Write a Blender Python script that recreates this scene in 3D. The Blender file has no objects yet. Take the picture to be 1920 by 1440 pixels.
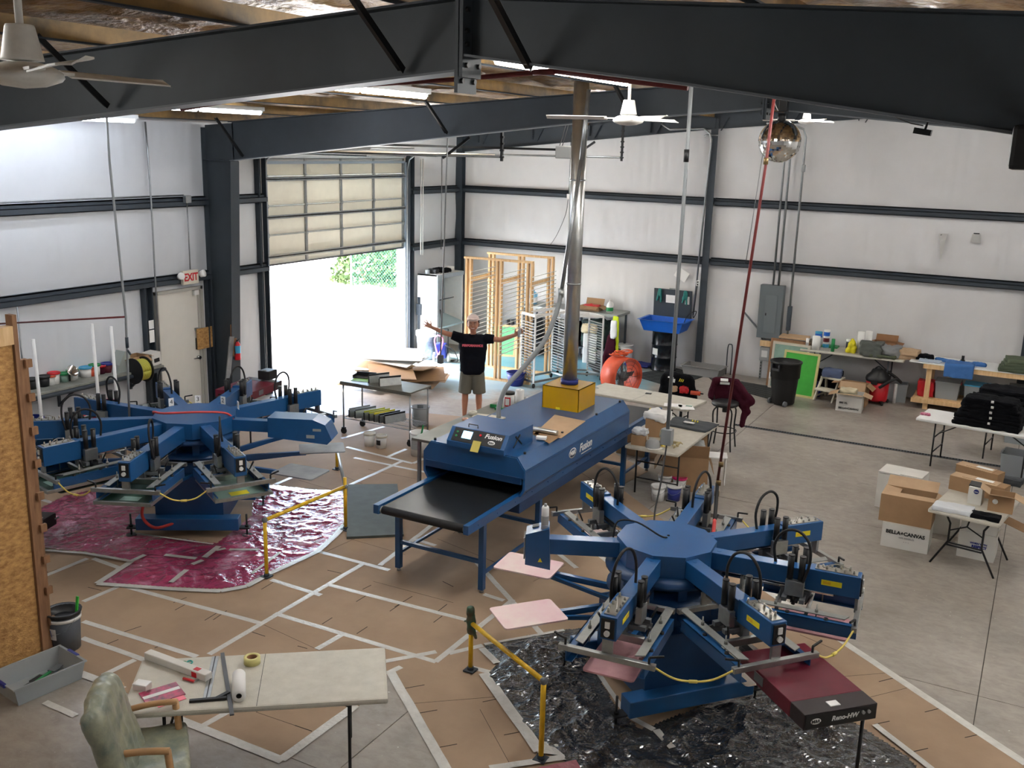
import bpy, bmesh, math, random
from mathutils import Vector, Matrix, Euler, noise
from math import pi, sin, cos, radians as R
C = bpy.context.scene.collection
SC = bpy.context.scene
rnd = random.Random(7)

# ---------------------------------------------------------------- camera and surveying helpers
F = 1854.434; YAW = 0.493854; PIT = 0.2376486; ROL = 0.0268788
CAM = Vector((12.571, 0.0, 4.66))
_f = Vector((-sin(YAW)*cos(PIT), cos(YAW)*cos(PIT), -sin(PIT)))
_r = Vector((cos(YAW), sin(YAW), 0)); _u = _r.cross(_f)
RT = _r*cos(ROL)+_u*sin(ROL); UP = -_r*sin(ROL)+_u*cos(ROL); FW = _f
def ray(px, py): return (px-960)/F*RT-(py-720)/F*UP+FW
def G(px, py, z=0.0):
    d = ray(px, py); return CAM+d*((z-CAM.z)/d.z)
def WX(px, py, x=0.0):
    d = ray(px, py); return CAM+d*((x-CAM.x)/d.x)
def WY(px, py, y):
    d = ray(px, py); return CAM+d*((y-CAM.y)/d.y)
cd = bpy.data.cameras.new('camera'); cam = bpy.data.objects.new('camera', cd); C.objects.link(cam)
cd.sensor_width = 36; cd.lens = F/1920*36; cd.clip_start = .05; cd.clip_end = 300
cam.matrix_world = Matrix.Translation(CAM) @ Matrix((RT, UP, -FW)).transposed().to_4x4()
SC.camera = cam

# ---------------------------------------------------------------- materials
def lin(c):
    return tuple((v/255/12.92 if v/255 <= .04045 else ((v/255+.055)/1.055)**2.4) for v in c)
def mat(name, col, rough=.6, metal=0., var=0., vscale=6., bump=0., bscale=40., col2=None, spec=.5, trans=0., alpha=1., emit=0., coat=0., stretch=None, ior=1.45):
    m = bpy.data.materials.new(name); m.use_nodes = True; nt = m.node_tree; N = nt.nodes; L = nt.links
    b = N['Principled BSDF']; c = lin(col)+(1,)
    b.inputs['Base Color'].default_value = c; b.inputs['Roughness'].default_value = rough
    b.inputs['Metallic'].default_value = metal; b.inputs['Specular IOR Level'].default_value = spec
    b.inputs['IOR'].default_value = ior
    if trans: b.inputs['Transmission Weight'].default_value = trans
    if alpha < 1: b.inputs['Alpha'].default_value = alpha
    if coat: b.inputs['Coat Weight'].default_value = coat; b.inputs['Coat Roughness'].default_value = .15
    if emit: b.inputs['Emission Color'].default_value = c; b.inputs['Emission Strength'].default_value = emit
    if var or bump or col2:
        tc = N.new('ShaderNodeTexCoord'); src = tc.outputs['Object']
        if stretch:
            mp = N.new('ShaderNodeMapping'); mp.inputs['Scale'].default_value = stretch
            L.new(src, mp.inputs['Vector']); src = mp.outputs['Vector']
    if var or col2:
        n = N.new('ShaderNodeTexNoise'); n.inputs['Scale'].default_value = vscale; n.inputs['Detail'].default_value = 6; n.inputs['Roughness'].default_value = .62
        L.new(src, n.inputs['Vector'])
        r = N.new('ShaderNodeValToRGB'); r.color_ramp.elements[0].position = .32; r.color_ramp.elements[1].position = .68
        if col2: a = lin(col2); z = c
        else: a = tuple(v*(1-var) for v in c[:3]); z = tuple(min(1, v*(1+var)) for v in c[:3])
        r.color_ramp.elements[0].color = tuple(a)+(1,); r.color_ramp.elements[1].color = tuple(z[:3])+(1,)
        L.new(n.outputs['Fac'], r.inputs['Fac']); L.new(r.outputs['Color'], b.inputs['Base Color'])
    if bump:
        n2 = N.new('ShaderNodeTexNoise'); n2.inputs['Scale'].default_value = bscale; n2.inputs['Detail'].default_value = 4
        L.new(src, n2.inputs['Vector'])
        bp = N.new('ShaderNodeBump'); bp.inputs['Strength'].default_value = bump; bp.inputs['Distance'].default_value = .02
        L.new(n2.outputs['Fac'], bp.inputs['Height']); L.new(bp.outputs['Normal'], b.inputs['Normal'])
    return m

M = {}
M['steel_dark'] = mat('dark_slate_paint', (50, 58, 66), .55, var=.12, vscale=2)
M['steel_beam'] = mat('rafter_paint', (56, 63, 69), .5, var=.16, vscale=1.2)
M['galv'] = mat('galvanized', (150, 154, 156), .38, .8, var=.12, vscale=12)
M['shiny'] = mat('shiny_duct', (200, 202, 200), .3, .95, var=.08, vscale=9)
M['alu'] = mat('aluminium', (158, 160, 158), .34, .85, var=.1, vscale=14)
M['alu_flat'] = mat('brushed_aluminium_plate', (150, 152, 148), .5, .55, var=.1, vscale=20)
M['chrome'] = mat('chrome', (200, 200, 200), .15, 1.)
M['blue'] = mat('press_blue', (22, 76, 126), .34, var=.1, vscale=3, coat=.25)
M['blue_d'] = mat('press_blue_dark', (15, 56, 98), .4, var=.12, vscale=3)
M['black'] = mat('black_plastic', (22, 23, 25), .42)
M['black_rub'] = mat('black_rubber', (26, 26, 28), .7)
M['black_cloth'] = mat('black_cotton', (13, 14, 18), .95, bump=.5, bscale=30, spec=.15)
M['white'] = mat('white_plastic', (222, 222, 220), .45, var=.04)
M['white_mat'] = mat('white_paper', (232, 232, 230), .85)
M['cream'] = mat('cream_plastic', (205, 200, 184), .5, var=.05)
M['card'] = mat('cardboard', (152, 122, 92), .85, var=.07, vscale=5, spec=.2)
M['card_l'] = mat('cardboard_light', (184, 156, 126), .85, var=.06, vscale=5, spec=.2)
M['card_d'] = mat('cardboard_inner', (136, 100, 72), .9, var=.06, spec=.2)
M['card_w'] = mat('white_carton', (208, 206, 200), .75, var=.04, vscale=4, spec=.3)
M['wood'] = mat('pine', (226, 194, 148), .6, col2=(204, 164, 116), vscale=3, stretch=(9, 9, 1.2))
M['wood_d'] = mat('weathered_lumber', (150, 112, 80), .75, col2=(118, 84, 60), vscale=3, stretch=(9, 9, 1.2))
M['maroon'] = mat('maroon_cotton', (62, 20, 34), .95, bump=.4, bscale=25, spec=.15)
M['red'] = mat('red_plastic', (190, 24, 36), .4)
M['maroon_p'] = mat('maroon_paint', (92, 18, 36), .42, var=.14, vscale=5)
M['redpipe'] = mat('dark_red_iron_pipe', (104, 40, 40), .5, var=.2, vscale=14)
M['redhose'] = mat('red_hose', (190, 62, 58), .45)
M['yellow'] = mat('yellow_paint', (214, 170, 28), .45, var=.16, vscale=9)
M['yhose'] = mat('pale_yellow_hose', (214, 194, 96), .45)
M['ylabel'] = mat('yellow_label', (222, 206, 30), .5)
M['green'] = mat('green_plastic', (28, 128, 70), .45)
M['emul'] = mat('green_emulsion_mesh', (34, 66, 52), .5, var=.25, vscale=8)
M['emul_l'] = mat('pale_green_emulsion_mesh', (124, 152, 140), .45, var=.12, vscale=6)
M['greenscr'] = mat('bright_green_screen', (58, 158, 52), .6, var=.08)
M['cyan'] = mat('cyan_plastic', (60, 150, 190), .4)
M['navy'] = mat('navy_plastic', (28, 40, 120), .45)
M['sinkblue'] = mat('blue_basin', (22, 92, 190), .35, var=.06)
M['orange'] = mat('orange_enamel', (196, 78, 48), .45, var=.12, vscale=8)
M['grey_p'] = mat('grey_plastic', (96, 100, 104), .5)
M['grey_l'] = mat('light_grey_plastic', (150, 152, 152), .5)
M['pole'] = mat('pvc_conduit_grey', (128, 132, 134), .45, var=.06)
M['skin'] = mat('skin', (176, 124, 100), .55, var=.06, vscale=10)
M['tsilk'] = mat('tabletop_resin', (196, 192, 180), .55, col2=(182, 178, 166), vscale=9, bump=.15, bscale=120)
M['twhite'] = mat('white_tabletop', (226, 227, 226), .5, var=.03)
M['galvtop'] = mat('stainless_top', (120, 120, 112), .42, .6, var=.14, vscale=3)

# ---------------------------------------------------------------- mesh builder
class MB:
    def __init__(s): s.bm = bmesh.new(); s.mi = 0; s._m = Matrix.Identity(4)
    def _tag(s, faces):
        for f in faces: f.material_index = s.mi
    def box(s, c, d, rz=0, rx=0, ry=0, bev=0., mat4=None):
        g = bmesh.ops.create_cube(s.bm, size=1.0); vs = g['verts']
        m = Matrix.Translation(Vector(c)) @ (mat4 if mat4 is not None else Euler((rx, ry, rz)).to_matrix().to_4x4()) @ Matrix.Diagonal(Vector((d[0], d[1], d[2], 1)))
        bmesh.ops.transform(s.bm, matrix=s._m @ m, verts=vs)
        fs = list({f for v in vs for f in v.link_faces}); s._tag(fs)
        if bev > 0:
            es = list({e for v in vs for e in v.link_edges})
            r = bmesh.ops.bevel(s.bm, geom=es, offset=min(bev, min(d)*.45), segments=2, affect='EDGES', profile=.6)
            s._tag(r['faces'])
        return s
    def b2(s, lo, hi, bev=0.):
        lo, hi = Vector(lo), Vector(hi); return s.box((lo+hi)/2, (abs(hi.x-lo.x), abs(hi.y-lo.y), abs(hi.z-lo.z)), bev=bev)
    def beam(s, p0, p1, w, h, bev=0., roll=0., up=(0, 0, 1)):
        p0, p1 = Vector(p0), Vector(p1); d = p1-p0; L = d.length
        if L < 1e-6: return s
        y = d/L; u = Vector(up)
        if abs(y.dot(u)) > .98: u = Vector((0, 1, 0)) if abs(y.y) < .9 else Vector((1, 0, 0))
        x = y.cross(u).normalized(); z = x.cross(y)
        m = Matrix((x, y, z)).transposed().to_4x4()
        if roll: m = m @ Matrix.Rotation(roll, 4, 'Y')
        return s.box((p0+p1)/2, (w, L, h), mat4=m, bev=bev)
    def cyl(s, p0, p1, r0, r1=None, n=14, caps=True):
        p0, p1 = Vector(p0), Vector(p1); r1 = r0 if r1 is None else r1; d = p1-p0
        if d.length < 1e-6: return s
        z = d.normalized(); a = Vector((0, 0, 1)) if abs(z.z) < .9 else Vector((1, 0, 0))
        x = z.cross(a).normalized(); y = z.cross(x)
        A = []; B = []
        for i in range(n):
            t = 2*pi*i/n; o = x*cos(t)+y*sin(t)
            A.append(s.bm.verts.new(s._m @ (p0+o*r0))); B.append(s.bm.verts.new(s._m @ (p1+o*r1)))
        fs = [s.bm.faces.new((A[i], A[(i+1) % n], B[(i+1) % n], B[i])) for i in range(n)]
        for f in fs: f.smooth = True
        if caps: fs += [s.bm.faces.new(A[::-1]), s.bm.faces.new(B)]
        s._tag(fs); return s
    def tube(s, pts, r, n=8, smooth=0, caps=True):
        P = [Vector(p) for p in pts]
        if smooth: P = catmull(P, smooth)
        rings = []; prev = None
        for i, p in enumerate(P):
            t = (P[min(i+1, len(P)-1)]-P[max(i-1, 0)]).normalized()
            if prev is None:
                a = Vector((0, 0, 1)) if abs(t.z) < .9 else Vector((1, 0, 0)); x = t.cross(a).normalized()
            else:
                x = (prev-t*prev.dot(t)).normalized()
            prev = x; y = t.cross(x); rr = r[i] if isinstance(r, (list, tuple)) and not smooth else (r if not isinstance(r, (list, tuple)) else r[0])
            rings.append([s.bm.verts.new(s._m @ (p+(x*cos(2*pi*k/n)+y*sin(2*pi*k/n))*rr)) for k in range(n)])
        fs = []
        for a, b in zip(rings, rings[1:]):
            for k in range(n):
                f = s.bm.faces.new((a[k], a[(k+1) % n], b[(k+1) % n], b[k])); f.smooth = True; fs.append(f)
        if caps: fs += [s.bm.faces.new(rings[0][::-1]), s.bm.faces.new(rings[-1])]
        s._tag(fs); return s
    def prism(s, poly, z0, z1, m=None):
        m = s._m @ (m if m is not None else Matrix.Identity(4))
        A = [s.bm.verts.new(m @ Vector((p[0], p[1], z0))) for p in poly]; B = [s.bm.verts.new(m @ Vector((p[0], p[1], z1))) for p in poly]; n = len(poly)
        fs = [s.bm.faces.new((A[i], A[(i+1) % n], B[(i+1) % n], B[i])) for i in range(n)]+[s.bm.faces.new(A[::-1]), s.bm.faces.new(B)]
        s._tag(fs); return s
    def lathe(s, prof, c=(0, 0, 0), n=24, close=False, m=None):
        c = Vector(c); mm = s._m @ Matrix.Translation(c) @ (m if m is not None else Matrix.Identity(4)); rings = []
        for r, z in prof:
            if r < 1e-5: rings.append([s.bm.verts.new(mm @ Vector((0, 0, z)))])
            else: rings.append([s.bm.verts.new(mm @ Vector((r*cos(2*pi*k/n), r*sin(2*pi*k/n), z))) for k in range(n)])
        fs = []
        for a, b in zip(rings, rings[1:]):
            for k in range(n):
                k2 = (k+1) % n
                if len(a) == 1 and len(b) == 1: continue
                if len(a) == 1: f = s.bm.faces.new((a[0], b[k2], b[k]))
                elif len(b) == 1: f = s.bm.faces.new((a[k], a[k2], b[0]))
                else: f = s.bm.faces.new((a[k], a[k2], b[k2], b[k]))
                f.smooth = True; fs.append(f)
        s._tag(fs); return s
    def ball(s, c, r, sc=(1, 1, 1), u=14, v=10):
        g = bmesh.ops.create_uvsphere(s.bm, u_segments=u, v_segments=v, radius=r)
        bmesh.ops.transform(s.bm, matrix=s._m @ Matrix.Translation(Vector(c)) @ Matrix.Diagonal(Vector(tuple(sc)+(1,))), verts=g['verts'])
        fs = list({f for q in g['verts'] for f in q.link_faces})
        for f in fs: f.smooth = True
        s._tag(fs); return s
    def face(s, pts):
        f = s.bm.faces.new([s.bm.verts.new(s._m @ Vector(p)) for p in pts]); s._tag([f]); return s
    def slab(s, pts, th):
        """a plate: polygon pts (3D, planar), thickness th straight up"""
        A = [s.bm.verts.new(s._m @ Vector(p)) for p in pts]; B = [s.bm.verts.new(s._m @ (Vector(p)+Vector((0, 0, th)))) for p in pts]; n = len(pts)
        fs = [s.bm.faces.new((A[i], A[(i+1) % n], B[(i+1) % n], B[i])) for i in range(n)]+[s.bm.faces.new(A[::-1]), s.bm.faces.new(B)]
        s._tag(fs); return s
    def build(s, name, mats, parent=None, loc=None, rz=0, label=None, cat=None, group=None, kind=None, fixn=True):
        if fixn: bmesh.ops.recalc_face_normals(s.bm, faces=s.bm.faces)
        me = bpy.data.meshes.new(name); s.bm.to_mesh(me); s.bm.free()
        for m_ in (mats if isinstance(mats, (list, tuple)) else [mats]): me.materials.append(M[m_] if isinstance(m_, str) else m_)
        o = bpy.data.objects.new(name, me); C.objects.link(o)
        if parent is not None: o.parent = parent
        if loc is not None: o.location = loc
        if rz: o.rotation_euler = (0, 0, rz)
        tag(o, label, cat, group, kind); return o
def catmull(P, k):
    out = []
    for i in range(len(P)-1):
        a = P[max(i-1, 0)]; b = P[i]; c = P[i+1]; d = P[min(i+2, len(P)-1)]
        for j in range(k):
            t = j/k; out.append(.5*((2*b)+(c-a)*t+(2*a-5*b+4*c-d)*t*t+(3*b-a-3*c+d)*t**3))
    out.append(P[-1]); return out
def tag(o, label=None, cat=None, group=None, kind=None):
    if label: o['label'] = label
    if cat: o['category'] = cat
    if group: o['group'] = group
    if kind: o['kind'] = kind
    return o
def thing(name, label, cat, loc=(0, 0, 0), rz=0, group=None, rot=None):
    o = bpy.data.objects.new(name, None); C.objects.link(o); o.empty_display_size = .1
    o.location = loc; o.rotation_euler = rot if rot else (0, 0, rz)
    return tag(o, label, cat, group)
def dup(o, parent=None):
    c = o.copy(); C.objects.link(c)
    if parent is not None: c.parent = parent
    for ch in list(o.children): dup(ch, c)
    return c
def dup_at(o, loc, rz=None, label=None, group=None):
    c = dup(o); c.location = loc
    if rz is not None: c.rotation_euler = (0, 0, rz)
    if label: c['label'] = label
    if group: c['group'] = group
    return c
def textmesh(name, s, size, m, parent=None, loc=(0, 0, 0), rot=(0, 0, 0), ext=.0008, shear=0., bold=0., align='CENTER', sx=1., matrix=None, label=None):
    cu = bpy.data.curves.new(name, 'FONT'); cu.body = s; cu.size = size; cu.extrude = ext; cu.shear = shear; cu.offset = bold
    cu.align_x = align; cu.align_y = 'CENTER'; cu.resolution_u = 3
    t = bpy.data.objects.new(name+'_c', cu); C.objects.link(t)
    bpy.context.view_layer.update()
    me = bpy.data.meshes.new_from_object(t.evaluated_get(bpy.context.evaluated_depsgraph_get()))
    bpy.data.objects.remove(t); bpy.data.curves.remove(cu)
    me.name = name; me.materials.clear(); me.materials.append(M[m] if isinstance(m, str) else m)
    o = bpy.data.objects.new(name, me); C.objects.link(o)
    if parent is not None: o.parent = parent
    o.scale = (sx, 1, 1)
    if matrix is not None: o.matrix_local = matrix @ Matrix.Diagonal(Vector((sx, 1, 1, 1)))
    else: o.location = loc; o.rotation_euler = rot
    if label: o['label'] = label
    return o
def remesh(mb, name, m, parent=None, voxel=.01, smooth=6, wr=0., wf=9., loc=None, **kw):
    """fuse the shapes of mb into one continuous skin"""
    o = mb.build(name, m, None)
    md = o.modifiers.new('r', 'REMESH'); md.mode = 'VOXEL'; md.voxel_size = voxel
    if smooth: sm = o.modifiers.new('s', 'SMOOTH'); sm.iterations = smooth; sm.factor = .5
    bpy.context.view_layer.update()
    me = bpy.data.meshes.new_from_object(o.evaluated_get(bpy.context.evaluated_depsgraph_get()))
    old = o.data; o.modifiers.clear(); o.data = me; bpy.data.meshes.remove(old)
    me.materials.clear(); me.materials.append(M[m] if isinstance(m, str) else m)
    if wr:
        for v in me.vertices:
            p = v.co*wf; v.co += v.normal*(noise.noise(p)*wr+abs(noise.noise(p*2.3))*wr*.6)
    for p in me.polygons: p.use_smooth = True
    if parent is not None: o.parent = parent
    if loc is not None: o.location = loc
    me.name = name
    return tag(o, **kw)
def cap(mb, p0, p1, r0, r1=None, n=12):
    r1 = r0 if r1 is None else r1
    mb.cyl(p0, p1, r0, r1, n=n); mb.ball(p0, r0, u=n, v=8); mb.ball(p1, r1, u=n, v=8); return mb
def soft(name, m, d, amp=.02, freq=6., seed=0, parent=None, loc=None, rz=0, cuts=14, rnd_=.25, sag=0., **kw):
    """a heap or pad of cloth: rounded, creased box of size d"""
    bm = bmesh.new(); bmesh.ops.create_cube(bm, size=1.0)
    bmesh.ops.subdivide_edges(bm, edges=bm.edges, cuts=cuts, use_grid_fill=True)
    off = Vector((seed*7.3, seed*3.1, seed*1.7))
    for v in bm.verts:
        p = v.co.copy()
        q = p.normalized()*.5*1.15; p = p.lerp(q, rnd_)
        w = Vector((p.x*d[0], p.y*d[1], (p.z+.5*(1-rnd_*.0))*d[2]))
        n = noise.noise(w*freq+off)+.5*noise.noise(w*freq*2.4+off)
        dirv = Vector((p.x, p.y, p.z*.8)).normalized()
        w += dirv*n*amp
        if sag: w.z -= sag*(abs(p.x)*2)**3
        if w.z < 0: w.z = 0
        v.co = w
    for f in bm.faces: f.smooth = True
    me = bpy.data.meshes.new(name); bm.to_mesh(me); bm.free(); me.materials.append(M[m] if isinstance(m, str) else m)
    o = bpy.data.objects.new(name, me); C.objects.link(o)
    if parent is not None: o.parent = parent
    if loc is not None: o.location = loc
    o.rotation_euler = (0, 0, rz)
    return tag(o, **kw)
def bucket(name, label, h, r, m, loc, rim=None, fill=None, rim_h=.02, rb=None, lab=None, lid=None, cat='bucket', group=None, handle=True):
    t = thing(name, label, cat, loc, group=group); rb = rb or r*.86; w = .006
    b = MB(); b.lathe([(0, 0), (rb, 0), (r, h), (r-w, h), (rb-w, .012), (0, .012)], n=24); b.build('body', m, t)
    b = MB(); b.lathe([(r, h-rim_h), (r+.008, h-rim_h), (r+.008, h), (r-.003, h+.003), (r-w, h)], n=24); b.build('rim', rim or m, t)
    if fill: b = MB(); b.lathe([(0, h*.8), (r-w-.01, h*.8)], n=24); b.build('contents', fill, t)
    if lid: b = MB(); b.lathe([(0, h+.008), (r*.9, h+.008), (r*.93, h+.014), (r+.008, h+.014), (r+.01, h-.012), (r+.003, h-.012)], n=24); b.build('lid', lid, t)
    if lab:
        b = MB(); n = 8; a0 = -2.1; rr = r*.95+.002
        A = [(rr*cos(a0+i*.14), rr*sin(a0+i*.14)) for i in range(n)]
        for i in range(n-1): b.face([(A[i][0], A[i][1], h*.3), (A[i+1][0], A[i+1][1], h*.3), (A[i+1][0]*1.03, A[i+1][1]*1.03, h*.72), (A[i][0]*1.03, A[i][1]*1.03, h*.72)])
        b.build('paper_label', lab, t)
    if handle:
        b = MB(); b.tube([(-r-.006, 0, h*.85), (-r*.8, -r*.5, h*.6), (0, -r*.98-.01, h*.5), (r*.8, -r*.5, h*.6), (r+.006, 0, h*.85)], .0025, n=5, smooth=4); b.build('wire_handle', 'galv', t)
    return t
def carton(name, label, d, m, loc, rz=0, flaps=True, open_=1., inner='card_d', cat='box', group=None, shut=False, flap_ang=(50, 60, 40, 55), m_in=None):
    """cardboard carton of outside size d with four flaps; base centre at loc"""
    t = thing(name, label, cat, loc, rz, group=group); x, y, z = d[0]/2, d[1]/2, d[2]; w = .005
    b = MB()
    b.b2((-x, -y, 0), (x, y, w)).b2((-x, -y, w), (-x+w, y, z)).b2((x-w, -y, w), (x, y, z)).b2((-x+w, -y, w), (x-w, -y+w, z)).b2((-x+w, y-w, w), (x-w, y, z))
    b.build('body', m, t)
    if shut:
        b = MB(); b.b2((-x, -y, z), (x, y, z+w)); b.build('top_flaps', m, t)
        b = MB(); b.b2((-x*1.0, -.025, z+w), (x*1.0, .025, z+w+.001)); b.b2((-x-.001, -.025, z-.06), (-x, .025, z+w)); b.b2((x, -.025, z-.06), (x+.001, .025, z+w)); b.build('packing_tape', 'cream', t)
    elif flaps:
        fl = min(x, y)*.95
        for i, (ang) in enumerate(flap_ang):
            a = R(ang); c_, s_ = cos(a)*fl, -sin(a)*fl
            b = MB()
            if i == 0: b.beam((0, -y+.002, z), (0, -y-c_, z+s_+.002), 2*x-.01, w)
            if i == 1: b.beam((0, y-.002, z), (0, y+c_, z+s_+.002), 2*x-.01, w)
            if i == 2: b.beam((-x+.002, 0, z), (-x-c_, 0, z+s_+.002), 2*y-.01, w)
            if i == 3: b.beam((x-.002, 0, z), (x+c_, 0, z+s_+.002), 2*y-.01, w)
            b.build('flap', m_in or m, t)
    return t
def shelf_table(name, label, L, W, h, m, loc, rz, leg='black', group=None, style='Y', th=.045, legs=True, seam=False):
    """blow-moulded folding table, long axis local x"""
    t = thing(name, label, 'table', loc, rz, group=group)
    b = MB(); b.box((0, 0, h-th/2), (L, W, th), bev=.018); b.build('tabletop', m, t)
    for sx in (-1, 1):
        xx = sx*(L/2-.28); b = MB(); r = .0125
        if style == 'Y':
            for sy in (-1, 1):
                b.tube([(xx, sy*W*.38, h-th), (xx, sy*W*.26, h*.66), (xx, sy*W*.17, h*.36), (xx, sy*W*.36, 0.0)] if False else [(xx, sy*W*.36, h-th), (xx, sy*W*.24, h*.72), (xx, sy*W*.24, h*.42), (xx+sx*.0, sy*W*.46, .0)], r, n=8)
            b.cyl((xx, -W*.25, h*.4), (xx, W*.25, h*.4), .011).cyl((xx, -W*.25, h*.36), (xx, W*.25, h*.36), .011)
            b.cyl((xx, -W*.24, h*.6), (xx, 0, h*.72), .008).cyl((xx, W*.24, h*.6), (xx, 0, h*.72), .008).cyl((xx, 0, h*.72), (xx-sx*.3, 0, h-th), .009)
        else:
            for sy in (-1, 1): b.cyl((xx, sy*W*.4, h-th), (xx+sx*.0, sy*W*.4, 0), r)
            b.cyl((xx, -W*.4, h*.3), (xx, W*.4, h*.3), .01).cyl((xx, -W*.4, h*.62), (xx, W*.4, h*.62), .01).cyl((xx, 0, h*.62), (xx-sx*.38, 0, h-th), .01)
        b.build('leg_frame', leg, t)
    if seam:
        b = MB(); b.b2((-.002, -W/2+.01, h-.003), (.002, W/2-.01, h+.0006)); b.build('fold_seam', 'black', t)
    return t
# ================================================================ SHELL
W, D, Y0 = 18.6, 20.45, -2.2
PK = 9.3
def roofz(x): return 4.86+.07*x if x < PK else 4.86+.07*PK-.066*(x-PK)

# floor material: worn sealed concrete with a blue dye wash by the racks
def floor_mat():
    m = bpy.data.materials.new('worn_concrete'); m.use_nodes = True; nt = m.node_tree; N = nt.nodes; L = nt.links; b = N['Principled BSDF']
    tc = N.new('ShaderNodeTexCoord')
    def nz(s, d=8, r=.6, st=(1, 1, 1), dist=0):
        mp = N.new('ShaderNodeMapping'); mp.inputs['Scale'].default_value = st; L.new(tc.outputs['Object'], mp.inputs['Vector'])
        n = N.new('ShaderNodeTexNoise'); n.inputs['Scale'].default_value = s; n.inputs['Detail'].default_value = d; n.inputs['Roughness'].default_value = r; n.inputs['Distortion'].default_value = dist
        L.new(mp.outputs['Vector'], n.inputs['Vector']); return n
    def ramp(n, stops):
        r = N.new('ShaderNodeValToRGB'); e = r.color_ramp.elements
        while len(e) < len(stops): e.new(.5)
        for q, (p, c) in zip(e, stops): q.position = p; q.color = (lin(c)+(1,)) if not isinstance(c, float) else (c, c, c, 1)
        L.new(n, r.inputs['Fac']); return r
    def mix(f, a, bb, t='MIX', fv=None):
        x = N.new('ShaderNodeMix'); x.data_type = 'RGBA'; x.blend_type = t
        if fv is not None: x.inputs[0].default_value = fv
        else: L.new(f, x.inputs[0])
        L.new(a, x.inputs[6]); L.new(bb, x.inputs[7]); return x.outputs[2]
    base = ramp(nz(.55, 9, .65).outputs['Fac'], [(.3, (136, 129, 121)), (.5, (160, 153, 144)), (.72, (176, 169, 160))])
    fine = ramp(nz(7, 8, .7, (1, 1.6, 1), .4).outputs['Fac'], [(.25, (196, 192, 188)), (.55, (236, 234, 232)), (.8, (255, 255, 255))])
    c = mix(None, base.outputs[0], fine.outputs[0], 'MULTIPLY', .85)
    st = ramp(nz(2.3, 6, .7).outputs['Fac'], [(.62, 0.), (.72, .55)])
    dk = N.new('ShaderNodeRGB'); dk.outputs[0].default_value = lin((100, 95, 90))+(1,)
    c = mix(st.outputs[0], c, dk.outputs[0])
    # paint specks
    sp = ramp(nz(22, 2, .5).outputs['Fac'], [(.745, 0.), (.76, .8)])
    wh = N.new('ShaderNodeRGB'); wh.outputs[0].default_value = lin((205, 202, 196))+(1,)
    c = mix(sp.outputs[0], c, wh.outputs[0])
    # blue dye wash, two soft puddle shapes
    for (cx, cy, rx, ry, col, k) in ((3.4, 18.6, 3.0, 1.9, (92, 168, 190), .75), (2.0, 16.8, 2.6, 1.7, (150, 190, 205), .6)):
        mp = N.new('ShaderNodeMapping'); mp.vector_type = 'POINT'; mp.inputs['Location'].default_value = (-cx/rx, -cy/ry, 0); mp.inputs['Scale'].default_value = (1/rx, 1/ry, 0)
        L.new(tc.outputs['Object'], mp.inputs['Vector']); ln = N.new('ShaderNodeVectorMath'); ln.operation = 'LENGTH'; L.new(mp.outputs['Vector'], ln.inputs[0])
        a = N.new('ShaderNodeMath'); a.operation = 'MULTIPLY_ADD'; n = nz(1.7, 5, .65); L.new(n.outputs['Fac'], a.inputs[0]); a.inputs[1].default_value = 1.3; L.new(ln.outputs['Value'], a.inputs[2])
        r = ramp(a.outputs[0], [(.0, k), (.001, k)]); r.color_ramp.elements[0].position = .75; r.color_ramp.elements[1].position = 1.0; r.color_ramp.elements[0].color = (k, k, k, 1); r.color_ramp.elements[1].color = (0, 0, 0, 1)
        mr = N.new('ShaderNodeMath'); mr.operation = 'MULTIPLY'; mr.inputs[1].default_value = .62; L.new(a.outputs[0], mr.inputs[0]); L.new(mr.outputs[0], r.inputs['Fac'])
        q = N.new('ShaderNodeRGB'); q.outputs[0].default_value = lin(col)+(1,); c = mix(r.outputs[0], c, q.outputs[0])
    L.new(c, b.inputs['Base Color'])
    rr = ramp(nz(1.4, 6, .6).outputs['Fac'], [(.3, .3), (.7, .52)]); L.new(rr.outputs[0], b.inputs['Roughness'])
    bp = N.new('ShaderNodeBump'); bp.inputs['Strength'].default_value = .12; bp.inputs['Distance'].default_value = .01; L.new(nz(30, 4).outputs['Fac'], bp.inputs['Height']); L.new(bp.outputs['Normal'], b.inputs['Normal'])
    return m
M['floor'] = floor_mat()
M['joint'] = mat('joint_filler', (74, 70, 66), .9)
b = MB(); b.mi = 1; b.b2((-.3, Y0, -.2), (W+.3, D+.3, -.012)); b.mi = 0
xs = [-.2, 4.15, 8.34, 12.53, 16.72, W+.2]; ys = [Y0, 1.36, 5.17, 8.98, 12.78, 16.53, D+.2]
for i in range(len(xs)-1):
    for j in range(len(ys)-1):
        g = .004; yo = .06 if abs(ys[j]-16.53) < .01 else g; yo2 = .06 if abs(ys[j+1]-16.53) < .01 else g
        b.b2((xs[i]+g, ys[j]+yo, -.012), (xs[i+1]-g, ys[j+1]-yo2, 0))
b.b2((-.2, 16.46, -.012), (8.1, 16.6, 0))
b.build('floor', ['floor', 'joint'], kind='structure')
# trench drain grate
t = thing('trench_drain', 'long dark slotted steel drain grate let into the concrete floor', 'drain', (8.1, 16.53, -.011))
b = MB(); b.b2((0, -.058, 0), (10.3, -.05, .012)).b2((0, .05, 0), (10.3, .058, .012)); b.build('frame', 'steel_dark', t)
b = MB(); n = 10.3/.045
for i in range(int(n)): b.b2((i*.045, -.05, .001), (i*.045+.022, .05, .011))
b.build('grate', 'steel_dark', t)

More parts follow.
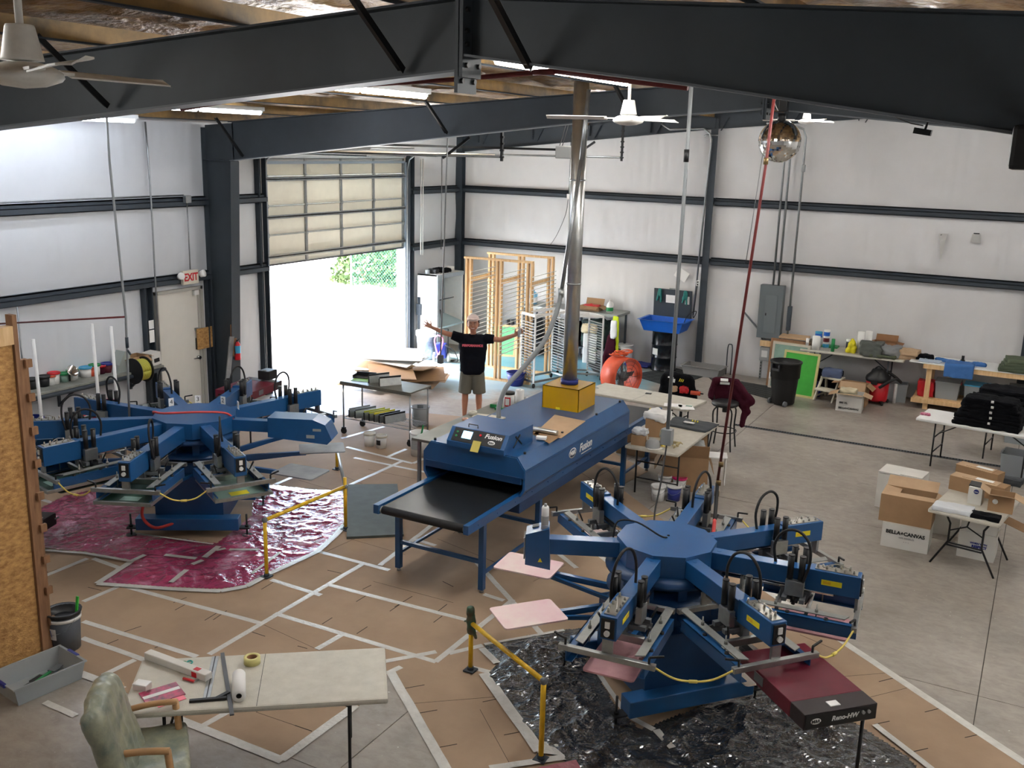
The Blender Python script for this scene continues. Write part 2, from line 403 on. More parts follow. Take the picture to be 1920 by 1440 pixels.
# walls: white vinyl faced insulation, pillowed between the girts, creased
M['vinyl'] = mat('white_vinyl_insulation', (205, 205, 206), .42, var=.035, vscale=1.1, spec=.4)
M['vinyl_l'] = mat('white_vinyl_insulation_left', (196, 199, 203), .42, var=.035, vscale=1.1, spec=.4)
bands = [0, 2.38, 3.6, 6.0]
def wall(name, m, u0, u1, top, P, holes=(), step=.06, amp=.045, crease=.02, seed=0):
    us = sorted({u0, u1} | {h[0] for h in holes} | {h[1] for h in holes}); U = []
    for a, c in zip(us, us[1:]):
        k = max(1, round((c-a)/step)); U += [a+(c-a)*i/k for i in range(k)]
    U.append(u1)
    vs = sorted({0} | {h[2] for h in holes} | {h[3] for h in holes} | {2.38, 3.6}); V = []
    vs.append(4.3)
    vs = sorted(set(vs))
    for a, c in zip(vs, vs[1:]):
        k = max(1, round((c-a)/.11)); V += [a+(c-a)*i/k for i in range(k)]
    V.append(4.3)
    bm = bmesh.new(); grid = []
    def off(u, v):
        for a, c in zip(bands, bands[1:]):
            if a <= v <= c: t = (v-a)/(c-a); break
        s = sin(pi*t)**.6
        if v < .4: s = s*.6
        if name in ('wall_left', 'wall_right'):
            for yc in (5.4, 12.4): s *= min(1, max(0, (abs(u-yc)-.12)/.25))
        for h in holes:
            if h[0]-.25 < u < h[1]+.25 and h[2]-.1 < v < h[3]+.15: s *= 0
        w = noise.noise(Vector((u*5.5+seed, v*.35+t*1.2, seed)))
        w2 = noise.noise(Vector((u*13+seed, v*.5, seed+5)))
        cr = 1-abs(w)*2.2; cr = max(0, cr)**4
        big = noise.noise(Vector((u*.9+seed, v*.5, 2.)))
        return s*(amp*(1+.6*big)+crease*(cr*.8+w2*.35))
    nrow = 1+8
    for u in U:
        col = []
        tz = top(u)
        for v in V: col.append(bm.verts.new(P(u, v, off(u, v))))
        for k in range(1, nrow): v = 4.3+(tz-4.3)*k/(nrow-1); col.append(bm.verts.new(P(u, v, off(u, v))))
        grid.append(col)
    for i in range(len(U)-1):
        um = (U[i]+U[i+1])/2
        for j in range(len(grid[0])-1):
            if j < len(V)-1:
                vm = (V[j]+V[j+1])/2
                if any(h[0] < um < h[1] and h[2] < vm < h[3] for h in holes): continue
            f = bm.faces.new((grid[i][j], grid[i+1][j], grid[i+1][j+1], grid[i][j+1])); f.smooth = True
    me = bpy.data.meshes.new(name); bm.to_mesh(me); bm.free(); me.materials.append(m)
    o = bpy.data.objects.new(name, me); C.objects.link(o); o['kind'] = 'structure'; return o
GD = (13.78, 18.2, 0, 4.22); ED = (11.12, 12.14, 0, 2.2)
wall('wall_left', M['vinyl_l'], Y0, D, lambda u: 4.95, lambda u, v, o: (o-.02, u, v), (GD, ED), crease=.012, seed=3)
wall('wall_back', M['vinyl'], 0, W, lambda u: roofz(u)+.15, lambda u, v, o: (u, D+.02-o, v), crease=.034, amp=.05, seed=11)
wall('wall_right', M['vinyl'], Y0, D, lambda u: roofz(W)+.1, lambda u, v, o: (W-o, u, v), step=.3)
wall('wall_front', M['vinyl'], 0, W, lambda u: roofz(u)+.15, lambda u, v, o: (u, Y0+o, v), step=.3)
# sheet metal cladding outside, with the two openings
b = MB()
for (y0, y1, z0, z1) in ((Y0-.2, ED[0], 0, 5.3), (ED[0], ED[1], ED[3], 5.3), (ED[1], GD[0], 0, 5.3), (GD[0], GD[1], GD[3], 5.3), (GD[1], D+.3, 0, 5.3)): b.b2((-.22, y0, z0), (-.14, y1, z1))
b.b2((-.22, D+.2, 0), (W+.3, D+.28, 6)).b2((W+.2, Y0-.2, 0), (W+.28, D+.3, 5.4)).b2((-.22, Y0-.3, 0), (W+.3, Y0-.2, 6))
b.build('wall_cladding', mat('cladding', (150, 160, 170), .5), kind='structure')
# jambs of the big opening
b = MB(); b.b2((-.22, GD[0]-.02, 0), (.02, GD[0]+.03, GD[3])).b2((-.22, GD[1]-.03, 0), (.02, GD[1]+.02, GD[3])).b2((-.22, GD[0], GD[3]-.02), (.0, GD[1], GD[3]+.03))
b.build('door_1_jamb', mat('jamb_grey_blue', (140, 152, 166), .5), kind='structure')

# ceiling of lumpy amber spray foam
def foam_mat():
    m = bpy.data.materials.new('amber_spray_foam'); m.use_nodes = True; nt = m.node_tree; N = nt.nodes; L = nt.links; b = N['Principled BSDF']
    tc = N.new('ShaderNodeTexCoord'); n = N.new('ShaderNodeTexNoise'); n.inputs['Scale'].default_value = 1.6; n.inputs['Detail'].default_value = 9; n.inputs['Roughness'].default_value = .68; n.inputs['Distortion'].default_value = .5
    L.new(tc.outputs['Object'], n.inputs['Vector']); r = N.new('ShaderNodeValToRGB'); e = r.color_ramp.elements
    while len(e) < 5: e.new(.5)
    for q, (p, c) in zip(e, [(.3, (66, 54, 42)), (.42, (122, 94, 62)), (.52, (156, 120, 78)), (.62, (188, 158, 102)), (.74, (160, 118, 92))]): q.position = p; q.color = lin(c)+(1,)
    L.new(n.outputs['Fac'], r.inputs['Fac']); L.new(r.outputs[0], b.inputs['Base Color']); b.inputs['Roughness'].default_value = .38
    n2 = N.new('ShaderNodeTexNoise'); n2.inputs['Scale'].default_value = 14; n2.inputs['Detail'].default_value = 6; L.new(tc.outputs['Object'], n2.inputs['Vector'])
    bp = N.new('ShaderNodeBump'); bp.inputs['Strength'].default_value = .8; bp.inputs['Distance'].default_value = .05; L.new(n2.outputs['Fac'], bp.inputs['Height']); L.new(bp.outputs['Normal'], b.inputs['Normal'])
    return m
M['foam'] = foam_mat()
bm = bmesh.new(); nx, ny = 186, 227; g = []
for i in range(nx+1):
    x = W*i/nx; row = []
    for j in range(ny+1):
        y = Y0+(D-Y0)*j/ny; p = Vector((x*1.1, y*1.1, 0))
        z = roofz(x)+.215-.05*abs(noise.noise(p*2.2))-.07*max(0, noise.noise(p*.9))-.03*noise.noise(p*6)
        row.append(bm.verts.new((x, y, z)))
    g.append(row)
for i in range(nx):
    for j in range(ny): f = bm.faces.new((g[i][j], g[i][j+1], g[i+1][j+1], g[i+1][j])); f.smooth = True
me = bpy.data.meshes.new('ceiling'); bm.to_mesh(me); bm.free(); me.materials.append(M['foam']); o = bpy.data.objects.new('ceiling', me); C.objects.link(o); o['kind'] = 'structure'
b = MB()
b.face([(-.3, Y0-.3, roofz(0)+.32), (PK, Y0-.3, roofz(PK)+.32), (PK, D+.3, roofz(PK)+.32), (-.3, D+.3, roofz(0)+.32)]); b.face([(PK, Y0-.3, roofz(PK)+.32), (W+.3, Y0-.3, roofz(W)+.32), (W+.3, D+.3, roofz(W)+.32), (PK, D+.3, roofz(PK)+.32)])
b.build('roof_deck', 'galv', kind='structure')

# purlins: dark steel bottom flange, web overblown with foam
M['purl'] = mat('foam_spattered_steel', (90, 78, 60), .55, col2=(170, 134, 80), vscale=2.2)
for x in (.55, 1.95, 3.35, 4.75, 6.15, 7.55, 8.85, 9.75, 11.05, 12.45, 13.85, 15.25, 16.65, 18.0):
    b = MB(); z = roofz(x); b.b2((x-.035, Y0, z+.002), (x+.035, D, z+.014)); b.mi = 1; b.b2((x-.01, Y0, z+.014), (x+.01, D, z+.14))
    b.build('purlin', ['steel_dark', 'purl'], label='dark steel roof purlin running from the back wall towards the camera, crusted with foam', cat='purlin', group='purlins under the foam ceiling')

# girts
def girt(name, lab, pts):
    for k, z in enumerate((2.28, 3.52)): pass
def wallgirt(side, z, segs, lab):
    for (a, c) in segs:
        b = MB()
        if side == 'L':
            b.b2((-.02, a, z+.09), (.13, c, z+.1)).b2((.12, a, z+.02), (.13, c, z+.1)); b.b2((-.02, a, z), (.06, c, z+.012)); b.b2((-.02, a, z), (-.01, c, z+.16)); b.b2((.05, a, z), (.06, c, z+.16)); b.b2((.0, a, z+.14), (.06, c, z+.16))
        elif side == 'B':
            b.b2((a, D-.13, z+.09), (c, D+.02, z+.1)).b2((a, D-.13, z+.02), (c, D-.12, z+.1)); b.b2((a, D-.06, z), (c, D+.02, z+.012)); b.b2((a, D-.06, z), (c, D-.05, z+.16)).b2((a, D-.06, z+.14), (c, D, z+.16))
        elif side == 'R': b.b2((W-.13, a, z), (W, c, z+.16))
        b.build('wall_girt', 'steel_dark', label=lab, cat='girt')
wallgirt('L', 2.29, [(-2, 12.28)], 'lower dark steel girt along the left wall above the exit door')
wallgirt('L', 3.53, [(-2, 12.28)], 'upper dark steel girt along the left wall left of the tapered column')
wallgirt('L', 2.29, [(12.52, 13.7)], 'short lower girt between the tapered column and the overhead door')
wallgirt('L', 3.53, [(12.52, 13.7)], 'short upper girt between the tapered column and the overhead door')
wallgirt('L', 2.29, [(18.32, 20.3)], 'short lower girt between the overhead door and the room corner')
wallgirt('L', 3.53, [(18.32, 20.3)], 'short upper girt between the overhead door and the room corner')
wallgirt('B', 2.29, [(.16, 6.08)], 'lower back wall girt from the corner to the back wall column')
wallgirt('B', 3.53, [(.16, 6.08)], 'upper back wall girt from the corner to the back wall column')
wallgirt('B', 2.29, [(6.28, W-.1)], 'lower back wall girt right of the column, behind the electrical panel')
wallgirt('B', 3.53, [(6.28, W-.1)], 'upper back wall girt right of the column, behind the mirror ball')
wallgirt('R', 2.29, [(-2, D-.1)], 'lower girt of the right wall outside the picture'); wallgirt('R', 3.53, [(-2, D-.1)], 'upper girt of the right wall outside the picture')

# columns
def hcol(x, y, z1, w, d, lab):
    b = MB(); b.b2((x-w/2, y-d/2, 0), (x+w/2, y-d/2+.012, z1)).b2((x-w/2, y+d/2-.012, 0), (x+w/2, y+d/2, z1)).b2((x-.005, y-d/2+.012, 0), (x+.005, y+d/2-.012, z1)).b2((x-w/2-.02, y-d/2-.02, 0), (x+w/2+.02, y+d/2+.02, .015))
    b.build('steel_column', 'steel_dark', label=lab, cat='column')
hcol(.1, D-.12, 4.9, .17, .16, 'dark steel corner column where the left and back walls meet')
hcol(6.2, D-.08, 5.28, .15, .2, 'dark steel column against the back wall between sink and electrical panel')
hcol(12.4, D-.08, 5.3, .15, .2, 'dark steel column against the back wall outside the picture')
def frame_col(x0, sgn, y, xb, xt, zt, lab):
    t = thing('frame_column', lab, 'column', (x0, y, 0))
    b = MB(); b.face([(0, -.006, 0), (sgn*xb, -.006, 0), (sgn*xt, -.006, zt), (sgn*xt, -.006, 4.88), (0, -.006, 4.84)]); b.face([(0, .006, 0), (0, .006, 4.84), (sgn*xt, .006, 4.88), (sgn*xt, .006, zt), (sgn*xb, .006, 0)]); b.b2((-.005, -.1, 0), (.005, .1, 4.8)); b.b2((0, -.1, 0), (sgn*(xb+.05), .1, .02)); b.build('web', 'steel_beam', t)
    b = MB(); b.beam((sgn*xb, 0, 0.01), (sgn*xt, 0, zt), .2, .014, up=(1, 0, 0)); b.build('flange', 'steel_dark', t)
    b = MB(); b.b2((sgn*.01, -.095, zt-.0), (sgn*xt, .095, zt+.012)); b.build('stiffener', 'steel_dark', t)
    return t
frame_col(0, 1, 12.4, .44, .62, 4.27, 'tapered dark steel frame column right of the exit door')
frame_col(W, -1, 12.4, .44, .62, 4.2, 'tapered dark steel frame column on the right wall')
frame_col(0, 1, 5.4, .44, .62, 4.27, 'tapered steel frame column of the near frame on the left wall')
frame_col(W, -1, 5.4, .44, .62, 4.2, 'tapered steel frame column of the near frame on the right wall')

# rafters (pair of tapered beams bolted at the ridge)
def rafter(y, bot, lab, half):
    t = thing('roof_rafter', lab, 'rafter', (0, y, 0))
    top = [(x, roofz(x)) for x, _ in bot]
    b = MB()
    for s in (-.006, .006): b.face([(x, s, z) for x, z in bot]+[(x, s, z) for x, z in top[::-1]])
    b.build('web', 'steel_beam', t, fixn=False)
    b = MB()
    for (a, c) in zip(bot, bot[1:]): b.beam((a[0], 0, a[1]), (c[0], 0, c[1]), .2, .014)
    b.build('bottom_flange', mat('flange_lit_tone', (92, 98, 104), .5), t)  # paler than the web: lamplight on the bottom flange put into its colour
    b = MB(); b.beam((top[0][0], 0, top[0][1]-.008), (top[-1][0], 0, top[-1][1]-.008), .2, .014)
    b.build('top_flange', 'steel_beam', t)
    xe = PK-.016 if half == 'L' else PK+.016; ze = bot[-1][1] if half == 'L' else bot[0][1]
    b = MB(); b.box((xe, 0, (ze+roofz(PK))/2-.05), (.024, .22, roofz(PK)-ze+.16)); b.mi = 1
    for zz in (ze-.06, ze+.06, roofz(PK)-.08, roofz(PK)-.2):
        for s in (-.07, .07): b.cyl((xe-.03, s, zz), (xe+.03, s, zz), .017, n=6)
    b.build('end_plate', ['steel_beam', 'black'], t)
    return t
rafter(5.4, [(.6, 4.27), (4.775, 4.68), (PK-.005, 5.085)], 'near left half of the big dark roof beam crossing the top left of the view', 'L')
rafter(5.4, [(PK+.005, 5.175), (9.89, 5.099), (10.736, 4.998), (12.38, 4.768), (W-.6, 4.2)], 'near right half of the big dark roof beam crossing the top right of the view', 'R')
rafter(12.4, [(.6, 4.285), (6.84, 4.965), (PK-.005, 5.16)], 'far dark roof beam rising from the left wall column above the overhead door', 'L')
rafter(12.4, [(PK+.005, 5.16), (12.0, 4.93), (W-.6, 4.2)], 'far dark roof beam falling to the right behind the mirror ball', 'R')
t = thing('end_rafter', 'slim dark roof beam along the top of the back wall', 'rafter', (0, D-.14, 0))
b = MB(); b.face([(0, 0, 4.45), (6.2, 0, 5.08), (PK, 0, 5.33), (PK, 0, roofz(PK)+.1), (0, 0, roofz(0)+.1)]); b.face([(PK, 0, 5.33), (12.4, 0, 5.08), (W, 0, 4.6), (W, 0, roofz(W)+.1), (PK, 0, roofz(PK)+.1)]); b.build('web', 'steel_dark', t)
b = MB(); b.beam((0, 0, 4.45), (6.2, 0, 5.08), .12, .012).beam((6.2, 0, 5.08), (PK, 0, 5.33), .12, .012).beam((PK, 0, 5.33), (W, 0, 4.6), .12, .012)
for i in range(12): x = .6+i*1.4; z = roofz(x); b.b2((x, -.06, z-.22), (x+.012, .0, z)).box((x+.2, -.03, z-.12), (.012, .05, .3), ry=.5)
b.build('flange', 'steel_dark', t)
# flange braces: perforated angles from purlin to bottom flange
def brace(p0, p1, lab, w=.05):
    b = MB(); b.beam(p0, p1, w, .006, up=(0, -1, .3)); d = (Vector(p1)-Vector(p0)); b.beam(Vector(p0)+Vector((.022, 0, 0)), Vector(p1)+Vector((.022, 0, 0)), .005, .045, up=(0, -1, .3))
    b.build('flange_brace', 'black', label=lab, cat='brace', group='flange braces')
for (yb, xs_, bots) in ((5.4, (6.15, 8.85, 9.75, 12.45), (4.81, 5.04, 5.04, 4.76)), (12.4, (.85, 4.75, 7.55, 11.05), (4.31, 4.74, 5.02, 5.0))):
    for x, zb in zip(xs_, bots):
        for s in (-1,): brace((x, yb+s*.62, roofz(x)+.02), (x, yb+s*.06, zb+.05), 'dark perforated steel brace from roof purlin down to the bottom of a roof beam')

# overhead door: sections up to the track bend, partly rolled up
t = thing('overhead_door', 'partly raised cream sectional overhead door with grey steel struts', 'door', (0, 0, 0))
GZ0 = 2.39
M['gd'] = mat('overhead_door_skin', (214, 210, 196), .5, var=.03)
y0, y1 = GD[0]+.02, GD[1]-.03
for i, (z0, z1) in enumerate(((GZ0, 2.92), (2.925, 3.45), (3.455, 3.98), (3.985, 4.3))):
    s = MB(); s.b2((-.075, y0, z0), (-.04, y1, z1)); s.mi = 1
    s.b2((-.04, y0, z0), (-.015, y1, z0+.012)); s.b2((-.04, y0, z1-.012), (-.02, y1, z1))
    s.build('door_section', ['gd', 'galv'], t)
for i in range(5):
    y = y0+.03+(y1-y0-.06)*i/4; b = MB(); b.b2((-.04, y-.028, GZ0), (-.008, y+.028, 4.3))
    for z in (2.92, 3.45, 3.98): b.mi = 0; b.box((.0, y, z), (.02, .05, .07)); b.cyl((.0, y-.03, z), (.0, y+.03, z), .013, n=8)
    b.build('stile', 'steel_dark' if False else 'galv', t)
for z in (2.52, 3.24, 3.92): b = MB(); b.b2((-.04, y0, z), (.02, y1, z+.02)).b2((.01, y0, z-.025), (.02, y1, z+.045)); b.build('strut', 'galv', t)
b = MB(); b.b2((-.08, y0, GZ0-.03), (-.03, y1, GZ0)); b.build('bottom_seal', 'black_rub', t)
b = MB(); b.b2((.08, y0, 4.42), (2.25, y1, 4.455)); b.build('door_section', 'gd', t)
b = MB()
for i in range(5):
    y = y0+.03+(y1-y0-.06)*i/4; b.b2((.1, y-.028, 4.395), (2.25, y+.028, 4.42))
b.build('stile', 'galv', t)
# tracks
for ys_, xe, lab in ((GD[0]-.03, 4.9, 'left'), (GD[1]+.03, 5.05, 'right')):
    t2 = thing('door_track', 'galvanized %s track of the overhead door with its hanger near the ceiling' % lab, 'track', (0, ys_, 0))
    b = MB(); b.tube([(.03, 0, .02), (.03, 0, 4.05), (.08, 0, 4.28), (.25, 0, 4.4), (.5, 0, 4.43), (xe, 0, 4.47)], .022, n=6); b.build('rail', 'galv', t2)
    b = MB(); b.b2((.0, -.02, 0), (.012, .05, 4.2)); b.build('mounting_angle', 'steel_dark', t2)
    b = MB(); b.beam((xe-.02, 0, 4.4), (xe-.02, 0, roofz(xe)), .03, .05); b.beam((xe-1.1, 0, 4.42), (xe-.6, 0, 4.75), .03, .04)
    for k in range(7): b.b2((xe-.05, -.02, 4.45+k*.1), (xe+.01, .022, 4.48+k*.1))
    b.build('hanger', 'black', t2)
t2 = thing('door_opener', 'grey electric overhead door opener box hung below the roof', 'door opener', (4.95, 16.0, 4.55))
b = MB(); b.box((0, 0, 0), (.42, .2, .22), bev=.02); b.build('housing', 'grey_l', t2)
b = MB(); b.b2((.12, -.11, -.14), (.24, .11, .1), bev=.01); b.build('motor', 'grey_p', t2)
b = MB(); b.b2((-4.9, -.03, .02), (-.2, .03, .06)); b.build('rail', 'black', t2)
b = MB(); b.beam((-.15, .05, .1), (.05, .05, .8), .03, .005).beam((.15, .05, .1), (.3, .05, .8), .03, .005).beam((-.15, -.05, .1), (.05, -.05, .8), .03, .005); b.build('hanger', 'black', t2)
t2 = thing('torsion_shaft', 'grey torsion spring tube above the overhead door', 'spring', (.22, 0, 4.52))
b = MB(); b.cyl((0, 13.8, 0), (0, 18.2, 0), .014); b.build('shaft', 'galv', t2); b = MB(); b.cyl((0, 15.2, 0), (0, 16.6, 0), .04); b.build('spring', 'galv', t2)
# white track edge strip at the left jamb
b = MB(); b.b2((-.02, GD[0]-.1, 0), (.0, GD[0]-.045, 4.3)); b.build('trim_1', 'white_mat', kind='structure')
for yy, lab in ((13.62, 'left'), (18.32, 'right')):
    b = MB(); b.b2((-.02, yy-.09, 0), (.1, yy+.09, .012)).b2((-.02, yy-.09, 0), (.1, yy-.075, 4.4)).b2((-.02, yy+.075, 0), (.1, yy+.09, 4.4)).b2((-.02, yy-.09, 0), (-.005, yy+.09, 4.4)); b.build('door_post', 'steel_dark', label='dark steel %s post framing the overhead door opening' % lab, cat='post')

# exit door
t = thing('door_2', None, None, (0, ED[0], 0)); t['kind'] = 'structure'
b = MB(); w = ED[1]-ED[0]; b.b2((-.1, 0, 0), (.04, .05, 2.2)).b2((-.1, w-.05, 0), (.04, w, 2.2)).b2((-.1, 0, 2.15), (.04, w, 2.2)).b2((-.02, w-.1, 0), (.01, w-.05, 2.15)); b.build('door_frame', mat('door_frame_grey', (168, 166, 158), .5), t)
b = MB(); b.b2((-.05, .055, .01), (-.005, w-.055, 2.145)); dl = b.build('door_leaf', mat('door_leaf', (214, 211, 202), .45, var=.02), t)
b = MB(); b.box((.005, w-.14, 1.22), (.03, .08, .2), bev=.01); b.build('keypad_lock', 'black', t)
b = MB(); b.cyl((-.005, w-.14, .98), (.05, w-.14, .98), .03); b.beam((.05, w-.14, .98), (.05, w-.28, .985), .02, .02); b.build('door_handle', 'chrome', t)
b = MB(); b.box((.01, w-.16, 1.47), (.03, .06, .05), bev=.008); b.build('latch', 'galv', t)
b = MB(); b.b2((.0, w-.2, 2.06), (.05, w-.1, 2.14)); b.build('door_closer', 'white', t)
b = MB(); b.b2((-.02, -.3, 0), (.1, -.1, .01)); b.b2((-.02, -.26, 0), (.1, -.24, 2.3)).b2((-.02, -.12, 0), (.1, -.1, 2.3)).b2((-.02, -.26, 0), (-.01, -.1, 2.3)); b.build('door_stud', 'steel_dark', t)
b = MB(); b.b2((-.02, w+.08, 0), (.06, w+.1, 2.3)).b2((-.02, w+.16, 0), (.06, w+.18, 2.3)).b2((-.02, w+.08, 0), (-.01, w+.18, 2.3)); b.build('door_stud', 'steel_dark', t)
b = MB(); b.b2((.1, -.22, 1.42), (.102, -.12, 1.62)).b2((.1, -.22, 1.64), (.102, -.12, 1.78)); b.build('paper_notice', 'white_mat', t)
# ================================================================ OUTSIDE
M['pave'] = mat('sunlit_pavement', (196, 194, 188), .9, var=.06, vscale=1.5)
b = MB(); b.b2((-60, -30, -.25), (-.14, 70, -.03)); b.b2((-.3, 13.7, -.1), (-.02, 18.3, -.006)); b.build('ground', 'pave', kind='structure')
t = thing('chain_link_fence', 'green chain link fence seen through the open overhead door', 'fence', (0, 0, 0))
pA, pB = Vector((-4.8, 26.2, 0)), Vector((-6.4, 24.6, 0))
fx0, fx1, fy = -7.0, -2.0, 25.3
b = MB(); n = 0
for i in range(3): x = fx0+i*(fx1-fx0)/2; b.cyl((x, fy, 0), (x, fy, 1.9), .03, n=8)
b.cyl((fx0, fy, 1.88), (fx1, fy, 1.88), .02, n=6); b.build('post', 'galv', t)
b = MB(); s = .11; L_ = fx1-fx0; H_ = 1.85; k = -int(H_/s)
while k*s < L_:
    for dr in (1, -1):
        if dr == 1: x0, z0, x1, z1 = k*s, 0, k*s+H_, H_
        else: x0, z0, x1, z1 = k*s, H_, k*s+H_, 0
        if x0 < 0: z0 += (0-x0)*(1 if dr == 1 else -1); x0 = 0
        if x1 > L_: z1 -= (x1-L_)*(1 if dr == 1 else -1); x1 = L_
        if x1 > x0: b.beam((fx0+x0, fy, z0), (fx0+x1, fy, z1), .006, .006)
    k += 1
b.build('wire_mesh', mat('green_wire', (30, 84, 70), .6), t)
M['leaf'] = mat('bush_leaves', (44, 66, 28), .8, col2=(66, 84, 34), vscale=2.5)
def bush(c, r, lab, seed):
    rr = random.Random(seed); t = thing('bush', lab, 'bush', c)
    b = MB()
    for i in range(1500):
        a = rr.uniform(0, 2*pi); u = rr.uniform(-.3, 1); q = Vector((cos(a)*math.sqrt(max(0, 1-u*u)), sin(a)*math.sqrt(max(0, 1-u*u)), max(0, u)))*r*rr.uniform(.6, 1.05)
        q.z = q.z*1.5+.1; d = Vector((rr.uniform(-1, 1), rr.uniform(-1, 1), rr.uniform(-1, 1))).normalized()*.09; e = d.cross(Vector((rr.uniform(-1, 1), 1, .3))).normalized()*.06
        b.face([q-d, q+e, q+d, q-e])
    b.build('foliage', 'leaf', t, fixn=False)
    b = MB()
    for i in range(6): a = i*1.05; b.cyl((0, 0, 0), (cos(a)*r*.5, sin(a)*r*.5, r*1.0), .03, .01, n=6)
    b.build('stem', 'wood_d', t)
bush((-7.7, 27.0, 0), 1.2, 'leafy green bush behind the left part of the chain link fence', 1)
bush((-6.1, 27.5, 0), 1.5, 'leafy green bush behind the middle of the chain link fence', 2)
bush((-4.3, 27.6, 0), 1.5, 'leafy green bush behind the right end of the fence beside the door jamb', 3)
# white van standing outside, half hidden by the jamb
t = thing('white_van', 'white van parked outside, its rear end just showing past the left door jamb', 'van', (-1.6, 13.9, -.03))
vb = MB(); vb.prism([(-2.0, .45), (0, .45), (.12, .6), (.1, 1.0), (-.02, 1.75), (-.25, 1.95), (-4.5, 1.95), (-5.3, 1.2), (-5.6, .9), (-5.6, .4)], -.95, .95, m=Matrix.Rotation(pi/2, 4, 'X')); vb.build('body', 'white', t)
b = MB(); b.b2((.0, -.9, .42), (.2, .9, .6), bev=.04); b.build('bumper', 'chrome', t)
b = MB(); b.b2((-.02, -.8, 1.15), (.06, .8, 1.65)); b.build('rear_window', mat('dark_glass', (40, 48, 56), .1), t)
b = MB(); b.b2((.03, .72, .95), (.11, .88, 1.45)); b.b2((.03, -.88, .95), (.11, -.72, 1.45)); b.build('tail_lamp', 'red', t)
for x in (-.9, -4.6):
    for s in (-1, 1): b = MB(); b.cyl((x, s*.72, .36), (x, s*.94, .36), .36, n=24); b.build('wheel', 'black_rub', t)

# ================================================================ LIGHT
sun = bpy.data.lights.new('sun', 'SUN'); sun.energy = 12; sun.angle = .01; sun.color = (1, .96, .9)
so = bpy.data.objects.new('sun', sun); C.objects.link(so)
sd = Vector((.62, .34, -.95)).normalized(); so.rotation_euler = sd.to_track_quat('-Z', 'Y').to_euler(); so.location = (-6, 10, 12)
w = bpy.data.worlds.new('world'); SC.world = w; w.use_nodes = True; nt = w.node_tree
bg = nt.nodes['Background']; sk = nt.nodes.new('ShaderNodeTexSky'); sk.sky_type = 'NISHITA'; sk.sun_disc = False; sk.sun_elevation = R(52); sk.sun_rotation = R(240); sk.dust_density = 3
nt.links.new(sk.outputs[0], bg.inputs['Color']); bg.inputs['Strength'].default_value = 1.15
M['tube'] = mat('lit_fluorescent_tube', (252, 250, 246), .5, emit=38.)
M['tube_dim'] = mat('lit_dimmed_tube', (236, 243, 255), .5, emit=11.)  # emission lowered to keep the left wall from burning out
M['tube_mid'] = mat('lit_tube_near_bay', (252, 250, 246), .5, emit=24.)
M['fix'] = mat('fixture_white', (205, 208, 210), .45)
def strip(x, y0, z, lab, L_=2.44, tm='tube'):
    t = thing('strip_light', lab, 'ceiling light', (x, y0, z), group='fluorescent strip lights')
    b = MB(); b.b2((-.06, 0, .03), (.06, L_, .085)).b2((-.02, 0, .0), (.02, .03, .03)).b2((-.02, L_-.03, .0), (.02, L_, .03)).b2((-.02, L_/2-.02, 0), (.02, L_/2+.02, .03)); b.build('housing', 'fix', t)
    for k in range(2): b = MB(); b.cyl((0, .035+k*L_/2, .0), (0, L_/2-.035+k*L_/2, .0), .024, n=8); b.build('tube', tm, t)
    b = MB(); h = roofz(x)+.1-z
    for yy in (.3, L_-.3): b.cyl((0, yy, .085), (0, yy, h), .004, n=5)
    b.build('hanger_wire', 'galv', t)
    return t
LZ = -.13
strip(.9, 7.75, 4.84, 'lit fluorescent strip closest to the left wall', tm='tube_dim'); strip(.9, 5.6, 4.84, 'lit fluorescent strip just beyond the near beam at the left wall', tm='tube_dim')
strip(2.3, 8.8, 5.0, 'lit fluorescent strip second from the left wall', tm='tube_dim'); strip(2.3, 6.3, 5.0, 'lit fluorescent strip behind the near beam, second row from the left wall', tm='tube_dim')
strip(6.2, 7.2, 5.15, 'lit fluorescent strip over the pipe left of the beam splice'); strip(9.0, 6.25, 5.22, 'lit fluorescent strip just right of the beam splice')
for x in (11.3, 14.4, 17.2): strip(x, 7.4, roofz(x)-.1, 'added unseen fluorescent strip behind the near right beam')  # unseen row, added to light the right side of the middle bay
for x in (2.0, 5.5, 9.0, 12.5, 16): strip(x, 15.2, roofz(x)-.1, 'added unseen fluorescent strip in the far bay above the back of the shop')  # unseen row, added to light the back of the shop
for x in (3.5, 7.5, 15.5):
    strip(x, .8, roofz(x)-.1, 'added unseen fluorescent strip in the near bay above or behind the camera', tm='tube_mid')  # out of view, added to light the foreground and near beam
SC.view_settings.view_transform = 'Standard'; SC.view_settings.look = 'None'; SC.view_settings.gamma = 1; SC.view_settings.use_curve_mapping = False
SC.view_settings.exposure = 1.95
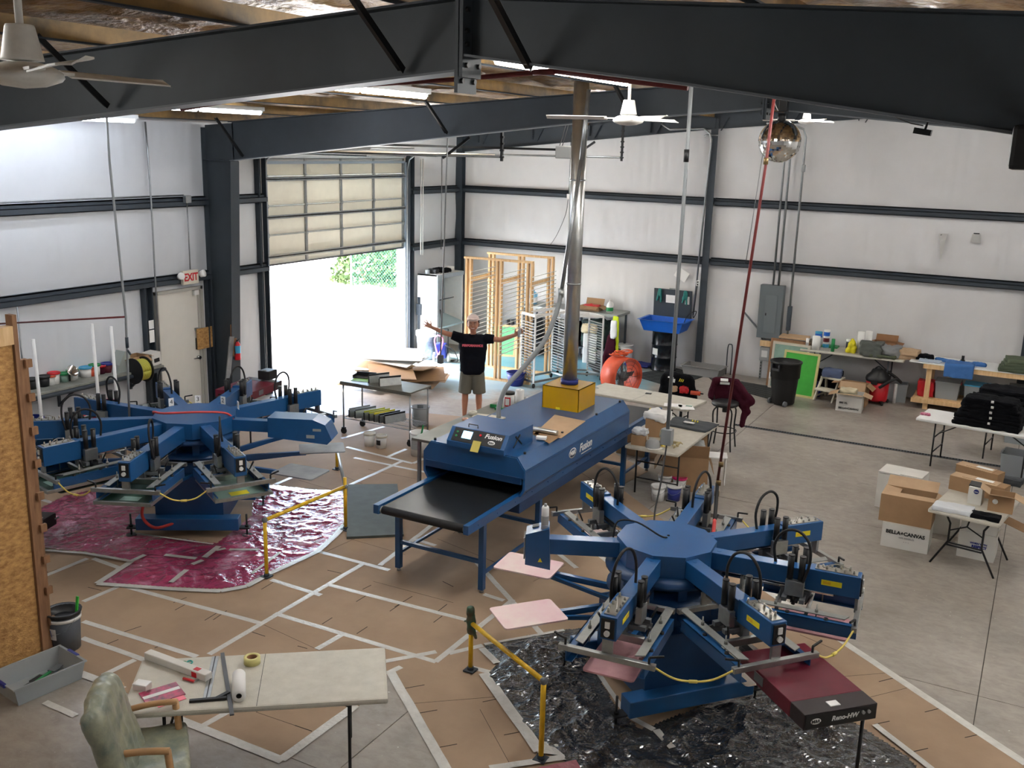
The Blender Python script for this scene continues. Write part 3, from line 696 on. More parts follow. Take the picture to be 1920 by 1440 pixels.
# ================================================================ PRINTING PRESSES
M['pal_pink'] = mat('pink_stained_pallet', (226, 214, 204), .6, col2=(220, 180, 188), vscale=2.4)
M['pal_pink2'] = mat('dusky_pink_pallet', (196, 150, 154), .6, col2=(168, 118, 128), vscale=4)
M['pal_cream'] = mat('cream_pallet_edge', (226, 218, 208), .6)
M['pal_grey'] = mat('grey_stained_pallet', (150, 152, 152), .6, col2=(112, 116, 122), vscale=2.4)
M['valve'] = mat('valve_metal', (170, 168, 160), .3, .9)
def head(press, th, r1, pref, screen=None, label_plate=True, hh=0.0, tilt=0, seed=0, lettering=None):
    rr = random.Random(seed); lo = 1.15 if pref == 'R' else 1.12
    b = MB(); b.b2((.36, -.062, lo), (r1-.02, .062, 1.3), bev=.006); b.b2((r1-.42, -.066, lo-.02), (r1, .066, 1.315), bev=.006)
    b.cyl((.46, 0, 1.3), (.46, 0, 1.302), .02)
    a = b.build('print_arm', 'blue', press); a.rotation_euler = (0, 0, R(th)); a.location.z = .05
    b = MB(); b.b2((r1, -.05, 1.15), (r1+.012, .05, 1.3)); b.mi = 1; b.cyl((r1+.01, 0, 1.19), (r1+.03, 0, 1.19), .022); b.b2((r1+.01, -.018, 1.23), (r1+.022, .018, 1.28)); b.build('end_switch_plate', ['black', 'white'], a)
    b = MB()
    for k in range(9):
        x = r1-.34+.035*k; y = (-.03, .03)[k % 2]+rr.uniform(-.01, .01); b.cyl((x, y, 1.315), (x, y, 1.34+rr.uniform(0, .02)), .011, .008, n=7)
    b.b2((r1-.36, -.045, 1.315), (r1-.03, .045, 1.322)); b.tube([(r1-.3, -.03, 1.335), (r1-.2, 0, 1.37), (r1-.1, .03, 1.335)], .004, n=5, smooth=3); b.build('valve_row', 'valve', a)
    if label_plate:
        for s in (-1, 1): b = MB(); b.b2((r1-.3, s*.0665, 1.2), (r1-.14, s*.068, 1.245)); b.mi = 1; b.b2((r1-.285, s*.068, 1.21), (r1-.225, s*.0685, 1.235)); b.build('yellow_label', ['ylabel', 'yellow'], a)
    cx = r1-.5
    for s in (-1, 1):
        for dx in (-.045, .045):
            b = MB(); b.cyl((cx+dx, s*.105, 1.22), (cx+dx, s*.105, 1.42), .026, n=12); b.cyl((cx+dx, s*.105, 1.42), (cx+dx, s*.105, 1.428), .027, n=12); b.build('air_cylinder', 'black', a)
        b = MB(); b.b2((cx-.075, s*.08, 1.08), (cx+.075, s*.132, 1.21), bev=.005); b.mi = 1; b.cyl((cx, s*.105, 1.0), (cx, s*.105, 1.08), .016); b.build('lift_block', ['alu', 'black'], a)
    # black hose loop
    s = 1 if seed % 2 else -1
    b = MB(); b.tube([(cx-.18, 0, 1.29), (cx-.2, s*.01, 1.45), (cx-.14, s*.03, 1.58), (cx-.02, s*.06, 1.62), (cx+.08, s*.09, 1.54), (cx+.1, s*.11, 1.38), (cx+.06, s*.12, 1.2)], .012, n=8, smooth=5); b.build('air_hose', 'black_rub', a)
    # slide rod + carriage
    b = MB(); b.cyl((.5, 0, 1.105), (r1-.2, 0, 1.105), .017, n=10); b.cyl((.5, .05, 1.09), (r1-.5, .05, 1.09), .008, n=6); b.build('slide_rod', 'chrome', a)
    b = MB(); b.b2((cx-.09, -.17, 1.04), (cx-.05, .17, 1.075)).b2((cx+.05, -.17, 1.04), (cx+.09, .17, 1.075)).b2((cx-.12, -.03, 1.0), (cx+.12, .03, 1.1)).b2((cx-.03, -.06, .99), (cx+.03, .06, 1.03)); b.build('carriage', 'grey_p', a)
    b = MB(); b.box((cx+.12, 0, .98), (.03, .36, .07), ry=.25, bev=.006); b.build('squeegee', 'alu', a)
    b = MB(); b.box((cx-.12, 0, .985), (.02, .34, .06), ry=-.3, bev=.004); b.build('flood_bar', 'galv', a)
    for (x, y, dx, dy, dz) in ((cx-.1, .15, -.03, .05, .12), (cx+.1, -.15, .05, -.04, .11), (cx+.14, .2, .05, .03, .1)):
        b = MB(); b.cyl((x, y, 1.04), (x+dx, y+dy, 1.04+dz), .007, .01, n=6); b.build('lever', 'black', a)
    # screen holder: front tube, rear tube, side plates with blue channels
    wf = .37; z = 1.0
    b = MB(); b.b2((r1-.02, -wf, z-.022), (r1+.022, wf, z+.022), bev=.004).b2((r1-.03, -.04, z), (r1-.005, .04, 1.16)); b.build('front_bar', 'alu', a)
    b = MB(); b.b2((r1-.95, -.27, z-.02), (r1-.91, .27, z+.02), bev=.004); b.b2((r1-.95, -.05, z), (r1-.93, .05, 1.13)); b.build('rear_bar', 'alu', a)
    for s in (-1, 1):
        b = MB(); b.slab([(r1-.93, s*.2, z+.024), (r1-.88, s*.27, z+.024), (r1-.08, s*.27, z+.024), (r1-.05, s*.2, z+.024)][::(1 if s > 0 else -1)], .008)
        for k in (.3, .62): b.cyl((r1-k, s*.235, z+.03), (r1-k, s*.235, z+.06), .014, n=6); b.cyl((r1-k, s*.235, z-.08), (r1-k, s*.235, z+.1), .006, n=6)
        b.build('side_plate', 'alu_flat', a)
        b = MB(); b.b2((r1-.8, s*.3-.012, z-.1), (r1+.02, s*.3-.004, z-.0)).b2((r1-.8, s*.3-.012, z-.1), (r1+.02, s*.3+.045*-s, z-.092)).b2((r1-.8, s*.3-.012, z-.008), (r1+.02, s*.3+.045*-s, z)); b.build('clamp_channel', 'blue', a)
        for k in (.22, .52): b = MB(); b.cyl((r1-k, s*.275, z-.02), (r1-k, s*.275, z+.015), .022, .016, n=8); b.build('clamp_knob', 'black', a)
        b = MB(); b.cyl((r1, s*(wf-.05), z+.02), (r1, s*(wf-.05), z+.07), .01, n=6); b.beam((r1, s*(wf-.05), z+.07), (r1-.03, s*(wf+.05), z+.085), .014, .014); b.build('lever', 'black', a)
    if screen:
        x0, x1, hw, zz = r1-.72, r1+.1, .31, .875
        b = MB(); f = .035
        b.b2((x0, -hw, zz), (x1, -hw+f, zz+.035), bev=.003).b2((x0, hw-f, zz), (x1, hw, zz+.035), bev=.003).b2((x0, -hw+f, zz), (x0+f, hw-f, zz+.035), bev=.003).b2((x1-f, -hw+f, zz), (x1, hw-f, zz+.035), bev=.003)
        b.build('screen_frame', 'alu', a)
        b = MB(); b.b2((x0+f, -hw+f, zz+.003), (x1-f, hw-f, zz+.005)); b.mi = 1
        if screen != 'plain': b.b2((x1-.26, -.1, zz+.0052), (x1-.14, .1, zz+.006))
        b.build('screen_mesh', ['emul' if screen == 'dark' else 'emul_l', 'emul_l' if screen != 'yellow' else 'ylabel'], a)
    return a
def pallet(press, th, r, m='pal_pink', L_=.56, W_=.4, z=.87, m2=None):
    b = MB(); b.beam((.2, -.04, z-.07), (r-.2, -.02, z-.05), .045, .05).beam((.2, .09, z-.17), (r-.1, .0, z-.05), .03, .035)
    a = b.build('pallet_arm', 'blue', press); a.rotation_euler = (0, 0, R(th))
    b = MB(); b.box((r, 0, z-.006), (L_, W_, .014), bev=.0); es = [e for e in b.bm.edges if abs(e.verts[0].co.z-e.verts[1].co.z) > .01]
    bmesh.ops.bevel(b.bm, geom=es, offset=.03, segments=3, affect='EDGES', profile=.5)
    b.build('pallet', m, a); b = MB(); b.b2((r-.15, -.04, z-.03), (r+.12, .04, z-.013)); b.build('pallet_bracket', 'black', a)
    return a
def press(lab, c, th0, n, nh, r1, base_ang, pref, pmat, screens, ctrl, rp, hub):
    t = thing('screen_printing_press', lab, 'printing press', (c[0], c[1], 0))
    b = MB(); ns = 10
    poly = [(hub*cos(2*pi*(k+.5)/ns+R(th0)), hub*sin(2*pi*(k+.5)/ns+R(th0))) for k in range(ns)]
    b.prism(poly, 1.19, 1.38); b.build('hub', 'blue', t)
    b = MB(); b.lathe([(0, 1.12), (.52, 1.12), (.52, 1.145), (.44, 1.19), (0, 1.19)], n=32)
    for k in range(8): a = 2*pi*k/8; b.box((.36*cos(a), .36*sin(a), 1.03), (.012, .08, .17), rz=a)
    b.lathe([(0, .935), (.5, .935), (.5, .955), (0, .955)], n=32); b.build('turntable', 'blue_d', t)
    b = MB(); b.cyl((0, 0, .6), (0, 0, .95), .3, n=28); b.cyl((0, 0, .95), (0, 0, 1.12), .2, n=20); b.build('pedestal', 'blue_d', t)
    # base
    bt = MB(); ba = Matrix.Rotation(R(base_ang), 4, 'Z'); bt._m = ba
    for s in (-1, 1): bt.b2((-.6, s*.52-.085, .1), (.6, s*.52+.085, .25), bev=.01)
    bt.b2((-.09, -.5, .11), (.09, .5, .24)); bt.build('base_tube', 'blue', t)
    bt = MB(); bt._m = ba; bt.prism([(-.4, -.47), (.4, -.47), (.4, .44), (-.4, .44)], .13, .72)
    bt.prism([(-.4, .72), (.4, .72), (.24, .86), (-.24, .86)], -.35, .35, m=Matrix.Rotation(pi/2, 4, 'X')); bt.build('cabinet', 'blue_d', t)
    bt = MB(); bt._m = ba
    bt.beam((-.3, -.3, .7), (.05, .58, .2), .12, .1); bt.build('diagonal_strut', 'blue', t)
    for sx in (-1, 1):
        for sy in (-1, 1):
            bt = MB(); bt._m = ba; x, y = sx*.68, sy*.52; bt.cyl((x, y, 0), (x, y, .02), .06, n=16).cyl((x, y, .02), (x, y, .28), .012, n=8).cyl((x, y, .12), (x, y, .145), .024, n=6).b2((sx*.6, y-.05, .105), (x+sx*.04, y+.05, .12)); bt.build('levelling_foot', 'black', t)
    st = 360/n
    for k in range(n):
        a = th0+st*k
        pallet(t, a, rp, pmat[k % len(pmat)])
    arms = []
    for i, k in enumerate(nh): arms.append(head(t, th0+st*k, r1, pref, screens[i], label_plate=(pref == 'R'), seed=i))
    # pale hoses looping between neighbouring heads
    for i, (k, k2) in enumerate(zip(nh, nh[1:])):
        A = Matrix.Rotation(R(th0+st*k), 4, 'Z') @ Vector((r1, .36 if (th0+st*k2-th0-st*k) > 0 else -.36, 1.05)); B = Matrix.Rotation(R(th0+st*k2), 4, 'Z') @ Vector((r1, -.36 if (th0+st*k2-th0-st*k) > 0 else .36, 1.05)); m_ = (A+B)/2; m_.z = .95
        b = MB(); b.tube([A, A.lerp(m_, .5)-Vector((0, 0, .03)), m_, B.lerp(m_, .5)-Vector((0, 0, .03)), B], .008, n=7, smooth=5); dd = (B-A).normalized(); b.cyl(m_-dd*.03, m_+dd*.03, .013, n=8); b.build('link_hose', 'yhose', t)
    # control arm
    a = R(ctrl[0]); rot = Matrix.Rotation(a, 4, 'Z')
    b = MB(); b.b2((.36, -.06, 1.15), (ctrl[1], .06, 1.29), bev=.006); ca = b.build('control_arm', 'blue', t); ca.rotation_euler = (0, 0, a); ca.location.z = .05
    if pref == 'R':
        x = ctrl[1]; b = MB(); b.prism([(-.02, 1.02), (.2, 1.06), (.2, 1.34), (.0, 1.4)], -.1, .1, m=Matrix.Translation((x, 0, 0)) @ Matrix.Rotation(pi/2, 4, 'X')); b.build('control_box', 'blue', ca)
        b = MB(); b.cyl((x+.05, -.04, 1.38), (x+.05, -.04, 1.40), .012); b.build('red_button', 'red', ca)
        b = MB(); b.box((x+.12, -.04, 1.37), (.06, .07, .012), ry=.25, bev=.004); b.build('dial_plate', 'grey_p', ca)
        b = MB(); b.box((x+.21, 0, 1.2), (.012, .15, .2), bev=.004); b.build('control_panel', 'grey_l', ca)
        b = MB(); b.face([(x+.05, .1012, 1.09), (x+.09, .1012, 1.09), (x+.07, .1012, 1.13)]); b.face([(x+.05, -.1012, 1.09), (x+.09, -.1012, 1.09), (x+.07, -.1012, 1.13)]); b.build('warning_triangle', 'ylabel', ca, fixn=False)
    else:
        b = MB(); b.prism([(.0, 1.12), (.72, 1.06), (.78, 1.12), (.7, 1.3), (.55, 1.36), (.0, 1.36)], -.15, .15, m=Matrix.Translation((.95, 0, 0)) @ Matrix.Rotation(pi/2, 4, 'X')); b.build('control_box', 'blue', ca)
        b = MB(); b.b2((1.5, -.1515, 1.22), (1.6, -.15, 1.25)).b2((1.42, -.1515, 1.13), (1.52, -.15, 1.17)); b.build('maker_plate', 'grey_l', ca)
    return t, arms
CR = (9.98, 7.72); CL = (3.69, 8.38)
pr, armsR = press('blue eight-station rotary t-shirt press with pink pallets standing on black plastic, front right', CR, 5, 8, [-2, -1, 0, 1, 2, 3], 1.61, 49.5, 'R',
    ['pal_pink2', 'pal_pink', 'pal_pink', 'pal_pink', 'pal_pink', 'pal_pink', 'pal_pink2', 'pal_cream'], [None]*6, (205, 1.02), 1.28, .43)
pl, armsL = press('blue ten-station rotary t-shirt press with green screens standing on pink plastic, left', CL, -30, 10, [0, -1, -2, -3, -4, -5, -6, -7], 1.88, 32, 'L',
    ['emul', 'pal_grey', 'pal_grey', 'emul'], ['yellow', 'dark', 'dark', 'plain', 'dark', 'plain', 'dark', None], (24, .98), 1.51, .5)
# numbered station cards on the hub of the left press
for k, s in ((-5, '4'), (-6, '3'), (-7, '2'), (-8, '1')):
    a = R(-30+36*k+18); b = MB(); p = (.53*cos(a), .53*sin(a)); b.box((p[0], p[1], 1.42), (.004, .07, .1), rz=a); cdn = b.build('number_card', 'white_mat', pl)
    textmesh('card_number', s, .08, 'black', cdn, (p[0]*1.006*1.0, p[1]*1.006, 1.42), (pi/2, 0, a+pi/2), ext=.0005)
    textmesh('card_number', s, .08, 'black', cdn, (p[0]*.992, p[1]*.992, 1.42), (pi/2, 0, a-pi/2), ext=.0005)
# hoses that belong to the presses
b = MB(); b.tube([(-.42, -.1, 1.2), (-.38, -.3, 1.4), (-.1, -.38, 1.45), (.25, -.12, 1.46), (.42, .12, 1.41), (.47, .2, 1.25)], .014, n=8, smooth=6); b.build('red_air_hose', 'redhose', pl)
b = MB(); b.tube([(-.05, -.75, .55), (-.1, -.8, .3), (.05, -.75, .16), (.2, -.55, .2)], .018, n=8, smooth=6); b.build('red_air_hose', 'redhose', pl)
b = MB(); b.tube([(-.45, -.12, 1.33), (-.42, -.1, 1.48), (-.25, -.08, 1.5), (-.05, -.05, 1.41), (.0, .0, 1.385)], .008, n=7, smooth=5); b.build('power_cable', 'black_rub', pr)

# flash cure units
def flash(lab, loc, rz, z=.86, legz=True, text=True, d=(.88, .58, .12), st=True):
    t = thing('flash_dryer', lab, 'flash dryer', loc, rz)
    L_, Wd, H_ = d
    b = MB(); b.b2((-L_/2, -Wd/2, z), (L_/2-.17, Wd/2, z+H_), bev=.008); b.build('heater_hood', 'maroon_p', t)
    b = MB(); b.b2((L_/2-.17, -Wd/2, z), (L_/2, Wd/2, z+H_), bev=.006); fp = b.build('control_housing', mat('dark_brown_panel', (42, 34, 36), .4), t)
    b = MB(); b.b2((L_/2+.0005, -Wd/2+.01, z+.01), (L_/2+.004, Wd/2-.01, z+H_-.01)); b.build('control_panel', 'black', t)
    for k in (.17, .215): b = MB(); b.cyl((L_/2+.003, k, z+.075), (L_/2+.02, k, z+.075), .012); b.build('control_knob', 'grey_l', t)
    b = MB(); b.b2((L_/2-.1, -.06, z+H_), (L_/2-.04, .02, z+H_+.008)); b.build('switch', 'white', t)
    if text:
        textmesh('lettering', 'Reno-HW', .05, 'white', t, (L_/2+.0045, .03, z+.06), (pi/2, 0, pi/2), shear=.2, bold=.0015)
        e = MB(); e.lathe([(.0, 0), (.04, 0), (.04, .001), (0, .001)], n=24, m=Matrix.Translation((L_/2+.004, -.2, z+.06)) @ Matrix.Rotation(pi/2, 4, 'Y') @ Matrix.Diagonal(Vector((.55, 1, 1, 1)))); e.build('maker_badge', 'white', t)
        textmesh('badge_lettering', 'M&R', .034, 'black', t, (L_/2+.0056, -.2, z+.06), (pi/2, 0, pi/2), bold=.001)
    b = MB(); b.b2((-.2, -Wd/2-.002, z+.03), (-.08, -Wd/2, z+.1)); b.build('rating_plate', 'grey_p', t)
    if legz: b = MB(); b.cyl((L_/2-.08, Wd/2-.04, .0), (L_/2-.08, Wd/2-.04, z), .014); b.cyl((L_/2-.08, Wd/2-.04, 0), (L_/2-.08, Wd/2-.04, .02), .035); b.build('leg', 'black', t)
    b = MB(); b.b2((-L_/2-.2, -.16, z+.02), (-L_/2, -.1, z+.06)).b2((-L_/2-.2, .1, z+.02), (-L_/2, .16, z+.06))
    if st: b.cyl((-L_/2-.16, 0, 0), (-L_/2-.16, 0, z+.06), .03); b.b2((-L_/2-.3, -.25, 0), (-L_/2-.1, .25, .03))
    b.build('stand' if st else 'mounting_arm', 'black', t)
    return t
flash('maroon flash dryer with a dark lettered control end, jutting from the right press', (11.42, 6.72, 0), R(-44), st=False)
q = G(468, 728, 1.05); flash('maroon flash dryer with a black box on it behind the left press', (q.x-.1, q.y+.1, 0), R(100), text=False, z=.95)
b = MB(); b.box((0, 0, .07), (.2, .22, .14), bev=.015); b.mi = 1; b.cyl((.0, -.06, .14), (0, -.06, .15), .02); b.build('control_unit', ['black', 'grey_l'], loc=(q.x-.1, q.y+.5, 1.085), rz=.1, label='small black control unit on top of the rear maroon flash dryer', cat='control unit')
q = G(75, 985, .3); flash('low maroon box unit beside the chipboard partition under the left press', (q.x-.25, q.y-.1, 0), R(20), text=False, z=.25, legz=False, d=(.7, .4, .14))
# spray can on the control box
p = Vector((CR[0], CR[1], 0))+Matrix.Rotation(R(205), 3, 'Z') @ Vector((1.06, .04, 1.43))
t = thing('spray_can', 'white and grey spray can standing on the control box of the right press', 'spray can', p)
b = MB(); b.lathe([(0, 0), (.033, 0), (.033, .19), (.026, .205), (0, .205)], n=20); b.build('can', 'white', t); b = MB(); b.lathe([(0, .205), (.012, .205), (.012, .23), (0, .232)], n=12); b.build('nozzle', 'grey_l', t); b = MB(); b.lathe([(.0335, .04), (.0337, .12)], n=20); b.build('printed_label', 'grey_l', t)

# ================================================================ CONVEYOR DRYER
t = thing('conveyor_dryer', 'long blue conveyor dryer with a black mesh belt and lettered control box, centre', 'conveyor dryer', (6.62, 8.05, 0))
M['belt'] = mat('black_mesh_belt', (34, 36, 38), .3, var=.12, vscale=5, alpha=.82)
wd = 1.13; 
b = MB(); b.b2((-.02, 0, .8), (.05, 5.58, .9), bev=.004); b.build('side_rail', 'blue', t)
b = MB(); b.b2((wd-.03, .0, .8), (wd+.03, 5.6, .9), bev=.004)
for k in range(14): b.cyl((wd+.03, .2+k*.4, .85), (wd+.036, .2+k*.4, .85), .008, n=6)
b.build('side_rail', 'blue', t)
b = MB(); b.b2((-.02, 1.1, .68), (wd+.03, 4.2, .8)); b.build('underframe', 'blue_d', t)
b = MB(); b.b2((.07, .06, .878), (wd-.05, 5.5, .884)); b.build('belt', 'belt', t)
b = MB(); b.b2((.07, .06, .79), (wd-.05, 5.5, .793)); b.build('belt_return', 'belt', t)
for y in (.06, 5.5):
    b = MB(); b.cyl((.07, y, .838), (wd-.05, y, .838), .046, n=20); b.mi = 1; b.cyl((.03, y, .838), (.07, y, .838), .04, n=16).cyl((wd-.05, y, .838), (wd-.01, y, .838), .04, n=16); b.build('belt_roller', ['black_rub', 'grey_l'], t)
for y in (.35, .75, 5.1): b = MB(); b.b2((.05, y, .83), (wd-.03, y+.03, .86)); b.build('cross_member', 'grey_p', t)
for (x, y) in ((.03, .4), (wd-.03, .4), (.03, 1.7), (wd-.03, 1.7), (.03, 4.3), (wd-.03, 4.3), (.03, 5.25), (wd-.03, 5.25)):
    b = MB(); b.b2((x-.03, y-.03, .04), (x+.03, y+.03, .82)); b.mi = 1; b.cyl((x, y, 0), (x, y, .04), .025); b.build('leg', ['blue', 'galv'], t)
for y in (.4, 1.7, 4.3, 5.25): b = MB(); b.b2((.03, y-.02, .33), (wd-.03, y+.02, .37)); b.build('stretcher', 'blue', t)
for (y0_, y1_) in ((.4, 1.7), (4.3, 5.25)):
    for x in (.03, wd-.03): b = MB(); b.b2((x-.015, y0_, .2), (x+.015, y1_, .23)); b.build('stretcher', 'blue', t)
# hood: chamfered box section along Y
y0_, y1_ = 1.08, 4.1; xa, xb = -.1, wd+.1
def hoodprof(i=0.): return [(xa+.05+i, .885), (xb-.05-i, .885), (xb-i, .96), (xb-i, 1.2), (xb-.1-i, 1.335-i), (xa+.1+i, 1.335-i), (xa+i, 1.2), (xa+i, .96)]
b = MB(); mY = Matrix(((1, 0, 0, 0), (0, 0, 1, 0), (0, 1, 0, 0), (0, 0, 0, 1)))
P = hoodprof(); Q = [(x, z) for x, z in P]
# shell as side, top and end pieces, leaving a slot for the belt at each end
zt = 1.08
b.prism([(xa+.05, .885), (xa+.08, .885), (xa+.03, .97), (xa+.03, 1.19), (xa+.115, 1.305), (xb-.115, 1.305), (xb-.03, 1.19), (xb-.03, .97), (xb-.08, .885), (xb-.05, .885), (xb, .96), (xb, 1.2), (xb-.1, 1.335), (xa+.1, 1.335), (xa, 1.2), (xa, .96)][::-1], y0_, y1_, m=mY)
hd = b.build('hood', 'blue', t)
for y, nm in ((y0_, 'front'), (y1_, 'back')):
    b = MB(); b.prism([(xa+.01, 1.1), (xb-.01, 1.1), (xb-.01, 1.195), (xb-.105, 1.325), (xa+.105, 1.325), (xa+.01, 1.195)], y-.012, y+.02, m=mY); b.build('end_panel', 'blue', t)
    b = MB(); b.b2((xa+.04, y-.02, 1.03), (xb-.04, y+.01, 1.11), bev=.004); b.build('entry_flap', 'blue_d', t)
b = MB(); b.b2((xa+.08, y0_+.05, 1.05), (xb-.08, y1_-.05, 1.29)); b.build('chamber', 'black', t)
b = MB(); b.b2((xb+.0, y0_+.03, .93), (xb+.004, y1_-.03, .945)).b2((xb, y0_+.03, 1.17), (xb+.003, y1_-.03, 1.175)); b.build('seam', 'blue_d', t)
for y in (y0_+.15, y0_+1.1, y0_+2.1, y1_-.15): b = MB(); b.cyl((xb-.09, y, 1.335), (xb-.09, y, 1.36), .016, n=8); b.build('hood_knob', 'black', t)
b = MB(); b.cyl((xa+.12, y0_+.06, 1.335), (xa+.12, y0_+.06, 1.36), .016, n=8); b.build('hood_knob', 'black', t)
# lettering on the side
def sidetext(s, size, y, z, m='white', bold=.004, shear=.2, sx=1): return textmesh('lettering', s, size, m, t, (xb+.0015, y, z), (pi/2, 0, pi/2), shear=shear, bold=bold, sx=sx, ext=.001)
sidetext('Fusion', .14, 2.68, 1.08)
b = MB(); b.lathe([(0, 0), (.1, 0), (.1, .002), (0, .002)], n=28, m=Matrix.Translation((xb+.001, 2.3, 1.08)) @ Matrix.Rotation(pi/2, 4, 'Y') @ Matrix.Diagonal(Vector((.62, 1, 1, 1)))); b.mi = 1
b.lathe([(0, .002), (.088, .002), (.088, .003), (0, .003)], n=28, m=Matrix.Translation((xb+.001, 2.3, 1.08)) @ Matrix.Rotation(pi/2, 4, 'Y') @ Matrix.Diagonal(Vector((.58, 1, 1, 1)))); b.build('oval_badge', ['white', 'blue_d'], t)
textmesh('badge_lettering', 'M&R', .075, 'white', t, (xb+.0045, 2.3, 1.08), (pi/2, 0, pi/2), bold=.003)
b = MB(); b.b2((xb+.001, 2.55, .995), (xb+.003, 2.85, 1.005)); b.build('underline', 'white', t)
# control box
cb = Matrix.Translation((.24, 1.06, 1.335))
b = MB(); b.prism([(0, 0), (.72, 0), (.72, .05), (.72, .22), (0, .22), (0, .05)], 0, .001, m=cb) if False else None
b = MB(); b._m = cb; b.prism([(-.02, .0), (.66, 0.), (.66, .2), (.1, .2), (-.02, .06)], 0, .74, m=Matrix(((0, 0, 1, 0), (1, 0, 0, 0), (0, 1, 0, 0), (0, 0, 0, 1)))); bx = b.build('control_box', 'blue', t)
sl = Matrix.Translation((.24+.37, 1.06+.04, 1.335+.13)) @ Matrix.Rotation(math.atan2(.14, .12), 4, 'X')
b = MB(); b._m = sl; b.box((0, 0, .002), (.64, .165, .006)); b.build('front_panel', 'black', bx)
b = MB(); b._m = sl; b.box((-.14, .01, .006), (.12, .09, .004)); b.build('display', mat('lcd_lit', (120, 190, 230), .3, emit=1.6), bx)
b = MB(); b._m = sl; b.cyl((-.27, .03, .005), (-.27, .03, .015), .012); b.cyl((-.27, -.02, .005), (-.27, -.02, .015), .012); b.build('button', 'green', bx)
b = MB(); b._m = sl; b.cyl((.03, .03, .005), (.03, .03, .02), .014); b.build('stop_button', 'red', bx)
textmesh('lettering', 'Fusion', .072, 'white', bx, matrix=sl @ Matrix.Translation((.19, .035, .0055)), shear=.2, bold=.002, sx=1.15)
e = MB(); e._m = sl; e.lathe([(0, .005), (.045, .005), (.045, .0065), (0, .0065)], n=20, m=Matrix.Translation((.19, -.035, 0)) @ Matrix.Diagonal(Vector((1, .55, 1, 1)))); e.build('oval_badge', 'white', bx)
textmesh('badge_lettering', 'M&R', .032, 'black', bx, matrix=sl @ Matrix.Translation((.19, -.035, .007)), bold=.001)
b = MB(); b.tube([(.42, 1.22, 1.535), (.42, 1.22, 1.57), (.54, 1.22, 1.57), (.54, 1.22, 1.535)], .006, n=6); b.build('handle', 'black', bx)
b = MB(); b.tube([(.98, 1.25, 1.37), (.985, 1.4, 1.49)], .01, n=6); b.tube([(.98, 1.45, 1.37), (.985, 1.3, 1.49)], .01, n=6); b.b2((.965, 1.34, 1.4), (.97, 1.38, 1.46)); b.build('fan_grille', 'black', bx)
b = MB(); b._m = sl; b.box((.02, -.11, .01), (.1, .13, .008), rx=.1); b.build('hang_tag', mat('faded_tag', (190, 176, 90), .7), bx)
tx = t
# yellow acrylic exhaust box + duct
M['amber'] = mat('amber_acrylic', (236, 186, 24), .12, trans=.4, alpha=1.)
t = thing('exhaust_box', 'amber yellow translucent exhaust fan box on top of the dryer hood', 'exhaust box', (7.26, 11.45, 1.336))
b = MB(); s = .26; h = .3
b.b2((-s, -s, 0), (-s+.008, s, h)).b2((s-.008, -s, 0), (s, s, h)).b2((-s, -s, 0), (s, -s+.008, h)).b2((-s, s-.008, 0), (s, s, h)).b2((-s, -s, h-.008), (s, s, h)); b.build('casing', 'amber', t)
b = MB(); b.cyl((0, -.1, .13), (0, .1, .13), .1, n=24); b.build('blower', 'grey_p', t)
b = MB(); b.b2((-.06, -s-.003, .0), (.0, -s, .03)); b.build('sticker', 'ylabel', t)
t = thing('exhaust_duct', 'tall shiny round metal duct rising from the yellow box to the roof', 'duct', (7.26, 11.45, 1.64))
b = MB(); b.cyl((0, 0, 0), (0, 0, .06), .115, n=28); b.build('collar', 'navy', t)
b = MB(); b.cyl((0, 0, .05), (0, 0, 3.84), .095, n=28); b.build('pipe', 'shiny', t)
for z in (1.3, 2.6): b = MB(); b.cyl((0, 0, z), (0, 0, z+.02), .1, n=28); b.build('pipe_joint', 'galv', t)
# grey flexible conduit arching up from the dryer
p0 = Vector((6.78, 10.35, 1.335))
t = thing('flexible_conduit', 'thick grey flexible conduit arching from the dryer top up to the roof beside the duct', 'conduit', p0)
P = [WY(935, 783, 10.35), WY(936, 760, 10.37), WY(950, 725, 10.45), WY(985, 685, 10.6), WY(1020, 640, 10.75), WY(1042, 590, 10.9), WY(1052, 550, 11.0)]
b = MB(); b.tube([q-p0 for q in P], .03, n=12, smooth=6); b.build('flexible_hose', 'pole', t)
b = MB(); a_ = P[-1]-p0; c_ = WY(1090, 300, 11.2)-p0; b.cyl(a_-Vector((0, 0, .05)), a_+Vector((0, 0, .06)), .038); b.cyl(a_, c_, .025, n=12); d_ = WY(1104, 168, 11.3)-p0; b.cyl(c_, d_, .025, n=12); b.build('rigid_conduit', 'galv', t)
b = MB(); b.box((0, 0, .012), (.2, .16, .02), bev=.004); b.build('base_plate', 'cream', t)
# things lying on the dryer
b = MB(); q = [G(1000, 815, 1.34), G(1040, 778, 1.34), G(1098, 790, 1.34), G(1052, 822, 1.34)]; b.slab(q, .004); b.build('cardboard_sheet', 'card_l', label='flat piece of tan cardboard lying on the dryer hood before the yellow box', cat='cardboard')
b = MB(); q = [G(995, 812, 1.341), G(1010, 800, 1.341), G(1052, 818, 1.341), G(1030, 832, 1.341)]; b.slab(q, .003); b.build('cardboard_sheet', 'card', label='smaller flat cardboard scrap on the dryer hood beside the control box', cat='cardboard')
a_, c_ = G(990, 802, 1.375), G(1045, 812, 1.375); b = MB(); b.cyl(a_, c_, .028, n=16); b.build('foil_roll', 'shiny', label='silver roll lying across the cardboard on the dryer hood', cat='roll')
q = G(1015, 823, 1.347); b = MB(); b.box((0, 0, .015), (.12, .08, .03), bev=.003); b.build('paper_pad', 'white_mat', loc=q, rz=.3, label='small white pad of paper on the dryer hood near the control box', cat='paper pad')
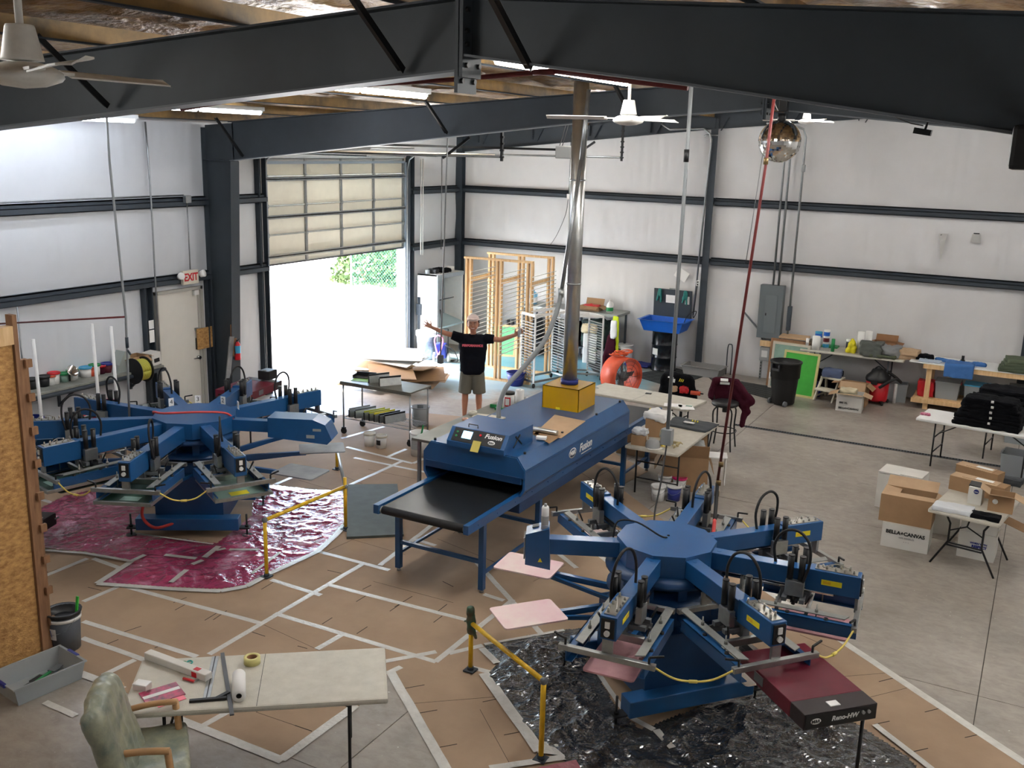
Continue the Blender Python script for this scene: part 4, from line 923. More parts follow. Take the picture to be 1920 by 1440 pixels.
q = G(1185, 768, .9); b = MB(); b.box((0, 0, .006), (.16, .07, .012)); b.build('note_pad', 'ylabel', loc=(7.74, 13.45, .901), rz=.1, label='yellow note on the far right end of the dryer rail', cat='note')

# ================================================================ DROPS, PIPES, FANS
def drop(name, lab, cat, P, r, m, extra=None):
    p0 = Vector(P[-1]); t = thing(name, lab, cat, p0)
    b = MB(); b.tube([Vector(q)-p0 for q in P], r, n=8); b.build('pipe', m, t); return t, p0
t, p0 = drop('electrical_drop', 'thin grey electrical conduit drop ending in a small dark box above the person\'s arm', 'conduit', [WY(826, 152, 13.3), WY(836, 156, 13.3), WY(842, 175, 13.3), WY(838, 300, 13.3), WY(826, 668, 13.3)], .012, 'galv')
b = MB(); b.box((0, 0, -.05), (.08, .07, .14), bev=.005); b.build('junction_box', 'grey_p', t)
t, p0 = drop('electrical_drop', 'grey conduit drop with a coupling ending in a grey box over the right table', 'conduit', [WY(1297, 150, 9.5), WY(1288, 290, 9.5), WY(1252, 805, 9.5)], .02, 'pole')
b = MB(); b.box((0, 0, -.08), (.11, .09, .17), bev=.006); b.build('junction_box', 'pole', t)
b = MB(); q = WY(1287, 292, 9.5)-p0; b.cyl(q-Vector((0, 0, .06)), q+Vector((0, 0, .06)), .026); b.build('coupling', 'black', t)
b = MB(); b.tube([(0, 0, -.16), WY(1240, 900, 9.0)-p0, WY(1228, 960, 8.5)-p0, WY(1230, 1000, 8.0)-p0, Vector((CR[0], CR[1]+.05, 1.385))-p0], .009, n=7, smooth=5); b.build('cable', 'black_rub', t)
t = thing('conduit_riser', 'thin bright conduit pair hanging beside the grey drop from the near right beam', 'conduit', WY(1279, 420, 9.62))
b = MB(); b.cyl((0, 0, 0), WY(1298, 150, 9.62)-WY(1279, 420, 9.62), .008, n=7); b.build('pipe', 'galv', t)
# left press air drop
p1 = WY(236, 594, 8.2)
t, p0 = drop('air_drop', 'iron air line drop with a valve hanging down over the left press', 'pipe', [WY(199, 205, 8.2), WY(205, 300, 8.2), p1, WY(240, 700, 8.2), WY(243, 800, 8.2)], .014, 'pole')
b = MB(); q = WY(238, 640, 8.2)-p0; b.cyl(q-Vector((0, 0, .08)), q+Vector((0, 0, .05)), .02).cyl(Vector((0, 0, .02)), Vector((0, 0, -.1)), .022); b.beam(q+Vector((-.01, 0, -.1)), q+Vector((.05, 0, -.16)), .015, .02); b.build('valve', 'steel_dark', t)
b = MB(); b.tube([(0, 0, -.08), WY(247, 830, 8.15)-p0, WY(256, 848, 8.1)-p0, WY(270, 850, 8.1)-p0], .014, n=8, smooth=5); b.build('red_hose', 'redhose', t)
b = MB(); q = WX(0, 607, .2); b.tube([q-p0, p1-p0], .012, n=8); b.build('copper_branch', 'redpipe', t)
t, p0 = drop('air_drop', 'dark red iron air pipe slanting down from the near beam to the right press', 'pipe', [WY(1452, 178, 9.0), WY(1437, 300, 9.0), WY(1345, 905, 9.0)], .014, 'redpipe')
b = MB(); q = WY(1436, 302, 9.0)-p0; b.cyl(q-Vector((0, 0, .03)), q+Vector((0, 0, .03)), .022)
for px, py in ((1352, 870), (1347, 905), (1344, 925)): q = WY(px, py, 9.0)-p0; b.cyl(q-Vector((0, 0, .025)), q+Vector((0, 0, .025)), .024)
b.build('fitting', mat('brass_dark', (112, 92, 60), .4, .6), t)
b = MB(); b.tube([(0, 0, 0), WY(1343, 940, 8.9)-p0, WY(1340, 975, 8.7)-p0], .018, n=8, smooth=4); b.build('connector', 'black_rub', t)
b = MB(); b.tube([WY(1340, 975, 8.7)-p0, WY(1336, 1010, 8.5)-p0, WY(1326, 1055, 8.3)-p0], .018, n=8, smooth=4); b.build('red_hose', 'redhose', t)
# long red pipe under the near roof beam
t = thing('overhead_air_line', 'long dark red iron air pipe running across under the near roof beam', 'pipe', (0, 0, 0))
yy = 5.9; P = [WY(*p, yy) for p in ((340, 205), (480, 180), (700, 158), (855, 149), (1000, 136))]+[WY(*p, yy) for p in ((1040, 134), (1180, 152), (1290, 165))]
b = MB(); b.tube(P[:5], .016, n=8).tube(P[5:], .016, n=8).tube([P[4], P[5]], .02, n=8); b.build('pipe', 'redpipe', t)
b = MB(); b.tube([WY(0, 242, 5.9), WY(250, 207, 5.9), WY(340, 201, 5.9), WY(520, 170, 5.9)], .009, n=6, smooth=4); b.build('cable', 'black_rub', label='black cable strung below the left half of the near roof beam', cat='cable')
# mirror ball
bc = WY(1462, 265, 12.2)
t = thing('mirror_ball', 'silver mirror ball hanging below the far roof beam', 'mirror ball', bc)
bm = bmesh.new(); bmesh.ops.create_uvsphere(bm, u_segments=56, v_segments=34, radius=.25); me = bpy.data.meshes.new('ball'); bm.to_mesh(me); bm.free(); me.materials.append(mat('mirror_tiles', (225, 225, 222), .07, 1.)); o = bpy.data.objects.new('ball', me); C.objects.link(o); o.parent = t
b = MB(); b.cyl((0, 0, .24), (0, 0, .32), .05, n=12); b.cyl((0, 0, .3), (.0, .1, 5.12-bc.z), .004, n=6); b.build('hanger', 'black', t)
b = MB(); b.box((.0, .05, .42), (.1, .1, .16), bev=.01); b.mi = 1; b.tube([(-.05, 0, .35), (-.1, 0, .45), (-.06, 0, .52)], .006, n=6, smooth=4); b.build('motor', ['black', 'white'], t)
# ceiling fans
M['fanw'] = mat('dusty_white_enamel', (222, 220, 214), .5, var=.1, vscale=14)
def fan(lab, c, phases, rl, R_=.7):
    t = thing('ceiling_fan', lab, 'ceiling fan', c)
    b = MB(); b.cyl((0, 0, .1), (0, 0, rl), .013, n=10); b.build('downrod', 'fanw', t)
    b = MB(); b.lathe([(.0, .15), (.045, .148), (.048, .14), (.068, .04), (.07, .032), (0, .032)], n=24); b.build('canopy', 'fanw', t)
    b = MB(); b.lathe([(0, .03), (.06, .026), (.1, .012), (.125, -.005), (.13, -.022), (.12, -.034), (.07, -.052), (0, -.06)], n=28); b.build('motor', 'fanw', t)
    for ph in phases:
        a = R(ph); b = MB(); b._m = Matrix.Rotation(a, 4, 'Z')
        b.beam((.1, 0, 0), (.2, 0, .0), .05, .01); seg = [(.18, .03), (.45, .045), (.6, .06), (R_-.04, .055), (R_, .02)]
        pr_ = None; bmv = []
        for x, w_ in seg: bmv.append([b.bm.verts.new(b._m @ Vector((x, s*w_, (.012 if s > 0 else -.012)+zz))) for s, zz in ((-1, -.003), (1, -.003), (1, .003), (-1, .003))])
        for A, B in zip(bmv, bmv[1:]):
            for k in range(4): b.bm.faces.new((A[k], A[(k+1) % 4], B[(k+1) % 4], B[k]))
        b.bm.faces.new(bmv[0][::-1]); b.bm.faces.new(bmv[-1]); b.build('blade', 'fanw', t)
    return t
c = WY(44, 132, 2.3); fan('dusty white three-bladed ceiling fan at the top left, nearest the camera', c, (-24, 96, 216), roofz(c.x)+.1-c.z)
c = WY(1178, 222, 8.0); fan('white ceiling fan seen against the far roof beam, right of the duct', c, (195, 315, 75), roofz(c.x)+.15-c.z)
c = WY(1512, 226, 16.8); fan('small far white ceiling fan just right of the mirror ball', c, (185, 305, 65), roofz(c.x)+.15-c.z)
# ================================================================ FLOOR COVERING
M['kraft'] = mat('brown_kraft_board', (166, 142, 118), .8, col2=(148, 125, 103), vscale=1.1, spec=.25)
M['slit'] = mat('dark_slit', (40, 32, 28), .9)
M['tape'] = mat('white_packing_tape', (196, 194, 188), .3, var=.1, vscale=9, bump=.35, bscale=30, spec=.5)
KR = [(20, 880), (300, 820), (500, 800), (640, 778), (800, 775), (1060, 800), (1215, 884), (1160, 913), (1230, 966), (1367, 1060), (1930, 1437), (2050, 1620), (900, 1620), (838, 1440), (733, 1258), (667, 1330), (530, 1425), (330, 1350), (225, 1292), (150, 1262), (20, 1180)]
t = thing('paper_floor_covering', 'tan paperboard sheets covering the floor between the presses and under the dryer', 'floor covering', (0, 0, 0))
b = MB(); b.slab([G(*p, .0) for p in KR], .004); b.mi = 1
def slit(p, q, w=.008): a, c = G(*p, .0045), G(*q, .0045); b.beam(a, c, w, .001)
for p, q in (((604, 1170), (623, 1158)), ((669, 1188), (689, 1175)), ((731, 1146), (750, 1133)), ((668, 1128), (686, 1117)), ((813, 1167), (829, 1155)), ((740, 1138), (773, 1118)), ((820, 1147), (838, 1133)), ((473, 1185), (497, 1193)), ((558, 1211), (576, 1216)), ((467, 1329), (483, 1334)), ((553, 1360), (585, 1371)), ((384, 1163), (410, 1147)), ((328, 1144), (353, 1130)),
             ((757, 1291), (796, 1284)), ((780, 1338), (820, 1331)), ((820, 1402), (857, 1395)), ((905, 1316), (934, 1310)), ((945, 1378), (982, 1371)), ((1648, 1278), (1676, 1271)), ((1734, 1335), (1762, 1328)), ((1640, 1358), (1668, 1352)), ((1809, 1383), (1835, 1377)), ((1709, 1410), (1740, 1403)), ((290, 1215), (306, 1208)), ((200, 1208), (222, 1199)), ((232, 1185), (265, 1174)), ((75, 1067), (90, 1073)), ((165, 1101), (190, 1107)), ((325, 1130), (350, 1120)), ((400, 1162), (425, 1145)), ((614, 1069), (640, 1075)), ((490, 1105), (515, 1090)), ((680, 1105), (696, 1097)), ((908, 1192), (921, 1204)), ((830, 1090), (850, 1100))): slit(p, q)
# seams between boards
for p, q in (((470, 1160), (600, 1220)), ((700, 1090), (850, 1130)), ((760, 1320), (1010, 1300)), ((900, 1330), (960, 1440)), ((480, 1335), (585, 1371)), ((90, 1072), (225, 1040)), ((610, 1035), (720, 985)), ((655, 1010), (760, 1040)), ((820, 1010), (930, 1055)), ((1100, 905), (1200, 850)), ((1080, 880), (1150, 925)), ((1560, 1270), (1660, 1262)), ((1700, 1290), (1620, 1310)), ((1500, 1190), (1570, 1220)), ((850, 1000), (910, 960)), ((690, 880), (790, 900)), ((560, 900), (660, 930)), ((640, 890), (740, 935)), ((1000, 1090), (1060, 1060))): slit(p, q, .003)
b.build('paperboard', ['kraft', 'slit'], t)
LT = 'strip of white packing tape joining seams of the tan paperboard floor covering'
k = 0
def tape(p, q, w=.062, z=.0055, lab=LT, g='white tape strips on the paperboard'):
    global k; k += 1; a, c = G(*p, z+.0003*(k % 4)), G(*q, z+.0003*(k % 4)); d = (c-a); L_ = d.length; d /= L_; s_ = Vector((-d.y, d.x, 0)); n = max(3, int(L_/.12)); bm = bmesh.new(); rows = []
    for i in range(n+1):
        f = i/n; pt = a+d*L_*f; j = .004*noise.noise(pt*6); rows.append([bm.verts.new(pt+s_*(e*w/2+j)+Vector((0, 0, h+.002*abs(noise.noise(pt*9+s_*e)))) ) for e, h in ((-1, 0), (-.4, .0008), (.4, .0008), (1, 0))])
    for r0, r1 in zip(rows, rows[1:]):
        for m_ in range(3): bm.faces.new((r0[m_], r0[m_+1], r1[m_+1], r1[m_])) if True else 0
    me = bpy.data.meshes.new('tape_strip'); bm.to_mesh(me); bm.free(); me.materials.append(M['tape']); o = bpy.data.objects.new('tape_strip', me); C.objects.link(o)
    tag(o, lab, 'tape', g)
for p, q in (((225, 1097), (487, 1168)), ((392, 1227), (684, 1055)), ((712, 1060), (813, 982)), ((515, 1150), (818, 1241)), ((508, 1087), (602, 1116)), ((611, 1095), (885, 1165)), ((722, 1240), (818, 1222)), ((842, 1225), (905, 1210)), ((816, 1241), (962, 1124)), ((890, 1050), (1015, 1188)), ((907, 1114), (945, 1126)), ((594, 1217), (646, 1187)), ((369, 1367), (432, 1332)),
             ((725, 1263), (752, 1250)), ((156, 1165), (370, 1231)), ((154, 1196), (285, 1242)), ((156, 1128), (221, 1100)), ((84, 1080), (164, 1047)), ((175, 1047), (227, 1066)), ((193, 1266), (253, 1237)), ((84, 1316), (142, 1342)), ((597, 1034), (730, 1069)), ((778, 1011), (817, 1023)), ((652, 911), (753, 865)), ((650, 838), (774, 869)), ((664, 858), (801, 886)), ((774, 869), (795, 860)), ((517, 908), (572, 884)), ((728, 856), (762, 842)), ((1035, 1028), (1081, 1065)), ((1107, 1028), (1141, 1055)), ((66, 932), (110, 947)), ((115, 920), (170, 905)), ((880, 1250), (925, 1262)), ((640, 822), (720, 800))): tape(p, q)
LE = 'wide crinkled white tape along the outer edge of the paperboard floor covering'
for p, q in (((327, 1345), (530, 1426)), ((527, 1424), (667, 1322)), ((731, 1257), (838, 1444)), ((1345, 1045), (1600, 1216)), ((1600, 1216), (1925, 1433)), ((150, 1262), (230, 1292))): tape(p, q, .085, .006, LE, 'edge tape of the paperboard')

def inpoly(x, y, P):
    c = False
    for i in range(len(P)):
        x1, y1 = P[i]; x2, y2 = P[i-1]
        if (y1 > y) != (y2 > y) and x < (x2-x1)*(y-y1)/(y2-y1)+x1: c = not c
    return c
def sheet(name, m, poly, holes, step, amp, fr, z0, seed, **kw):
    P = [tuple(G(*p, 0).xy) for p in poly]; H = [[tuple(G(*p, 0).xy) for p in h] for h in holes]
    x0, x1 = min(p[0] for p in P), max(p[0] for p in P); y0, y1 = min(p[1] for p in P), max(p[1] for p in P)
    bm = bmesh.new(); V = {}
    SEG = [(Vector(a), Vector(c)) for ring in [P]+H for a, c in zip(ring, ring[1:]+ring[:1])]
    def edge(x, y):
        q = Vector((x, y)); m_ = 9
        for a, c in SEG:
            d = c-a; tt = max(0, min(1, (q-a).dot(d)/max(1e-9, d.dot(d)))); m_ = min(m_, (q-a-d*tt).length)
        return m_
    def v(i, j):
        if (i, j) not in V:
            x, y = x0+i*step, y0+j*step; q = Vector((x*fr+seed, y*fr, seed)); 
            h = (1-abs(noise.noise(q)))**6+.7*(1-abs(noise.noise(q*2.1+Vector((5, 1, 2)))))**6+.35*abs(noise.noise(q*5))
            r_ = .5+.5*noise.noise(Vector((x*.8, y*.8, seed)))
            V[(i, j)] = bm.verts.new((x+.012*noise.noise(q*1.3), y+.012*noise.noise(q*1.7), z0+amp*h*(.35+.9*r_)*min(1, .12+edge(x, y)/.22)))
        return V[(i, j)]
    for i in range(int((x1-x0)/step)+1):
        for j in range(int((y1-y0)/step)+1):
            cx, cy = x0+(i+.5)*step, y0+(j+.5)*step
            if inpoly(cx, cy, P) and not any(inpoly(cx, cy, h) for h in H): bm.faces.new((v(i, j), v(i+1, j), v(i+1, j+1), v(i, j+1)))
    me = bpy.data.meshes.new(name); bm.to_mesh(me); bm.free(); me.materials.append(m); o = bpy.data.objects.new(name, me); C.objects.link(o)
    return tag(o, **kw)
def plastic(name, stops, vs, rough=.12, bs=24, b_=.5):
    m = bpy.data.materials.new(name); m.use_nodes = True; nt = m.node_tree; N = nt.nodes; L = nt.links; b = N['Principled BSDF']; tc = N.new('ShaderNodeTexCoord')
    n = N.new('ShaderNodeTexNoise'); n.inputs['Scale'].default_value = vs; n.inputs['Detail'].default_value = 7; n.inputs['Roughness'].default_value = .65; n.inputs['Distortion'].default_value = .8; L.new(tc.outputs['Object'], n.inputs['Vector'])
    r = N.new('ShaderNodeValToRGB'); e = r.color_ramp.elements
    while len(e) < len(stops): e.new(.5)
    for q, (p, c) in zip(e, stops): q.position = p; q.color = lin(c)+(1,)
    L.new(n.outputs['Fac'], r.inputs['Fac']); L.new(r.outputs[0], b.inputs['Base Color'])
    b.inputs['Roughness'].default_value = rough; b.inputs['Specular IOR Level'].default_value = .8; b.inputs['Coat Weight'].default_value = .6; b.inputs['Coat Roughness'].default_value = .08
    n2 = N.new('ShaderNodeTexNoise'); n2.inputs['Scale'].default_value = bs; n2.inputs['Detail'].default_value = 3; n2.inputs['Distortion'].default_value = 1.2; L.new(tc.outputs['Object'], n2.inputs['Vector'])
    bp = N.new('ShaderNodeBump'); bp.inputs['Strength'].default_value = b_; bp.inputs['Distance'].default_value = .02; L.new(n2.outputs['Fac'], bp.inputs['Height']); L.new(bp.outputs['Normal'], b.inputs['Normal'])
    return m
PINK = [(40, 1025), (55, 965), (122, 930), (172, 920), (275, 930), (262, 965), (250, 1000), (405, 1020), (430, 1002), (472, 968), (476, 917), (513, 910), (570, 917), (643, 922), (645, 981), (627, 1003), (595, 1032), (506, 1073), (460, 1098), (414, 1105), (320, 1102), (190, 1093), (247, 1052), (160, 1035)]
sheet('plastic_sheet', plastic('pink_dyed_plastic', [(.3, (216, 168, 190)), (.42, (172, 66, 104)), (.55, (150, 44, 80)), (.63, (204, 134, 162)), (.75, (226, 206, 216))], 1.5), PINK, [], .022, .02, 3.2, .007, 4, label='crumpled pink dye-stained plastic sheet on the floor around the left press', cat='plastic sheet')
BLK = [(905, 1210), (1055, 1182), (1240, 1168), (1440, 1262), (1560, 1330), (1700, 1418), (1790, 1520), (1140, 1520), (1075, 1440), (1012, 1405), (909, 1265), (935, 1247)]
HOLE = [(1108, 1246), (1165, 1232), (1425, 1283), (1200, 1370), (1160, 1335)]
sheet('plastic_sheet', plastic('smoky_black_plastic', [(.3, (26, 27, 29)), (.5, (36, 37, 39)), (.62, (46, 46, 47)), (.75, (70, 70, 70))], 1.8, .07, 22, 1.0), BLK, [HOLE], .02, .04, 2.3, .007, 9, label='crumpled glossy black plastic sheet taped to the floor around the right press', cat='plastic sheet')
LP = 'crinkled white tape holding down the edge of the black plastic sheet'
for p, q, w in (((907, 1262), (1012, 1408), .1), ((903, 1215), (932, 1243), .07), ((940, 1254), (1055, 1240), .045), ((908, 1208), (1058, 1181), .04), ((1010, 1400), (1080, 1408), .16), ((918, 1440), (1065, 1418), .07), ((1187, 1347), (1226, 1368), .06), ((1230, 1368), (1262, 1402), .07), ((1640, 1358), (1748, 1442), .06), ((1122, 1262), (1172, 1336), .045)): tape(p, q, w, .017, LP, 'tape on the black plastic')
LQ = 'crinkled white tape along the edge of the pink plastic sheet'
OUT = [(247, 1052), (182, 1094), (320, 1104), (414, 1108), (462, 1099), (506, 1075), (595, 1034), (628, 1005), (646, 984)]
for p, q in zip(OUT, OUT[1:]): tape(p, q, .075, .017, LQ, 'tape on the pink plastic')
for p, q, w in (((66, 1030), (160, 1037), .05), ((160, 1037), (247, 1052), .05), ((309, 1040), (368, 1047), .06), ((245, 1052), (272, 1040), .06), ((383, 1045), (410, 1024), .07), ((320, 1092), (350, 1068), .06), ((360, 1058), (380, 1050), .06), ((405, 1032), (423, 1028), .05), ((255, 1000), (400, 1020), .03), ((430, 1030), (485, 1030), .05), ((472, 1075), (525, 1035), .04)): tape(p, q, w, .03, LQ, 'tape on the pink plastic')
b = MB(); b.slab([G(*p, .03) for p in ((1008, 1440), (1080, 1425), (1100, 1460), (1000, 1470))], .004); b.build('plastic_scrap', plastic('dusky_pink_scrap', [(.3, (150, 84, 96)), (.7, (176, 112, 122))], 3), label='dusky pink plastic scrap at the bottom edge beside the yellow rail foot', cat='plastic scrap')
# grey board lying between rail and dryer
b = MB(); b.slab([G(*p, .004) for p in ((652, 912), (745, 911), (757, 1006), (650, 1011))], .03); b.build('floor_mat', mat('grey_mat', (78, 84, 80), .7, var=.14, vscale=7), label='dark grey speckled rubber mat on the floor left of the dryer', cat='mat')
# dark anti-fatigue mats by the sink
M['matd'] = mat('dark_grid_mat', (46, 50, 50), .7, var=.1, vscale=8)
for P, lb in (([(1180, 703), (1265, 690), (1320, 706), (1262, 727)], 'dark ribbed rubber mat in front of the black drum'), ([(1100, 680), (1140, 676), (1160, 692), (1120, 706)], 'dark rubber mat behind the white metal rack'), ([(1325, 705), (1460, 728), (1455, 752), (1345, 722)], 'long dark rubber mat along the back wall before the grey tub')):
    q = [G(*p, 0) for p in P]; t = thing('rubber_mat', lb, 'mat', (0, 0, 0)); b = MB(); b.slab(q, .012); b.build('mat_base', 'matd', t)
    b = MB()
    for i in range(1, 6):
        f = i/6; b.beam(q[0].lerp(q[1], f)+Vector((0, 0, .013)), q[3].lerp(q[2], f)+Vector((0, 0, .013)), .012, .004); b.beam(q[0].lerp(q[3], f)+Vector((0, 0, .013)), q[1].lerp(q[2], f)+Vector((0, 0, .013)), .012, .004)
    b.build('rib', 'black_rub', t)

# yellow pipe guard rails
def rail(lab, P, r=.021, foot=True):
    t = thing('guard_rail', lab, 'guard rail', P[0]); o0 = Vector(P[0])
    for a, c, m_ in P[1]:
        b = MB(); b.cyl(Vector(a)-o0, Vector(c)-o0, r, n=12); b.build('rail_tube', m_, t)
    for q in P[2]: b = MB(); b.ball(Vector(q)-o0, r*1.5); b.build('elbow', 'grey_p', t)
    for q in P[3]: b = MB(); b.b2(Vector(q)-o0+Vector((-.05, -.05, 0)), Vector(q)-o0+Vector((.05, .05, .012))); b.cyl(Vector(q)-o0, Vector(q)-o0+Vector((0, 0, .04)), .03); b.build('foot', 'steel_dark', t)
a = G(500, 1078, .03); b_ = G(648, 990, .03); hA = .56
at_ = Vector((a.x-.02, a.y+.0, .62)); 
def above(base, px, py):
    d = ray(px, py); v = base-CAM; tt = (v.x*d.x+v.y*d.y)/(d.x*d.x+d.y*d.y); return Vector((base.x, base.y, (CAM+d*tt).z))
aT = above(a, 502, 975); bT = above(b_, 650, 895); bM = above(b_, 649, 912); c_ = G(632, 880, .004); cT = above(c_, 629, 838)
rail('yellow pipe guard rail beside the pink plastic, with a bent grey brace', (a, [(a, aT, 'yellow'), (aT, bM, 'yellow'), (b_, bT, 'yellow'), (c_, cT, 'yellow'), (cT, bM, 'pole')], [aT, bM], [a-Vector((0, 0, .02)), b_-Vector((0, 0, .02)), c_]))
a = G(882, 1257, .01); b_ = G(1014, 1424, .01); aT = above(a, 878, 1168); bT = above(b_, 1019, 1277)
rail('yellow pipe guard rail at the edge of the black plastic, green glove on top', (a, [(a, aT, 'yellow'), (aT, bT, 'yellow'), (b_, bT, 'yellow')], [bT, aT], [a, b_]))
mb = MB(); q = aT; cap(mb, (0, 0, -.08), (.0, 0, .02), .035, .045); cap(mb, (0, 0, .0), (-.01, .0, .13), .04, .035); cap(mb, (.02, 0, -.05), (.05, .0, -.13), .02, .015); cap(mb, (-.02, 0, .01), (-.08, .02, -.01), .012, .008)
remesh(mb, 'glove', mat('teal_rubber_glove', (40, 98, 78), .55, col2=(88, 66, 52), vscale=14), voxel=.008, wr=.008, wf=25, loc=q, label='worn green glove pulled over the top of the left yellow post', cat='glove')
# ================================================================ LEFT: wall shelf, exit sign, conduits, partition, chair, folding table
t = thing('exit_sign', 'beige EXIT sign with red letters and two emergency lamps above the left door', 'exit sign', (.13, 11.75, 2.3))
b = MB(); b.b2((0, -.17, -.02), (.06, .17, .21), bev=.012); b.build('sign_housing', 'cream', t)
textmesh('lettering', 'EXIT', .17, 'red', t, (.0615, 0, .095), (pi/2, 0, pi/2), bold=.006, sx=.85)
for s in (-1, 1): b = MB(); b.lathe([(0, 0), (.05, .0), (.062, .07), (.055, .085), (0, .08)], n=20, m=Matrix.Translation((.04, s*.22, .12)) @ Matrix.Rotation(R(70), 4, 'Y') @ Matrix.Rotation(R(s*-20), 4, 'X')); b.build('lamp_head', 'white', t)
def conduit(lab, P, r=.014, m='galv'):
    b = MB(); b.tube(P, r, n=8); return b.build('wall_conduit', m, label=lab, cat='conduit')
conduit('grey conduit running down the left wall beside the exit door frame', [(.12, 11.05, 4.85), (.13, 11.06, 4.3), (.15, 11.05, 3.63), (.15, 11.04, 2.6), (.15, 11.04, .6)])
conduit('short grey conduit dropping to the EXIT sign', [(.15, 11.78, 3.62), (.15, 11.78, 2.52)], .011)
conduit('horizontal grey conduit clipped along the top of the upper left girt', [(.08, 6.5, 3.72), (.08, 11.78, 3.72)], .012)
conduit('white pvc pipe pair right of the overhead door', [(.14, 18.6, 4.3), (.14, 18.6, 2.2), (.14, 18.68, 2.18), (.14, 18.68, 4.3)], .014, 'white')
conduit('thin conduit on the left wall near the room corner', [(.14, 19.45, 4.4), (.14, 19.45, 2.25)], .01)
conduit('thin vertical tube hanging at the left edge of the wall', [(.14, 8.62, 2.3), (.14, 8.62, 1.0)], .012)
b = MB(); b.box((.16, 11.78, 3.66), (.07, .12, .12), bev=.008); b.build('junction_box', 'galv', label='square grey junction box on the upper left girt over the EXIT sign', cat='junction box')
# fire extinguisher and wooden pieces by the column
q = WX(453, 655, .47); t = thing('fire_extinguisher', 'small fire extinguisher with blue tag hanging on the tapered column', 'fire extinguisher', (.52, 12.4, q.z-.15))
b = MB(); b.lathe([(0, 0), (.05, .0), (.055, .02), (.055, .26), (.03, .31), (0, .32)], n=18); b.build('cylinder', 'red', t)
b = MB(); b.lathe([(.056, .12), (.056, .25)], n=18); b.build('paper_label', 'cyan', t); b = MB(); b.beam((0, 0, .32), (.06, 0, .37), .02, .012).cyl((0, 0, .3), (0, 0, .35), .015).tube([(0, -.03, .32), (.02, -.09, .25), (.02, -.07, .1)], .008, n=6, smooth=4); b.build('valve_handle', 'black', t)
b = MB(); b.b2((0, -.05, 0), (.04, .05, .55)); b.build('wood_block', 'wood_d', loc=(.462, 12.36, 1.0), label='upright lumber block screwed to the tapered column above the extinguisher', cat='wood block')
M['osb'] = mat('chipboard', (202, 158, 98), .75, col2=(146, 102, 58), vscale=9, stretch=(1, 1.6, 3.2), bump=.4, bscale=30)
b = MB(); b.b2((0, 0, 0), (.02, .36, .36)); b.build('chipboard_square', 'osb', loc=(.03, 12.32-.36, 1.12), label='square chipboard patch on the wall between exit door and column', cat='board')
b = MB(); b.beam((.5, 12.05, .0), (.5, 12.3, 1.35), .1, .02, up=(1, 0, 0)); b.build('metal_flashing', 'galv', label='bent metal flashing leaning on the tapered column', cat='flashing')
# wall shelf with paint tubs
sz = 1.12
t = thing('wall_shelf', 'long grey steel wall shelf holding paint tubs left of the exit door', 'shelf', (.03, 7.4, sz-.04))
b = MB(); b.b2((0, 0, 0), (.42, 3.45, .03), bev=.004); b.build('shelf_board', mat('dirty_shelf', (150, 150, 140), .5, col2=(108, 110, 104), vscale=5), t)
b = MB(); b.cyl((.44, 0, -.03), (.44, 3.45, -.03), .03, n=12); b.b2((.38, 0, -.06), (.42, 3.45, 0)); b.build('front_pipe', 'steel_dark', t)
for y in (.4, 1.8, 3.1): b = MB(); b.b2((0, y, -.35), (.03, y+.04, 0)); b.beam((.02, y+.02, -.32), (.4, y+.02, -.03), .03, .03); b.build('bracket', 'steel_dark', t)
tubs = [((57, 695), 'black', 'black', .1, .14), ((80, 700), 'black', 'black', .11, .14), ((92, 697), 'white', 'orange', .1, .13), ((100, 692), 'white', 'red', .1, .16), ((135, 690), 'white', 'green', .1, .14), ((160, 686), 'white', 'cyan', .11, .14), ((177, 682), 'white', 'green', .1, .15), ((168, 674), 'orange', 'orange', .11, .13), ((186, 674), 'maroon', 'red', .1, .12), ((200, 674), 'maroon_p', 'navy', .11, .13), ((118, 688), 'emul_l', 'green', .09, .12)]
nm = {'black': 'black', 'white': 'white', 'orange': 'orange', 'red': 'red', 'green': 'green', 'cyan': 'light blue', 'maroon': 'maroon', 'maroon_p': 'purple red', 'navy': 'violet', 'emul_l': 'pale green'}
ords = ['leftmost', 'second from the left', 'third from the left', 'fourth from the left', 'sixth from the left', 'seventh from the left', 'eighth from the left', 'tall back', 'second back', 'last back', 'fifth from the left']
for i, ((px, py), m_, l_, r_, h_) in enumerate(tubs):
    q = G(px, py, sz); q.x = max(.13, min(.36, q.x)); q = Vector((q.x, WX(px, py, q.x).y, sz-.009))
    bucket('paint_tub', '%s paint tub with %s lid on the wall shelf, %s' % (nm[m_], nm[l_], ords[i]), h_, r_*.8, m_, q, lid=l_, cat='tub', group='paint tubs on the wall shelf', handle=False)
q = Vector((.25, WX(262, 665, .25).y-.1, sz-.009)); carton('carton', 'small open brown carton at the right end of the wall shelf', (.26, .3, .2), 'card', q, flap_ang=(10, 20, 30, 40))
q = Vector((.25, q.y+.33, sz-.009)); b = MB(); b.box((0, 0, .1), (.22, .18, .2), rx=.1); b.mi = 1; b.box((.115, 0, .08), (.01, .1, .06), rx=.1); b.build('white_carton', ['card_w', 'black'], loc=q, label='tilted white carton with black print beside the brown carton on the shelf', cat='box')
q = Vector((.25, WX(225, 675, .25).y, sz-.009)); b = MB(); b.prism([(-.14, 0), (.14, 0), (.1, .3), (.02, .32), (-.1, .12)], -.1, .1, m=Matrix.Rotation(pi/2, 4, 'Z') @ Matrix.Rotation(pi/2, 4, 'X')); b.build('plastic_hopper', mat('smoky_clear', (150, 156, 150), .3), loc=q, label='smoky grey plastic hopper standing between tubs and cartons on the shelf', cat='hopper')
